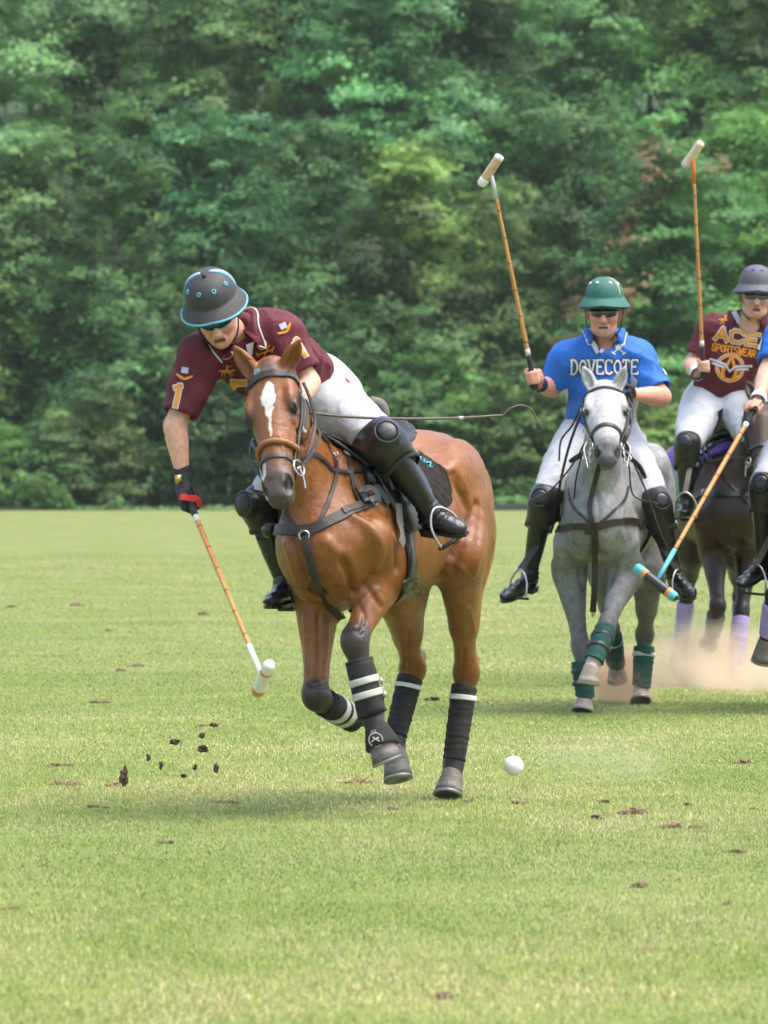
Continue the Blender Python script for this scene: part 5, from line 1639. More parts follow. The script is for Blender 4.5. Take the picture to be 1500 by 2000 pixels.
cord('bit_hook', [q1(573, 892), q1(576, 905), q1(570, 911)], .005, M_BRASS, br1)

bp1 = root('breastplate', h1.L(.45, 0, 1.0), 'brown leather breastplate and martingale across the bay horse chest', 'breastplate', 'horse breastplates')
strap('chest_band', [h1.L(.36, -.30, 1.16), q1(548, 1034), q1(600, 1036), q1(650, 1014), q1(700, 990), q1(745, 968), q1(765, 955)], .046, M_BRNL, bp1, b1, t=.006, off=.005)
MB().tube([X(520, 1036, .42), X(536, 1036, .44)], [.030, .032], 14).build('strap_keeper', M_BLKL, bp1)
strap('band_tab', [q1(668, 1000), q1(690, 992), q1(712, 984)], .03, M_BRNL, bp1, b1, off=.012)
strap('martingale', [X(552, 985, .60), X(570, 1015, .56), q1(592, 1046)], .03, M_BRNL, bp1, b1, off=.01, reach=.03)
cs = [q1(594, 1046), q1(601, 1075), q1(609, 1105), q1(617, 1135), q1(628, 1160), q1(645, 1186), q1(668, 1208)]
cs = [np.array(x) for x in cs]
for i in range(1, 6): cs[i][1] = min(cs[i][1], lerp(cs[0][1], cs[-1][1], i / 6))
strap('center_strap', [x + V(0, -.014, 0) for x in cs], .036, M_BRNL, bp1, None, normal=V(-.35, -1, -.1), t=.005)
strap('center_tab', [x + V(-.004, -.024, 0) for x in cs[:3]], .03, M_BRNL, bp1, None, normal=V(-.35, -1, -.1))
strap('neck_strap', [q1(612, 832), q1(640, 868), q1(653, 900), q1(655, 930), q1(645, 970), q1(626, 1015), q1(608, 1048)], .019, M_BRNL, bp1, b1, off=.006)
strap('neck_strap', [q1(622, 842), q1(660, 872), q1(678, 893), q1(686, 925), q1(692, 955), q1(697, 975)], .018, M_BRNL, bp1, b1, off=.007)
strap('shoulder_tab', [q1(688, 955), q1(696, 972), q1(706, 990)], .034, M_BRNL, bp1, b1, off=.010)
for px, py in ((652, 893), (677, 890), (730, 981)):
    c, n = hit(b1, px, py) or (X(px, py, .2), V(0, -1, 0))
    buckle(c + n * .014, n, V(.5, 0, -1), .014, .014, M_STEEL, bp1, .003)
torus(q1(594, 1046) + V(0, -.02, 0), V(0, -1, .2), .02, .004).build('ring', M_STEEL, bp1)
keeper = q1(722, 930)
MB().tube([q1(718, 915) + V(0, -.02, 0), q1(726, 945) + V(0, -.02, 0)], [.024, .024], 12).build('strap_roll', M_BLKL, bp1)
strap('shoulder_strap', [q1(690, 880), q1(712, 915), q1(735, 955), q1(755, 985)], .03, M_BLKL, bp1, b1, off=.014)
strap('loop_strap', [q1(712, 985), q1(700, 970), q1(716, 958), q1(730, 972), q1(718, 984)], .028, M_BLKL, bp1, b1, off=.03)

sa1 = root('saddle', h1.L(-.1, 0, 1.5), 'black leather polo saddle under the leaning rider on the bay horse', 'saddle', 'polo saddles')
pd1 = root('saddle_pad', h1.L(-.15, 0, 1.5), 'dark brown quilted saddle pad with teal emblem on the bay horse', 'saddle pad')
def corner(f, f0, f1, full, r=.14):
    e = min(abs(f - f0), abs(f - f1)) / r
    return full - (.45 * (1 - math.sqrt(max(0, 1 - (1 - min(e, 1)) ** 2))))
M_QUILT = mat('quilted_cloth', (.014, .010, .009), .9, (.024, .018, .015), 80, bump=.3, spec=.2)
dia = lambda s, t: .010 * (abs(math.sin(s * 26 + t * 34)) * abs(math.sin(s * 26 - t * 34))) ** .5
v, f = shell(h1, b1, .30, -.34, lambda f: corner(f, .30, -.34, 1.16), nf=90, na=120, off=.004, thick=.010, bulge=dia)
qs1 = obj('quilted_sheet', v, f, M_QUILT, pd1)
bq1 = bvh_of(v, f)
ec, en = hit(bq1, 833, 905) or (at(833, 905, 23.2), V(0, -1, 0))
eu = unit(V(.8, .3, -.5) - en * (V(.8, .3, -.5) @ en)); ew = unit(V(.4, .2, 1) - en * (V(.4, .2, 1) @ en))
decal('emblem', strokes([arc(0, 0, .034, .034, 20, 330, 18)], .0045, False) + strokes([[(-.016, -.02), (-.016, .02), (0, .0), (.016, .02), (.016, -.02)]], .0045), ec, eu, ew, -en, bq1, M_TEAL, qs1, off=.004)
fl = lambda f: 1.25 + .30 * math.exp(-((f - .08) / .12) ** 2) - (.0 if f > -.15 else 2.2 * (-.15 - f))
v, f = shell(h1, b1, .34, -.12, lambda f: corner(f, .34, -.12, fl(f - .1) - .06, .12), nf=30, na=60, off=.020, thick=.010)
obj('flap', v, f, M_BLKL, sa1)
v, f = shell(h1, b1, .32, .08, lambda f: .9, nf=16, na=40, off=.036, thick=.010)
obj('skirt', v, f, M_BLKL, sa1)
s = SDF(h1.L(-.1, 0, 1.5) - .45, h1.L(-.1, 0, 1.5) + .45, .012)
s.loft([(*h1.L(.17, 0, 1.575), .07, .03), (*h1.L(.08, 0, 1.555), .11, .035), (*h1.L(-.1, 0, 1.52), .155, .035), (*h1.L(-.22, 0, 1.54), .15, .03), (*h1.L(-.29, -.02, 1.585), .10, .025)], h1.lf, k=.01)
v, f = s.mesh(2)
obj('seat', v, f, M_BLKL, sa1)
M_CANT = mat('grey_canvas', (.17, .155, .13), .8, (.11, .10, .085), 150, bump=.5)
v_c = [X(722, 786, -.33), X(742, 792, -.35), X(748, 812, -.36), X(734, 830, -.36)]
MB().tube(cat(v_c, 5), .028, 12).build('cantle', M_CANT, sa1)
g = MB()
v, f = shell(h1, b1, .245, .155, lambda f: 3.05, nf=6, na=90, off=.010, thick=.008)
obj('girth', v, f, M_BLKL, sa1)
strap('billet', [q1(768, 985), q1(771, 1025), q1(774, 1062)], .045, M_CANT, sa1, b1, off=.024)
strap('billet', [q1(786, 990), q1(789, 1050), q1(790, 1130)], .022, M_BLKL, sa1, b1, off=.022)
strap('loop_strap', [q1(775, 1140), q1(795, 1128), q1(812, 1137), q1(808, 1155), q1(785, 1150), q1(777, 1140)], .022, M_BLKL, sa1, b1, off=.03)
# stirrups: the near one stands out from the flank with the foot in it
st_l = X(878, 1062, -.27); 
sl = stirrup(at(886, 1056, 23.06), V(-.42, -.05, .72), V(.70, -.62, -.3), sa1, 1.12)
strap('stirrup_leather', [q1(770, 915) + V(0, -.03, 0), q1(800, 955) + V(0, -.05, 0), at(830, 990, 23.12), at(852, 1008, 23.18)], .03, M_BRNL, sa1, None, normal=V(-.2, -1, .2))
st_r = X(553, 1186, .10)
sr = stirrup(st_r, V(-.02, 0, 1), h1.fw + V(-.6, 0, 0), sa1, 1.0)
strap('stirrup_leather', [st_r + V(0, 0, .14), st_r + V(.04, .05, .5), h1.L(.02, -.29, 1.30)], .028, M_BRNL, sa1, None, normal=V(-1, -.3, 0))
# ---------------------------------------------------------------- leaning rider in maroon
P1 = at
r1 = root('person', at(690, 800, 23.45), 'rider in maroon jersey and black helmet leaning down over the bay horse', 'person', 'polo riders')
j = dict(pel=at(630, 778, 23.45), waist=at(575, 735, 23.28), chest=at(512, 694, 23.10), nb=at(466, 650, 22.98),
         shL=at(550, 660, 22.98), elL=at(604, 748, 22.95), wrL=at(572, 800, 22.80), shR=at(396, 692, 22.98), elR=at(342, 832, 22.93), wrR=at(356, 925, 22.93),
         hipL=at(655, 803, 23.36), knL=at(752, 868, 23.0), anL=at(842, 1000, 23.10), hipR=at(630, 800, 23.5), knR=at(508, 985, 23.33), anR=at(558, 1142, 23.38))
hc = at(420, 606, 22.86); hu = unit(V(-.24, -.47, .85)); hf = V(.0, -.86, -.5)
# skin: head, neck, both arms
lo, hi_ = bbox([hc + V(-.14, -.14, -.17), hc + V(.14, .14, .14), j['shL'], j['elL'] + V(.05, .05, -.05), j['wrL'], j['shR'], j['elR'] - .06, j['wrR'] - V(0.04, .04, .12), j['chest']], .05)
fine = [(hc - V(.11, .13, .17), hc + V(.12, .12, .1), .0045)]
s = SDF(lo, hi_, .008, fine)
R1 = head_sdf(s, hc, hf, hu, chin=.92)
s.cap(hc + R1[2] * -.07 - R1[0] * .02, lerp(j['nb'], j['chest'], .05), .052, .06, k=.03)
s.ell(lerp(j['nb'], j['chest'], .6) + V(0, .03, 0), (.17, .10, .10), k=.04)
limb(s, j['shL'], j['elL'], j['wrL'], (.052, .043, .030))
limb(s, j['shR'], j['elR'], j['wrR'], (.050, .044, .031))
v, f = s.mesh(2)
col = face_cols(v, hc, R1, base=(.74, .41, .30))
obj('body', v, f, M_SKIN, r1, cols=col)
# glove
hd1 = at(372, 984, 22.88); mh1 = at(514, 1326, 21.95)
max1 = unit(mh1 - hd1)
s = SDF(*bbox([j['wrR'], hd1], .09), .004)
s.cap(lerp(j['elR'], j['wrR'], .93), j['wrR'] + V(.005, 0, -.02), .035, .034, k=.02)
gc = at(370, 974, 22.89)
grip_hand(s, j['wrR'] + V(.002, 0, -.01), gc, -max1, V(-.3, -.9, 0), k=1.12)
v, f = s.mesh(1)
M_GLOVE = mat('black_glove', (.013, .012, .013), .75, (.022, .021, .022), 60, bump=.3, bscale=300)
g1 = obj('glove', v, f, M_GLOVE, r1)
bg = bvh_of(v, f)
strap('wrist_loop', [at(341, 966, 22.80), at(350, 968, 22.79), at(364, 968, 22.80), at(378, 972, 22.81), at(388, 980, 22.86), at(384, 990, 22.9)], .026, M_REDT, g1, bg, t=.003, off=.002)
MB().box(at(348, 936, 22.865), (.014, .003, .018)).build('cuff_badge', M_BRASS, g1)
# jersey
W = j
sh_ax = unit(W['shL'] - W['shR']); tor = unit(W['nb'] - W['pel'])
lo, hi_ = bbox([W['pel'], W['shL'], W['shR'], W['elL'], W['elR'], W['nb']], .22)
s = SDF(lo, hi_, .008)
s.loft([(*lerp(W['pel'], W['waist'], .80), .142, .112), (*W['waist'], .150, .118), (*lerp(W['waist'], W['chest'], .5), .165, .13), (*W['chest'], .175, .13), (*lerp(W['chest'], W['nb'], .55), .165, .105), (*lerp(W['chest'], W['nb'], .9), .10, .075)], sh_ax + V(.0, 0, .3), k=.02, n=4)
for q in 'LR':
    a, e = W['sh' + q], W['el' + q]
    s.cap(lerp(W['chest'], W['nb'], .55), a, .095, .078, k=.05)
    cu = lerp(a, e, .80 if q == 'R' else .74)
    s.loft([(*a, .083, .083), (*lerp(a, cu, .5), .080, .080), (*lerp(a, cu, 1.15), .079, .075)], V(.2, .7, .4), k=.05, n=5)
for q in 'LR':
    a, e = W['sh' + q], W['el' + q]
    cu = lerp(a, e, .80 if q == 'R' else .74); t = unit(e - a)
    s.cap(lerp(a, cu, .80), cu + t * .13, .058, .064, k=.004, mode='s')
    pl = cu + t * .012
    sl, X_, Y_, Z_ = s._blk(cu - .15, cu + .15)
    dd = (X_ - pl[0]) * t[0] + (Y_ - pl[1]) * t[1] + (Z_ - pl[2]) * t[2]
    s.D[sl] = np.maximum(s.D[sl], np.where(np.sqrt((X_-cu[0])**2 + (Y_-cu[1])**2 + (Z_-cu[2])**2) < .13, dd, -1).astype(np.float32))
nk = lerp(W['nb'], hc, .35)
s.cap(lerp(W['chest'], W['nb'], 1.0) + V(-.01, -.06, 0), hc + R1[0] * .03 - R1[2] * .12, .055, .065, k=.01, mode='s')
v, f = s.mesh(2)
N = vnormals(v, f)
wc = np.ones(len(v))
for q in 'LR':
    cu = lerp(W['sh' + q], W['el' + q], .80 if q == 'R' else .74)
    wc = np.minimum(wc, sstep(.04, .13, np.linalg.norm(v - cu, axis=1)))
v = fold(v, N * wc[:, None], unit(W['chest'] - W['pel']), .010, 3, 10, 2.6)
v = fold(v, N * wc[:, None], V(.5, 0, -.8), .0065, 9, 19, 4)
v = relax(v, f, .25)
jr1 = obj('jersey', v, f, M_MAROON, r1)
bj1 = bvh_of(v, f)
# collar leaves with white edge, white placket
def leaf1(name, P, m_, off):
    decal(name, [[((x - 470) * 23 / FPX, (680 - y) * 23 / FPX) for x, y in q] for q in P], at(470, 680, 23), V(1, 0, 0), V(0, 0, 1), V(0, 1, 0), bj1, m_, jr1, off=off, step=.02)
collar(jr1, bj1, W['nb'] + V(.004, .0, -.004), V(.05, -.75, -.65), unit(hc - W['nb']) * .5 + V(-.35, -.3, .7), M_MAROON, M_PRWHITE, r0=.066, ro=.108, opn=34, tip=.045)
decal('placket', [[(-.012, .016), (.020, .028), (.012, -.02), (-.006, -.03)]], at(488, 682, 23), V(1, 0, 0), V(0, 0, 1), V(0, 1, 0), bj1, M_WHITE, jr1, off=.010)
decal('placket', [[(-.02, .01), (.02, .012), (.0, -.014)]], at(462, 693, 23), V(1, 0, 0), V(0, 0, 1), V(0, 1, 0), bj1, M_WHITE, jr1, off=.008)
one(bj1, 349, 774, .052, -12, jr1)
one(bj1, 588, 680, .046, 30, jr1)
wing(bj1, 362, 737, .034, -8, jr1, M_ORANGE)
wing(bj1, 558, 645, .034, 40, jr1, M_ORANGE)
M_FLAG = mat('pale_flag_print', (.50, .53, .62), .6, (.42, .40, .52), 160)
decal('flag_patch', [[(-.014, -.012), (.014, -.012), (.014, .012), (-.014, .012)]], at(363, 724, 23), unit(V(1, 0, -.15)), unit(V(.15, 0, 1)), V(0, 1, 0), bj1, M_FLAG, jr1, off=.003)
decal('flag_patch', [[(-.014, -.012), (.014, -.012), (.014, .012), (-.014, .012)]], at(554, 638, 23), unit(V(1, 0, .5)), unit(V(-.5, 0, 1)), V(0, 1, 0), bj1, M_FLAG, jr1, off=.003)
polo_pony(bj1, 443, 727, .030, jr1, M_ORANGE)
# round crest over crossed mallets
decal('crest', strokes([arc(0, 0, .019, .019, 0, 360, 14)], .005, False) + strokes([[(-.010, -.01), (0, .012), (.010, -.01)], [(-.006, -.002), (.006, -.002)]], .005), at(513, 674, 23), V(1, 0, .05), V(0, 0, 1), V(0, 1, 0), bj1, mat('cream_thread', (.62, .42, .30), .6), jr1, off=.003)
decal('crossed_mallets', strokes([[(-.03, -.006), (.034, .012)], [(-.012, -.03), (.02, .030)], [(.03, .002), (.038, .022)], [(-.026, -.012), (-.034, .002)]], .0045), at(518, 690, 23), V(1, 0, .05), V(0, 0, 1), V(0, 1, 0), bj1, M_ORANGE, jr1, off=.003)
decal('letter', strokes([[(.02, .03), (-.02, .03), (-.03, .0), (-.02, -.035), (.02, -.035)]], .03), at(466, 762, 23), V(1, 0, 0), V(0, 0, 1), V(0, 1, 0), bj1, M_PRWHITE, jr1, off=.002)
decal('letter', strokes([[(.02, .03), (-.02, .03), (-.03, .0), (-.02, -.035), (.02, -.035)]], .02), at(466, 762, 23), V(1, 0, 0), V(0, 0, 1), V(0, 1, 0), bj1, M_ORANGE, jr1, off=.0035)
# breeches
lo, hi_ = bbox([W['pel'], W['waist'], W['hipL'], W['knL'], W['hipR'], W['knR']], .2)
s = SDF(lo, hi_, .009)
s.loft([(*lerp(W['waist'], W['pel'], .25), .150, .115), (*lerp(W['waist'], W['pel'], .7), .165, .135), (*W['pel'], .165, .14), (*(W['pel'] + V(.03, .03, -.06)), .15, .13)], V(.35, .2, -.9), k=.02)
s.ell(W['pel'] + V(.035, .03, -.015), (.12, .13, .125), k=.05)
s.loft([(*W['hipL'], .125, .125), (*lerp(W['hipL'], W['knL'], .45), .105, .11), (*lerp(W['hipL'], W['knL'], .8), .082, .086), (*W['knL'], .07, .072)], V(0, 0, 1), k=.07)
s.loft([(*W['hipR'], .12, .12), (*lerp(W['hipR'], W['knR'], .5), .095, .095), (*W['knR'], .066, .066)], V(0, 0, 1), k=.07)
v, f = s.mesh(2); N = vnormals(v, f)
v = fold(v, N, unit(V(.9, .1, .55)), .009, 21, 11, 2.6)
v = fold(v, N, unit(V(.7, .1, -.6)), .005, 25, 12, 3)
bz = obj('breeches', v, f, M_BREECH, r1)
bbz = bvh_of(v, f)
decal('red_tag', [[(-.012, -.004), (.012, -.004), (.012, .004), (-.012, .004)]], at(678, 741, 23), unit(V(1, 0, -.9)), unit(V(.9, 0, 1)), V(0, 1, 0), bbz, M_REDT, bz, off=.003)
# boots, knee pads
b_l = boot(lerp(W['knL'], W['anL'], .1), W['anL'], at(903, 1032, 23.05), r1, r=(.064, .060, .042), sole=unit(V(.20, .2, -.75)))
b_r = boot(W['knR'], W['anR'], at(528, 1174, 23.1), r1, sole=V(0, 0, -1))
knee_pad(lerp(W['hipL'], W['knL'], .68), W['knL'], lerp(W['knL'], W['anL'], .40), V(.25, -1, .3), r1, r=.094)
knee_pad(lerp(W['hipR'], W['knR'], .85), W['knR'], lerp(W['knR'], W['anR'], .38), V(-.7, -.7, 0), r1, r=.08)
strap('pad_tie', [at(545, 1030, 23.2), at(525, 1040, 23.2), at(502, 1052, 23.22)], .02, M_STRAPB, r1, None, normal=V(0, -1, 0))
# helmet, sunglasses, chin strap
M_HELMG = mat('charcoal_helmet', (.034, .032, .034), .65, (.044, .041, .043), 30, bump=.1)
hm1, dome, dn = helmet(hc + R1[2] * .064 - R1[0] * .012, R1[0], R1[2], M_HELMG, M_TEALP, r1, rx=.106, ry=.124, rz=.100, brim=.030, front=.046, edge=.0048)
for az, el in ((.35, .62), (-.35, .62), (1.05, .62), (-1.05, .62)):
    c, n = dome(az, el), dn(az, el)
    ring_flat(c + n * .001, n, V(0, 0, 1), .0045, .010, t=.003).build('vent_ring', M_TEALP, hm1)
    MB().tube([c, c + n * .002], .0045, 10).build('vent_hole', M_STRAPB, hm1)
for sd in (1, -1):
    az0 = 1.5 * sd
    P = [dome(az0 * 1.06, t) for t in np.linspace(.05, 1.45, 14)]
    Nn = [dn(az0 * 1.06, t) for t in np.linspace(.05, 1.45, 14)]
    strap_mesh(P, Nn, .013, .003).build('stripe', M_TEALP, hm1)
    P = [dome(az0 * 1.2, t) for t in np.linspace(.05, 1.45, 14)]; Nn = [dn(az0 * 1.2, t) for t in np.linspace(.05, 1.45, 14)]
    strap_mesh(P, Nn, .010, .003).build('stripe', M_FLAG, hm1)
MB().box(dome(0, 1.42) + R1[2] * .002, (.012, .007, .005), R1).build('crown_tab', M_STRAPB, hm1)
Q = lambda x, y, z: hc + R1[0] * x + R1[1] * y + R1[2] * z
glasses(Q, M_GLASS, M_TEALP, r1)
for sd in (1, -1): strap('chin_strap', [Q(.01, .088 * sd, .03), Q(.015, .085 * sd, -.04), Q(.035, .062 * sd, -.11), Q(.05, .02 * sd, -.148)], .014, M_STRAPB, hm1, None, normal=R1[1] * sd)
MB().tube(cat([Q(.0, -.06, -.155), Q(.055, -.02, -.19), Q(.06, .02, -.19), Q(.0, .06, -.155)], 6), .0018, 6).build('necklace', M_BRASS, r1)

mallet(hd1, mh1, M_GRIP, M_WHITEP, unit(V(.22, -.72, .50)), 'bamboo mallet with white taped head hanging from the leaning rider glove', [(.42, .55, M_ORBAND), (-.85, -.6, M_ORBAND)], head_m=M_WHITEP, back=.06, grip=.15, tipl=.22)
# whip in the left hand
wh = root('whip', at(800, 815, 23.1), 'thin brown riding whip stretched out behind the leaning rider', 'whip')
MB().tube(cat([at(596, 805, 22.86), at(680, 814, 22.95), at(800, 818, 23.1), at(900, 816, 23.25), at(982, 811, 23.35)], 8), [*np.linspace(.0062, .0045, 33)], 8).build('shaft', mat('whip_leather', (.075, .05, .038), .5, (.12, .09, .07), 50), wh)
MB().tube(cat([at(982, 811, 23.35), at(1000, 796, 23.36), at(1022, 792, 23.38), at(1040, 803, 23.4), at(1050, 824, 23.4)], 8), .0036, 8).build('lash', MATS['whip_leather'], wh)
for k in range(4): MB().tube([at(1050, 824, 23.4), at(1052 + 4 * (k - 1.5), 838 + (k % 2) * 3, 23.4)], .002, 5).build('tassel', M_STRAPB, wh)
MB().tube([at(896, 816, 23.245), at(906, 816, 23.26)], .006, 8).build('band', M_WHITEP, wh)
# ---------------------------------------------------------------- grey horse and the rider in blue
h2 = Horse(1.289, 32.55, 10); X2 = h2.X
legs2 = {
 'RF': [X2(1108, 1060, .42), X2(1113, 1122, .20), X2(1134, 1262, .28), X2(1143, 1360, .30), X2(1142, 1374, .32), X2(1139, 1391, .34)],
 'LF': [X2(1218, 1060, .42), X2(1222, 1122, .25), X2(1186, 1220, .56), X2(1160, 1292, .72), X2(1155, 1306, .75), X2(1150, 1337, .76)],
 'LH': [X2(1265, 1120, -.45), X2(1260, 1238, -.90), X2(1253, 1340, -.85), X2(1252, 1353, -.84), X2(1253, 1373, -.80)],
 'RH': [X2(1185, 1120, -.40), X2(1192, 1228, -.80), X2(1202, 1292, -1.0), X2(1204, 1304, -1.02), X2(1207, 1326, -1.05)],
}
h2.hw = 1.28
h2.set_head(X2(1182, 746, .78), V(-.004, -.455, -.40), V(1, -.02, .0))
neck2 = [(*h2.L(.20, 0, 1.18), .17, .27), (*h2.L(.38, .0, 1.30), .135, .215), (*(lerp(h2.L(.42, 0, 1.38), h2.H(.03, 0, -.16), .5) + V(0, 0, -.03)), .105, .165), (*h2.H(.04, 0, -.15), .08, .115), (*h2.H(.05, 0, -.10), .07, .085)]
ears2 = [(h2.H(-.005, .052, -.06), X2(1222, 714, .74), V(.35, -1, .1)), (h2.H(-.005, -.052, -.06), X2(1139, 715, .74), V(-.35, -1, .1))]
s2 = horse_sdf(h2, legs2, ears2, neck2, .011, .006, fs=1.18)
v2, f2 = s2.mesh(2)
v2 = sculpt(v2, f2, [([(1160, 1040), (1158, 1080), (1150, 1130)], -.012, .02), ([(1105, 1080), (1130, 1110), (1140, 1150)], -.012, .018), ([(1215, 1090), (1195, 1120), (1190, 1150)], -.012, .018),
    ([(1130, 1000), (1120, 1050)], .010, .03), ([(1205, 1000), (1215, 1050)], .010, .03), ([(1180, 1180), (1195, 1150), (1210, 1130)], .006, .015), ([(1165, 960), (1170, 1000)], -.006, .015)])
v2 = v2 + vnormals(v2, f2) * ((.004 * vnoise(v2 * 10, 31) + .0012 * vnoise(v2 * 30, 32)) * (h2.hloc(v2)[:, 0] < -.05))[:, None]
horse2 = root('horse', h2.L(0, 0, 0), 'dappled grey horse galloping towards the camera under the blue rider', 'horse', 'polo horses')
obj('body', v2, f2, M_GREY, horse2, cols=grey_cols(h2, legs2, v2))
eyes(h2, horse2)
M_HOOFL = mat('pale_hoof', (.30, .23, .18), .7, (.40, .32, .26), 25, bump=.2, bscale=90)
for k in legs2: place_hoof(legs2[k], h2.fw + (V(0, 0, .3) if k == 'LF' else 0), horse2, M_HOOFL)
M_GREENW = mat('green_wrap', (.008, .055, .042), .85, (.012, .075, .058), 60, bump=.5, bscale=300)
for k, t0, t1 in (('LF', .12, .98), ('RF', .30, 1.0), ('LH', .25, 1.0), ('RH', .15, 1.0)):
    P = legs2[k]; i = 2 if k[1] == 'F' else 1
    a, b = lerp(P[i], P[i+1], t0), lerp(P[i], P[i+1], t1)
    w = wrap_mesh(a, b, .060, .052, turns=8, seed=len(k) + i).build('leg_wrap', M_GREENW, horse2)
    ax = unit(b - a)
    for c_, m_ in (((lerp(a, b, .2), M_TAPE),) if k[1] == 'H' else ((lerp(a, b, .28), M_GREYL), (lerp(a, b, .62), M_GREYL))):
        MB().tube([c_ - ax * .013, c_ - ax * .010, c_ + ax * .010, c_ + ax * .013], [.064, .068, .068, .064], 24).build('strap', m_, w)
b2 = bvh_of(v2, f2)
def q2(px, py, Y=32.2): return hp(b2, px, py, Y)
br2, bb2 = bridle(h2, b2, 'brown leather bridle with steel bit on the grey horse', M_BRNL, M_BRNL, wide=.02, nose_tube=False, lower=False)
H = h2.H
for sd in (1, -1):
    torus(H(.50, .088 * sd, -.11), h2.hN + .9 * sd * h2.hL, .028, .0042).build('bit_ring', M_SHOE, br2)
    cord('bit_shank', [H(.42, .085 * sd, -.075), H(.48, .10 * sd, -.08), H(.55, .09 * sd, -.10), H(.60, .085 * sd, -.11)], .0042, M_SHOE, br2)
for r_, pts in ((.008, [(1137, 802, 31.95), (1112, 870, 32.0), (1095, 940, 32.1), (1089, 990, 32.2)]), (.005, [(1140, 868, 31.75), (1120, 905, 31.9), (1075, 958, 31.95), (1036, 978, 31.95), (1044, 990, 32.0), (1085, 982, 32.2)]),
    (.005, [(1142, 870, 31.75), (1126, 930, 31.95), (1119, 985, 32.05), (1106, 1010, 32.15)]), (.0055, [(1222, 862, 31.75), (1238, 905, 31.9), (1262, 960, 31.95), (1290, 1040, 31.95), (1318, 1098, 32.0)]),
    (.005, [(1220, 850, 31.8), (1229, 915, 31.95), (1238, 968, 32.0), (1285, 984, 31.95)]), (.006, [(1224, 772, 32.2), (1236, 800, 32.0), (1232, 835, 31.8), (1222, 862, 31.75)]), (.006, [(1224, 772, 32.2), (1228, 802, 32.0), (1224, 840, 31.8), (1218, 866, 31.75)]), (.006, [(1136, 790, 32.0), (1118, 830, 32.1), (1096, 860, 32.2), (1092, 900, 32.3)])):
    cord('rein', [at(*q) for q in pts], r_, M_BRNL, br2)
bp2 = root('breastplate', h2.L(.45, 0, 1.0), 'brown leather breastplate with long centre strap on the grey horse', 'breastplate', 'horse breastplates')
strap('chest_band', [h2.L(.30, -.29, 1.10), q2(1082, 1033), q2(1120, 1028), q2(1160, 1030), q2(1200, 1020), q2(1240, 1018), q2(1252, 1030)], .040, M_BRNL, bp2, b2, t=.006, off=.005)
strap('center_strap', [q2(1160, 1020) + V(0, -.02, 0), q2(1161, 1060) + V(0, -.03, 0), X2(1162, 1100, .54), X2(1161, 1150, .51), X2(1158, 1195, .44)], .036, M_BRNL, bp2, None, normal=V(-.15, -1, -.2), t=.005)
strap('martingale', [X2(1172, 905, .78), X2(1165, 930, .66), q2(1152, 985), q2(1160, 1028)], .030, M_BRNL, bp2, b2, off=.010, reach=.05)
strap('buckle_tab', [q2(1148, 1022), q2(1148, 1032), q2(1149, 1042)], .04, M_BRNL, bp2, b2, off=.012)
for sd, p in ((-1, [(1112, 955), (1118, 985), (1140, 1010), (1156, 1026)]), (1, [(1226, 950), (1220, 975), (1195, 1002), (1166, 1026)])):
    strap('neck_strap', [q2(*a) for a in p], .016, M_BRNL, bp2, b2, off=.006)
torus(q2(1158, 1196), V(1, -.3, 0), .022, .004).build('ring', M_STEEL, bp2)
sa2 = root('saddle', h2.L(-.1, 0, 1.5), 'black polo saddle with green edged pad on the grey horse', 'saddle', 'polo saddles')
v, f = shell(h2, b2, .24, -.34, lambda f: corner(f, .24, -.34, 1.45), nf=24, na=40, off=.004, thick=.010)
obj('saddle_cloth', v, f, M_GREENW, sa2)
v, f = shell(h2, b2, .26, -.30, lambda f: corner(f, .26, -.30, fl(f) + .2, .12), nf=24, na=40, off=.020, thick=.012)
obj('flap', v, f, M_BLKL, sa2)
s = SDF(h2.L(-.1, 0, 1.5) - .45, h2.L(-.1, 0, 1.5) + .45, .016)
s.loft([(*h2.L(.17, 0, 1.575), .07, .03), (*h2.L(.08, 0, 1.555), .11, .035), (*h2.L(-.1, 0, 1.52), .155, .035), (*h2.L(-.24, 0, 1.55), .17, .035), (*h2.L(-.33, 0, 1.625), .13, .03)], h2.lf, k=.01)
v, f = s.mesh(2); obj('seat', v, f, M_BLKL, sa2)
v, f = shell(h2, b2, .10, -.02, lambda f: 2.6, nf=6, na=50, off=.012, thick=.008)
obj('girth', v, f, M_BLKL, sa2)
for (tx, ty, Yt, up, fw, l0) in ((1010, 1168, 32.15, V(.10, .05, 1), V(-.75, -.6, -.1), (1093, 1000)), (1332, 1168, 32.2, V(-.14, .05, 1), V(.75, -.6, -.1), (1250, 1000))):
    c = at(tx, ty, Yt)
    stirrup(c, up, fw, sa2, 1.2)
    top = c + unit(up) * .16
    strap('stirrup_leather', [top, lerp(top, at(*l0, 32.35), .5), at(*l0, 32.38)], .036, M_BRNL, sa2, None, normal=V(0, -1, .1))
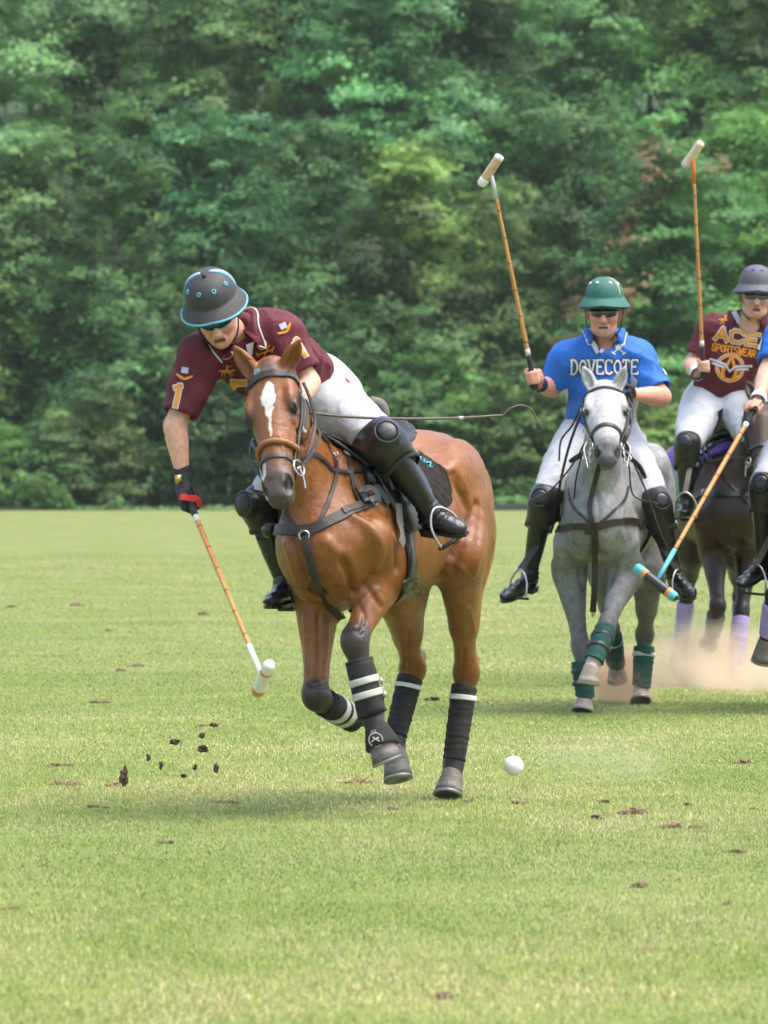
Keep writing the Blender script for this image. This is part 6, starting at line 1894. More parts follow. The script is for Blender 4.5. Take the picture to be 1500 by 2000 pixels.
#print('DBG', [tuple(np.round(q2(1161, y), 3)) for y in (1020, 1070, 1120)], tuple(np.round(X2(1160, 1160, .42), 3)), tuple(h2.loc(q2(1161, 1070))))
# rider
r2 = root('person', at(1172, 850, 32.65), 'rider in blue DOVECOTE jersey and green helmet holding a mallet upright', 'person', 'polo riders')
J2 = dict(pel=at(1172, 850, 32.72), nb=at(1181, 660, 32.62), shL=at(1244, 702, 32.62), elL=at(1292, 775, 32.50), wrL=at(1236, 770, 32.30), shR=at(1112, 702, 32.62), elR=at(1078, 757, 32.66), wrR=at(1052, 750, 32.45),
  hipL=at(1212, 862, 32.66), knL=at(1283, 985, 32.22), anL=at(1318, 1122, 32.35), toL=at(1352, 1160, 32.1), hipR=at(1130, 862, 32.66), knR=at(1062, 978, 32.20), anR=at(1035, 1122, 32.35), toR=at(984, 1166, 32.1),
  hc=at(1180, 603, 32.50), hf=V(-.08, -1, -.12), hu=V(0, -.12, 1), cuff=.80)
gc2 = at(1041, 737, 32.40); ma2 = at(958, 333, 32.30); ax2 = unit(ma2 - gc2)
jr2, bj2, R2, Q2, fr2 = rider(J2, r2, M_BLUE, (.66, .31, .22), belly=.045, stub=.75, thick=1.12, shoulder=1.1, chin=1.12, hs=1.12, gripR=(gc2, ax2, V(.5, .8, 0)), sole=(unit(V(.1, .1, -1)), unit(V(-.1, .1, -1))))
M_HELMGR = mat('green_helmet', (.024, .115, .092), .75, (.030, .13, .105), 40, bump=.15)
hm2, dome, dn = helmet(Q2(-.01, 0, .062), R2[0], R2[2], M_HELMGR, M_HELMGR, r2, rx=.110, ry=.132, rz=.106, brim=.036, front=.05, edge=.004)
for az, el in ((.5, .85), (-.5, .85), (1.15, .75), (-1.15, .75)):
    c, n = dome(az, el), dn(az, el); MB().tube([c, c + n * .003], .011, 12).build('vent', M_PRWHITE, hm2)
strap_mesh([dome(1.0, t) for t in np.linspace(.05, 1.45, 12)], [dn(1.0, t) for t in np.linspace(.05, 1.45, 12)], .007, .003).build('stripe', mat('yellow_piping', (.6, .55, .2), .6), hm2)
glasses(Q2, M_GLASS, M_STRAPB, r2, w=.066, h=.022)
for sd in (1, -1): strap('chin_strap', [Q2(.0, .095 * sd, .03), Q2(.01, .092 * sd, -.04), Q2(.02, .078 * sd, -.11), Q2(.03, .03 * sd, -.16)], .014, M_STRAPB, hm2, None, normal=R2[1] * sd)
# collar, placket, lettering
D_ = V(0, 1, 0); U_ = V(1, 0, 0); W_ = V(0, 0, 1)
def pxpoly(P, px, py, Y): return [((x - px) * Y / FPX, (py - y) * Y / FPX) for x, y in P]
def leaf(name, P, m_, off, jr=jr2, bj=bj2, px=1180, py=690, Y=32.6):
    decal(name, [pxpoly(q, px, py, Y) for q in P], at(px, py, Y), V(1, 0, 0), V(0, 0, 1), V(0, 1, 0), bj, m_, jr, off=off, step=.02)
collar(jr2, bj2, J2['nb'] + V(0, .0, .012), fr2, V(0, -.15, 1), M_BLUE, M_PRWHITE, r0=.090, ro=.128, opn=32, tip=.03, drop=.035)
strap('placket', [hp(bj2, *a, 32.4) for a in ((1150, 662), (1160, 676), (1168, 690))], [.035, .03, .02], M_WHITE, jr2, bj2, t=.003, off=.006)
strap('placket', [hp(bj2, *a, 32.4) for a in ((1206, 660), (1190, 672), (1172, 688))], [.04, .035, .02], M_WHITE, jr2, bj2, t=.003, off=.008)
# DOVECOTE with slab serifs, white on navy
def serif(txt, h, adv):
    ln, x = text_strokes(txt, h, adv, .46)
    sr = []; x = 0
    for ch in txt:
        w = h * .46; s_ = h * .13
        if ch == 'D': sr += [[(x - s_ + .1 * w, 0), (x + s_ + .1 * w, 0)], [(x - s_ + .1 * w, h), (x + s_ + .1 * w, h)]]
        if ch == 'V': sr += [[(x - s_, h), (x + s_, h)], [(x + w - s_, h), (x + w + s_, h)]]
        if ch == 'E': sr += [[(x + w, h), (x + w, h - s_ * 1.2)], [(x + w, 0), (x + w, s_ * 1.2)]]
        if ch == 'T': sr += [[(x, h), (x, h - s_ * 1.3)], [(x + w, h), (x + w, h - s_ * 1.3)], [(x + w / 2 - s_, 0), (x + w / 2 + s_, 0)]]
        if ch == 'C': sr += [[(x + w, h), (x + w, h - s_ * 1.6)]]
        x += adv
    return ln, sr
for k_, ch in enumerate('DOVECOTE'):
    ln, sr = serif(ch, .080, .0495)
    og = at(1114, 731, 32.6) + U_ * .0495 * k_
    ed = decal('letter', strokes(ln, .0195) + strokes(sr, .013), og, U_, W_, D_, bj2, M_NAVY, jr2, off=.003, step=.012)
    decal('letter_face', strokes(ln, .0115, False) + strokes(sr, .0065), og, U_, W_, D_, bj2, M_PRWHITE, jr2, off=.005, step=.012)
decal('crest', strokes([[(-.035, -.03), (.035, .03)], [(.035, -.03), (-.035, .03)], [(-.04, -.022), (-.022, -.034)], [(.04, -.022), (.022, -.034)]], .006) + [[(-.02, .0), (0, .028), (.022, .012), (.0, -.012)], [(.0, .02), (.03, .035), (.036, .02), (.012, .008)]], at(1207, 681, 32.6), U_, W_, D_, bj2, M_PRWHITE, jr2, off=.004)
ln, _ = text_strokes('3', .080, .05, .6)
decal('number', strokes(ln, .020), at(1276, 728, 32.6), unit(V(.8, .6, -.3)), unit(V(.3, 0, 1)), unit(V(-.6, .8, 0)), bj2, M_PRWHITE, jr2, off=.004)
for x0, pts in ((0, [(1104, 760), (1102, 790), (1103, 825)]), (1, [(1240, 738), (1243, 770), (1236, 800), (1238, 830)])):
    strap('side_panel', on(bj2, pts, Y=32.7), .03 if x0 == 0 else .06, M_WHITE, jr2, bj2, t=.002, off=.003)
# left glove, watch strap and mallet
s = SDF(*bbox([J2['wrL'], at(1222, 768, 32.2)], .09), .006)
cL = at(1222, 770, 32.22); grip_hand(s, J2['wrL'], cL, V(-.2, -.5, .8), V(.1, -.7, -.4), k=1.1)
v, f = s.mesh(1); obj('glove', v, f, mat('black_glove2', (.014, .013, .013), .75), r2)
MB().tube([lerp(J2['wrR'], J2['elR'], -.1), lerp(J2['wrR'], J2['elR'], .15)], .046, 16, cap=False).build('wrist_strap', M_NAVY, r2)
mallet(gc2, ma2, M_GRIP, mat('silver_tape', (.5, .52, .52), .5), unit(V(.105, -.06, .157)), 'bamboo mallet held upright by the blue rider with pale wood head', [(-1.0, -.55, M_WHITEP), (.78, 1.0, M_WHITEP)], back=.07, grip=.20, tipl=.16, r=.0125, hr=.027, hl=.21)
# ---------------------------------------------------------------- dark horse with the second maroon rider
M_LILAC = mat('lilac_wrap', (.34, .26, .50), .85, (.28, .21, .42), 50, bump=.4, bscale=250)
M_PURPLE = mat('purple_fleece', (.045, .016, .20), .95, (.07, .025, .28), 120, bump=1.0, bscale=160, sheen=.3)
h3 = Horse(2.18, 36.6, -8); X3 = h3.X
legs3 = {
 'RF': [X3(1378, 1020, .42), X3(1394, 1075, .22), X3(1402, 1185, .50), X3(1392, 1236, .30), X3(1389, 1243, .26), X3(1383, 1252, .20)],
 'LF': [X3(1470, 1020, .42), X3(1462, 1078, .20), X3(1448, 1195, .34), X3(1437, 1296, .42), X3(1435, 1310, .44), X3(1432, 1338, .46)],
 'RH': [X3(1352, 1070, -.40), X3(1342, 1160, -.85), X3(1331, 1248, -.9), X3(1328, 1262, -.9), X3(1325, 1292, -.86)],
 'LH': [X3(1440, 1075, -.40), X3(1447, 1165, -.8), X3(1446, 1250, -.75), X3(1444, 1265, -.74), X3(1442, 1318, -.70)],
}
h3.set_head(X3(1496, 772, .70), V(-.03, -.30, -.50), V(.95, .25, .0))
neck3 = [(*h3.L(.20, 0, 1.18), .17, .27), (*h3.L(.36, .06, 1.30), .125, .21), (*(lerp(h3.L(.42, .08, 1.38), h3.H(.03, 0, -.16), .5) + V(0, 0, -.03)), .10, .16), (*h3.H(.04, 0, -.15), .078, .115), (*h3.H(.05, 0, -.10), .07, .085)]
ears3 = [(h3.H(-.005, .052, -.06), h3.H(-.13, .09, -.07), V(.2, -1, .1)), (h3.H(-.005, -.052, -.06), h3.H(-.13, -.09, -.07), V(-.2, -1, .1))]
s3 = horse_sdf(h3, legs3, ears3, neck3, .013, .008, fs=1.15)
v3, f3 = s3.mesh(2)
v3 = sculpt(v3, f3, [([(1420, 1030), (1425, 1070), (1428, 1100)], -.012, .025), ([(1395, 1050), (1410, 1080), (1415, 1110)], -.012, .02)])
v3 = v3 + vnormals(v3, f3) * ((.004 * vnoise(v3 * 10, 31)) * (h3.hloc(v3)[:, 0] < -.05))[:, None]
horse3 = root('horse', h3.L(0, 0, 0), 'dark brown horse with lilac leg wraps kicking up dust', 'horse', 'polo horses')
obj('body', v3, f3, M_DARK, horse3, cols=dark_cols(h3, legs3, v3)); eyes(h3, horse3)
for k in legs3: place_hoof(legs3[k], h3.fw if k != 'RF' else -h3.up, horse3, None)
for k, t0, t1 in (('LF', .12, .98), ('RF', .3, .95), ('LH', .15, .98), ('RH', .2, .98)):
    P = legs3[k]; i = 2 if k[1] == 'F' else 1
    wrap_mesh(lerp(P[i], P[i+1], t0), lerp(P[i], P[i+1], t1), .056, .048, turns=8, seed=i).build('leg_wrap', M_GREYL if k == 'RF' else M_LILAC, horse3)
b3 = bvh_of(v3, f3)
def q3(px, py, Y=36.2): return hp(b3, px, py, Y)
br3, _ = bridle(h3, b3, 'black bridle with pale noseband on the dark brown horse', M_BLKL, M_GREYL, wide=.022, nose_tube=False)
for k, (dx, dy) in enumerate(((0, 0), (8, 10), (-10, 14))):
    cord('rein', [h3.H(.47, -.08, -.1), X3(1455, 880 + dy, .40), X3(1395 + dx, 905 + dy, .30), X3(1372 + dx, 870 - dy, .22), X3(1400 + dx, 815, .2), X3(1455, 776, .2)], .0075, M_BLKL, br3)
bp3 = root('breastplate', h3.L(.45, 0, 1.0), 'black breastplate strap across the dark brown horse chest', 'breastplate', 'horse breastplates')
strap('chest_band', [h3.L(.28, -.29, 1.18), q3(1372, 962), q3(1400, 966), q3(1440, 966), q3(1475, 965)], .045, M_BLKL, bp3, b3, t=.006, off=.005)
strap('neck_strap', [q3(1400, 905), q3(1415, 935), q3(1440, 960), q3(1462, 985)], .018, M_BLKL, bp3, b3, off=.007)
strap('upper_strap', [q3(1380, 905), q3(1420, 898), q3(1462, 892)], .020, M_GREYL, bp3, b3, off=.007)
buckle(q3(1375, 962) + V(0, -.02, 0), V(0, -1, 0), V(1, 0, 0), .02, .012, M_STEEL, bp3, .004)
sa3 = root('saddle', h3.L(-.1, 0, 1.5), 'black saddle over purple fleece pad on the dark brown horse', 'saddle', 'polo saddles')
v, f = shell(h3, b3, .26, -.50, lambda f: corner(f, .26, -.50, 1.25), nf=24, na=40, off=.01, thick=.03)
v = np.array(v); v = v + .008 * np.stack([vnoise(v * 40, 1), vnoise(v * 40, 2), vnoise(v * 40, 3)], 1)
obj('fleece_pad', v, f, M_PURPLE, sa3)
v, f = shell(h3, b3, .18, -.30, lambda f: corner(f, .18, -.30, 1.5, .12), nf=20, na=40, off=.045, thick=.012)
obj('flap', v, f, M_BLKL, sa3)
s = SDF(h3.L(-.1, 0, 1.5) - .45, h3.L(-.1, 0, 1.5) + .45, .018)
s.loft([(*h3.L(.15, 0, 1.60), .07, .03), (*h3.L(-.1, 0, 1.54), .155, .035), (*h3.L(-.33, 0, 1.63), .13, .03)], h3.lf, k=.01)
v, f = s.mesh(2); obj('seat', v, f, M_BLKL, sa3)
for tx, ty, Yt, l0 in ((1338, 1012, 35.85, (1352, 890)), (1500, 1012, 35.85, (1492, 890))):
    c = at(tx, ty, Yt); stirrup(c, V(0, 0, 1), V(-.2, -1, 0), sa3, 1.2)
    strap('stirrup_leather', [c + V(0, 0, .16), lerp(c + V(0, 0, .16), at(*l0, 36.0), .5), at(*l0, 36.05)], .034, M_BRNL, sa3, None, normal=V(0, -1, .1))
r3 = root('person', at(1400, 780, 36.6), 'rider in maroon ACE jersey and grey helmet holding an orange tipped mallet', 'person', 'polo riders')
J3 = dict(pel=at(1402, 772, 36.62), nb=at(1456, 628, 36.50), shL=at(1510, 652, 36.50), elL=at(1520, 730, 36.45), wrL=at(1468, 772, 36.25), shR=at(1392, 644, 36.50), elR=at(1352, 712, 36.5), wrR=at(1361, 729, 36.22),
  hipL=at(1436, 790, 36.58), knL=at(1488, 880, 36.0), anL=at(1492, 985, 36.1), toL=at(1496, 1000, 35.85), hipR=at(1370, 792, 36.58), knR=at(1342, 872, 36.0), anR=at(1339, 985, 36.1), toR=at(1334, 1002, 35.85),
  hc=at(1477, 574, 36.38), hf=V(-.02, -1, -.08), hu=V(.03, -.08, 1), cuff=.72)
gc3 = at(1373, 716, 36.15); ma3 = at(1353, 302, 36.05); ax3 = unit(ma3 - gc3)
jr3, bj3, R3, Q3, fr3 = rider(J3, r3, M_MAROON, (.68, .38, .28), belly=.03, thick=1.1, chin=1.15, res=.010, hs=1.08, gripR=(gc3, ax3, V(.5, .8, 0)))
M_HELMGY = mat('grey_helmet', (.085, .085, .10), .7, (.10, .10, .115), 40)
M_INDIGO = mat('indigo_trim', (.05, .045, .13), .6)
hm3, dome, dn = helmet(Q3(-.01, 0, .060), R3[0], R3[2], M_HELMGY, M_INDIGO, r3, rx=.110, ry=.130, rz=.115, brim=.034, front=.05, edge=.006)
for az, el in ((.35, .85), (-.35, .85), (1.15, .75), (-1.15, .75)):
    c, n = dome(az, el), dn(az, el); MB().tube([c, c + n * .003], .009, 12).build('vent', mat('indigo_dot', (.06, .05, .45), .6), hm3)
glasses(Q3, mat('violet_lens', (.07, .045, .06), .08, spec=.9), M_PRWHITE, r3, w=.07, h=.024)
for sd in (1, -1): strap('chin_strap', [Q3(.0, .095 * sd, .03), Q3(.01, .090 * sd, -.04), Q3(.02, .076 * sd, -.11), Q3(.045, .03 * sd, -.155)], .014, M_STRAPB, hm3, None, normal=R3[1] * sd)
t9 = math.radians(-10); u9 = V(math.cos(t9), 0, math.sin(t9)); w9 = V(-math.sin(t9), 0, math.cos(t9))
for k_, ch in enumerate('ACE'):
    ln, _ = text_strokes(ch, .072, .098, 1.05)
    for nm, wd, m_, of in (('letter', .030, M_PRWHITE, .003), ('letter_face', .018, M_ORANGE, .005)):
        decal(nm, strokes(ln, wd), at(1395, 662, 36.5) + u9 * .098 * k_, u9, w9, V(0, 1, 0), bj3, m_, jr3, off=of, step=.014)
for k_, ch in enumerate('SPORTSWEAR'):
    ln, _ = text_strokes(ch, .044, .0285, .48)
    decal('small_letter', strokes(ln, .0085), at(1389, 684, 36.5) + u9 * .0285 * k_, u9, w9, V(0, 1, 0), bj3, M_ORANGE, jr3, off=.004, step=.014)
oc = at(1424, 719, 36.5)
decal('wheel_emblem', strokes([arc(0, 0, .082, .082, 0, 360, 26)], .024, False), oc, u9, w9, V(0, 1, 0), bj3, M_PRWHITE, jr3, off=.003, step=.014)
decal('wheel_emblem', strokes([arc(0, 0, .082, .082, 0, 360, 26)], .015, False) + strokes([[(-.05, -.055), (-.02, .02), (0, .075), (.02, .02), (.05, -.055)], [(-.02, -.08), (-.055, .0)], [(.02, -.08), (.055, 0)]], .016), oc, u9, w9, V(0, 1, 0), bj3, M_ORANGE, jr3, off=.005, step=.014)
decal('wing_emblem', strokes([[(-.13, .035), (-.035, .015), (0, -.025), (.035, .015), (.13, .035)], [(-.11, .012), (-.04, -.002)], [(.11, .012), (.04, -.002)]], .014), oc, u9, w9, V(0, 1, 0), bj3, M_PRWHITE, jr3, off=.007, step=.014)
decal('wing_emblem', strokes([[(-.125, .027), (-.035, .006), (0, -.034), (.035, .006), (.125, .027)]], .005), oc, u9, w9, V(0, 1, 0), bj3, M_NAVY, jr3, off=.009, step=.014)
polo_pony(bj3, 1415, 626, .042, jr3, M_ORANGE, Y=36.5)
decal('placket', [[(-.07, .075), (-.035, .085), (.004, .005), (-.012, -.03)], [(.004, .005), (-.012, -.03), (.10, .02), (.11, .06)]], at(1446, 630, 36.5), V(1, 0, 0), V(0, 0, 1), V(0, 1, 0), bj3, M_WHITE, jr3, off=.006)
collar(jr3, bj3, J3['nb'] + V(0, 0, .010), fr3, V(.1, -.15, 1), M_MAROON, None, r0=.084, ro=.12, opn=40, tip=.045)
#decal('collar', [[(-.05, -.02), (.04, -.045), (.045, .0), (-.035, .02)]], at(1430, 612, 36.5), V(1, 0, 0), V(0, 0, 1), V(0, 1, 0), bj3, M_MAROON, jr3, off=.012)
MB().tube([lerp(J3['wrR'], J3['elR'], -.15), lerp(J3['wrR'], J3['elR'], .25)], .043, 16, cap=False).build('wrist_tape', M_WHITE, r3)
M_ORTIP = mat('orange_tip', (.75, .13, .015), .5)
mallet(gc3, ma3, M_GRIP, M_ORTIP, unit(V(.075, -.06, .11)), 'bamboo mallet with bright orange tip held upright at the right', [(-1.0, -.75, mat('pale_blue_paint', (.45, .5, .62), .5))], back=.07, grip=.20, tipl=.18, r=.0125, hr=.028, hl=.20, head_m=mat('cream_wood', (.68, .54, .38), .6))
# ---------------------------------------------------------------- fourth rider and horse, cut by the right edge
h4 = Horse(2.50, 32.5, -6); X4 = h4.X
legs4 = {
 'RF': [X4(1535, 1050, .42), X4(1535, 1115, .24), X4(1512, 1165, .50), X4(1500, 1240, .40), X4(1496, 1252, .37), X4(1487, 1290, .33)],
 'LF': [X4(1660, 1050, .42), X4(1655, 1120, .20), X4(1650, 1265, .28), X4(1648, 1362, .30), X4(1647, 1376, .31), X4(1645, 1393, .33)],
 'RH': [X4(1545, 1110, -.40), X4(1542, 1228, -.85), X4(1540, 1322, -.8), X4(1540, 1337, -.8), X4(1540, 1374, -.76)],
 'LH': [X4(1625, 1110, -.45), X4(1626, 1228, -.90), X4(1624, 1330, -.85), X4(1624, 1345, -.84), X4(1624, 1374, -.80)]}
h4.set_head(X4(1612, 750, .78), V(.0, -.34, -.49), V(1, .1, 0))
neck4 = [(*h4.L(.20, 0, 1.18), .17, .27), (*h4.L(.38, .0, 1.30), .13, .215), (*(lerp(h4.L(.42, 0, 1.38), h4.H(.03, 0, -.16), .5)), .10, .16), (*h4.H(.04, 0, -.15), .078, .115), (*h4.H(.05, 0, -.10), .07, .085)]
s4 = horse_sdf(h4, legs4, [(h4.H(-.005, .052, -.06), h4.H(-.13, .09, -.07), V(.2, -1, .1)), (h4.H(-.005, -.052, -.06), h4.H(-.13, -.09, -.07), V(-.2, -1, .1))], neck4, .015, .009, fs=1.15)
v4, f4 = s4.mesh(2)
horse4 = root('horse', h4.L(0, 0, 0), 'dark horse at the right frame edge with one hoof showing', 'horse', 'polo horses')
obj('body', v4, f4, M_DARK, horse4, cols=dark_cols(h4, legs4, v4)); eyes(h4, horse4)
for k in legs4: place_hoof(legs4[k], h4.fw, horse4, None)
for k in legs4:
    P = legs4[k]; i = 2 if k[1] == 'F' else 1
    wrap_mesh(lerp(P[i], P[i+1], .2), lerp(P[i], P[i+1], .98), .056, .048, turns=8, seed=i).build('leg_wrap', M_LILAC, horse4)
b4 = bvh_of(v4, f4)
sa4 = root('saddle', h4.L(-.1, 0, 1.5), 'black saddle under the rider at the right frame edge', 'saddle', 'polo saddles')
v, f = shell(h4, b4, .24, -.36, lambda f: corner(f, .24, -.36, 1.5), nf=20, na=30, off=.010, thick=.012)
obj('flap', v, f, M_BLKL, sa4)
for tx, ty, Yt, fw_ in ((1476, 1160, 32.1, V(-.7, -.6, 0)), (1725, 1160, 32.1, V(.7, -.6, 0))):
    c = at(tx, ty, Yt); stirrup(c, V(.06 if tx < 1600 else -.06, 0, 1), fw_, sa4, 1.2)
    l0 = at(1540 if tx < 1600 else 1660, 980, 32.3); top = c + V(0, 0, .16)
    strap('stirrup_leather', [top, lerp(top, l0, .5), l0], .036, M_BRNL, sa4, None, normal=V(0, -1, .1))
r4 = root('person', at(1595, 850, 32.65), 'rider in blue jersey number one cut off by the right frame edge', 'person', 'polo riders')
J4 = dict(pel=at(1598, 842, 32.66), nb=at(1600, 655, 32.5), shL=at(1668, 672, 32.5), elL=at(1700, 760, 32.4), wrL=at(1640, 790, 32.2), shR=at(1528, 655, 32.45), elR=at(1500, 728, 32.30), wrR=at(1482, 778, 32.0),
  hipL=at(1640, 862, 32.62), knL=at(1708, 960, 32.2), anL=at(1724, 1095, 32.3), toL=at(1752, 1145, 32.1), hipR=at(1555, 862, 32.62), knR=at(1492, 950, 32.18), anR=at(1490, 1095, 32.3), toR=at(1446, 1140, 32.05),
  hc=at(1602, 592, 32.42), hf=V(-.1, -1, -.15), hu=V(0, -.12, 1), cuff=.74)
gc4 = at(1475, 797, 31.92); ma4 = at(1281, 1138, 31.05); ax4 = unit(gc4 - ma4)
jr4, bj4, R4, Q4, fr4 = rider(J4, r4, M_BLUE, (.60, .33, .24), belly=.02, thick=1.15, res=.011, gripR=(gc4, ax4, V(-.5, -.8, .2)), shoulder=1.05)
collar(jr4, bj4, J4['nb'] + V(0, 0, .010), fr4, V(0, -.15, 1), M_BLUE, M_PRWHITE, r0=.086, ro=.12)
helmet(Q4(-.01, 0, .060), R4[0], R4[2], M_HELMGR, M_HELMGR, r4, rx=.112, ry=.132, rz=.130, brim=.036, front=.05, edge=.004)
glasses(Q4, M_GLASS, M_STRAPB, r4)
ln, _ = text_strokes('1', .10, .05, .6)
for nm, wd, m_, of in (('number_edge', .032, M_NAVY, .003), ('number', .021, M_PRWHITE, .005)):
    decal(nm, strokes(ln, wd), at(1474, 682, 32.4), unit(V(1, -.3, .18)), unit(V(.12, 0, 1)), V(.15, 1, 0), bj4, m_, jr4, off=of, step=.012)
MB().tube([lerp(J4['wrR'], J4['elR'], -.12), lerp(J4['wrR'], J4['elR'], .05)], .047, 16, cap=False).build('wrist_tape', M_WHITE, r4)
M_BLKP = mat('black_paint', (.015, .015, .017), .4)
mallet(gc4, ma4, M_GRIP, M_TEALP, unit(V(.60, -.35, -.47)), 'bamboo mallet with teal and black head reaching across the grey horse', [(-1.0, -.62, M_TEALP), (-.62, -.45, M_ORBAND), (.58, .74, M_ORBAND), (.74, 1.0, M_TEALP)], back=.06, grip=.19, tipl=.26, r=.0145, hr=.028, hl=.30, head_m=M_BLKP)
# ---------------------------------------------------------------- ball, clods, divots, dust
def ico_lump(c, r, seed, flat=(1, 1, 1), n=3, rough=.35):
    bm = bmesh.new(); bmesh.ops.create_icosphere(bm, subdivisions=n, radius=1)
    bm.verts.ensure_lookup_table()
    v = np.array([q.co[:] for q in bm.verts]); f = [tuple(x.index for x in q.verts) for q in bm.faces]; bm.free()
    k = 1 + rough * vnoise(v * 1.7, seed) + rough * .6 * vnoise(v * 4.1, seed + 1) + rough * .35 * vnoise(v * 9, seed + 2)
    return v * k[:, None] * np.asarray(flat) * r + c, f
M_SOIL = mat('dry_soil', (.12, .074, .045), .95, (.24, .16, .10), 60, bump=.8, bscale=120)
M_SOILD = mat('dark_soil', (.070, .046, .031), .95, (.13, .086, .058), 70, bump=.8, bscale=120)
M_BALL = mat('white_ball', (.80, .79, .76), .5, (.72, .70, .66), 40, bump=.1)
def gY(py): return FPX * CAMH / (py - HOR)
v, f = ico_lump(at(1003, 1496, 24.2), .0425, 3, n=4, rough=.012)
tag(obj('ball', v, f, M_BALL), 'white polo ball in the air right of the bay horse', 'ball')
def clod(px, py, Y, w, h, seed, label, grp, m, ground=False):
    """torn lump of turf: several ragged bits of soil with roots and straw"""
    s_ = Y / FPX; rng = np.random.default_rng(seed)
    mb = MB()
    n = 1 if not ground else int(np.clip(w / 5, 3, 12))
    for i in range(n):
        if ground:
            t = (i + .5) / n - .5 + rng.uniform(-.06, .06); e = 1 - 1.3 * t * t
            c = at(px + t * w, py, Y) + V(0, rng.uniform(-.5, .5) * w * s_ * .6, 0)
            r = rng.uniform(.45, 1.1) * e * h * s_ * .62 + .004
            c[2] = r * .25 if rng.random() < .8 else r * .8
            v, f = ico_lump(c, r, seed * 7 + i, V(rng.uniform(.9, 1.9), rng.uniform(.8, 1.6), rng.uniform(.55, 1.1)), 2, .55)
        else:
            v, f = ico_lump(at(px, py, Y), 1.0, seed, (w * s_ / 2, min(w, h * 1.4) * s_ / 2, h * s_ / 2), 3, .7)
        mb.add(v, f, 0 if not ground or rng.random() < .7 else 1)
        for _ in range(4):                                 # torn roots and straw
            q = v[rng.integers(len(v))]; d = rng.normal(0, 1, 3) * V(1, .7, .7) * max(w, 14) * s_ * .22
            mb.tube([q, q + d * .5, q + d], [.0018, .0014, .0007], 4, mi=2)
    return tag(mb.build('clod', [m, M_SOILD, M_STRAW], smooth=False), label, 'clod', grp)
M_STRAW = mat('dry_root', (.30, .22, .12), .9)
AIR = [(417, 1416, 14, 8, 'small clod of soil in the air, highest below the mallet head'), (394, 1437, 11, 8, 'tiny clod in the air just under the highest flying clod'), (343, 1449, 20, 10, 'flat brown clod flying left of the mallet head'), (396, 1461, 20, 14, 'ragged brown clod in the air, largest below the mallet head'),
 (290, 1480, 8, 12, 'small upright clod flying above the tall dark clod'), (314, 1494, 6, 12, 'thin upright clod flying right of the tall dark clod'), (381, 1500, 8, 10, 'small dark speck of soil flying near the grass'), (422, 1501, 10, 16, 'small clod in the air at the right of the spray'), (359, 1515, 9, 9, 'dark speck of soil low in the middle of the spray'), (242, 1519, 14, 30, 'tall dark clod of turf in the air at far left')]
for i, (px, py, w, h, lb) in enumerate(AIR): clod(px, py, gY(1560) - .1 + .05 * (i % 3), w, h, 40 + i, lb, 'clods of soil flying from the mallet', M_SOILD)
GRD = [(20, 1183, 22, 9, 'far clod at the left frame edge beyond the mallet'), (150, 1181, 24, 8, 'flat far clod second from the left frame edge'), (397, 1198, 24, 9, 'far brown clod just left of the mallet cane'), (215, 1230, 16, 6, 'pale straw clod halfway between left edge and mallet'), (236, 1309, 18, 7, 'small dark clod left of the mallet head'), (268, 1300, 24, 7, 'brown scuffed clod left of the mallet head'),
 (195, 1371, 46, 7, 'long flat strip of torn turf at left'), (115, 1495, 58, 6, 'long torn strip of turf near the left edge'), (130, 1531, 64, 9, 'wide torn turf patch at left below the spray'), (220, 1534, 28, 9, 'clod right beside the wide torn turf patch'), (190, 1575, 36, 9, 'dark ragged clod below the torn turf patch'), (440, 1567, 56, 7, 'torn turf strip in front of the bay horse'), (320, 1646, 36, 6, 'thin strip of torn turf low at left'), (90, 1691, 28, 6, 'pale straw scrap low near the left edge'),
 (845, 1365, 30, 12, 'dark clod between the bay horse hind legs'), (928, 1371, 14, 5, 'small clod right behind the bay horse hind leg'), (766, 1580, 16, 6, 'tiny dark clod under the bay horse hooves'), (913, 1566, 14, 6, 'clod beside the planted hind hoof'),
 (1010, 1568, 26, 6, 'scuffed soil below the white ball'), (1180, 1566, 12, 8, 'small clod right of the ball on the grass'), (1235, 1587, 60, 11, 'reddish brown torn turf, widest at right'), (1168, 1598, 24, 7, 'pale clod left of the widest torn turf'), (1315, 1614, 28, 13, 'clump of dry roots right of the widest torn turf'), (1360, 1615, 24, 11, 'second clump of dry roots further right'), (1342, 1571, 16, 7, 'small clod above the clumps of dry roots'), (1472, 1580, 16, 7, 'small clod near the right frame edge'),
 (1448, 1488, 34, 10, 'pale dry turf scrap at right above the clods'), (1440, 1664, 32, 8, 'brown scrap of turf low at the right'), (1245, 1730, 18, 12, 'reddish clod alone in the lower right grass'), (865, 1946, 26, 16, 'brown clod at the bottom of the picture'), (1418, 1766, 10, 5, 'dark speck of soil low at right'), (700, 1528, 60, 5, 'dry scuff in the grass under the bay horse forehoof'), (395, 1197 + 220, 12, 6, 'small clod lying left of the folded foreleg'), (20, 1775, 30, 6, 'dry brown scrap at the lower left edge'), (180, 1110, 20, 4, 'faint far scuff of turf at upper left of the field')]
for i, (px, py, w, h, lb) in enumerate(GRD):
    w *= .85; h *= .85
    Y = gY(py + h * .35)
    c = clod(px, py, Y, w, h, 80 + i, lb, 'clods and torn turf lying on the field', M_SOIL, True)
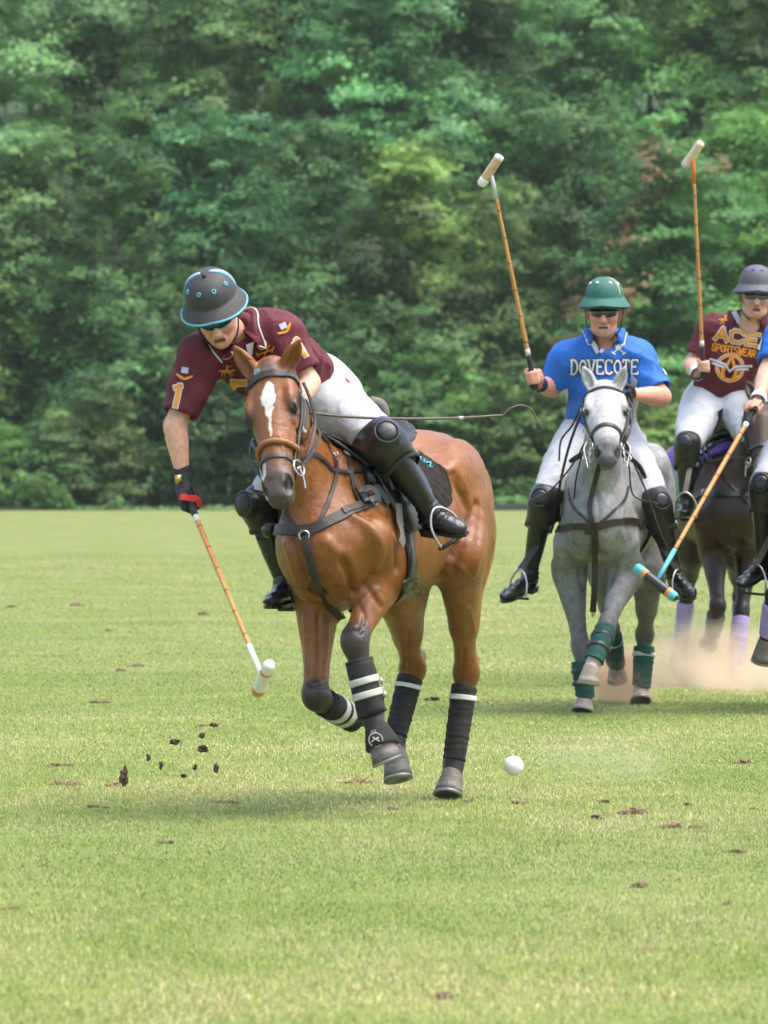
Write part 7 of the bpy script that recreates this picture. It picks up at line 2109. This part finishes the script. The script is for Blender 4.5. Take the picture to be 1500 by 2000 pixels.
# dust kicked up by the hooves: heterogeneous smoke inside closed domes
def dust(name, c, r, dens, seed, label, col=(.86, .70, .53), bias=.0):
    m = bpy.data.materials.new('dust'); m.use_nodes = True
    nt = m.node_tree; nt.nodes.clear(); L = nt.links.new
    out = nt.nodes.new('ShaderNodeOutputMaterial'); vol = nt.nodes.new('ShaderNodeVolumePrincipled')
    vol.inputs['Color'].default_value = (*col, 1); vol.inputs['Anisotropy'].default_value = .1
    tc = nt.nodes.new('ShaderNodeTexCoord')
    ln = nt.nodes.new('ShaderNodeVectorMath'); ln.operation = 'LENGTH'
    mp = nt.nodes.new('ShaderNodeMapping'); mp.inputs['Scale'].default_value = (1 / r[0], 1 / r[1], 1 / r[2])
    L(tc.outputs['Object'], mp.inputs[0]); L(mp.outputs[0], ln.inputs[0])
    mr = nt.nodes.new('ShaderNodeMapRange'); mr.interpolation_type = 'SMOOTHSTEP'
    mr.inputs['From Min'].default_value = .98; mr.inputs['From Max'].default_value = .15
    L(ln.outputs['Value'], mr.inputs['Value'])
    nz = nt.nodes.new('ShaderNodeTexNoise'); nz.inputs['Scale'].default_value = 4.2; nz.inputs['Detail'].default_value = 5; nz.inputs['Roughness'].default_value = .55; nz.noise_dimensions = '4D'; nz.inputs['W'].default_value = seed
    L(tc.outputs['Object'], nz.inputs['Vector'])
    r2_ = nt.nodes.new('ShaderNodeMapRange'); r2_.inputs['From Min'].default_value = .46; r2_.inputs['From Max'].default_value = .60
    L(nz.outputs['Fac'], r2_.inputs['Value'])
    mu = nt.nodes.new('ShaderNodeMath'); mu.operation = 'MULTIPLY'; L(mr.outputs[0], mu.inputs[0]); L(r2_.outputs[0], mu.inputs[1])
    m2 = nt.nodes.new('ShaderNodeMath'); m2.operation = 'MULTIPLY'; m2.inputs[1].default_value = dens; L(mu.outputs[0], m2.inputs[0])
    L(m2.outputs[0], vol.inputs['Density']); L(vol.outputs[0], out.inputs['Volume'])
    v, f = ico_lump(np.zeros(3), 1.0, 1, r, 3, 0)
    o = obj(name, v + c, f, m, None, origin=c)
    tag(o, label, 'dust', None, 'stuff')
def dpos(px, py, Y): return at(px, py, Y)
dust('dust_cloud', dpos(1212, 1335, 33.7), (.30, .6, .28), 11.0, 1.0, 'brown dust behind the grey horse hooves', col=(.80, .58, .42))
dust('dust_cloud', dpos(1400, 1312, 36.0), (.80, 1.4, .40), 4.6, 2.0, 'wide pale dust cloud around the dark horse hooves')
dust('dust_cloud', dpos(1340, 1265, 36.2), (.24, .5, .34), 5.0, 4.0, 'dust puff around the dark horse hind hoof')
dust('dust_cloud', dpos(1470, 1330, 35.0), (.6, 1.0, .24), 2.5, 5.0, 'thin dust drifting at the right edge')
dust('dust_cloud', dpos(1180, 1485, 25.5), (.45, 1.2, .16), .32, 3.0, 'thin dust haze over the grass right of the ball', col=(.95, .85, .72))
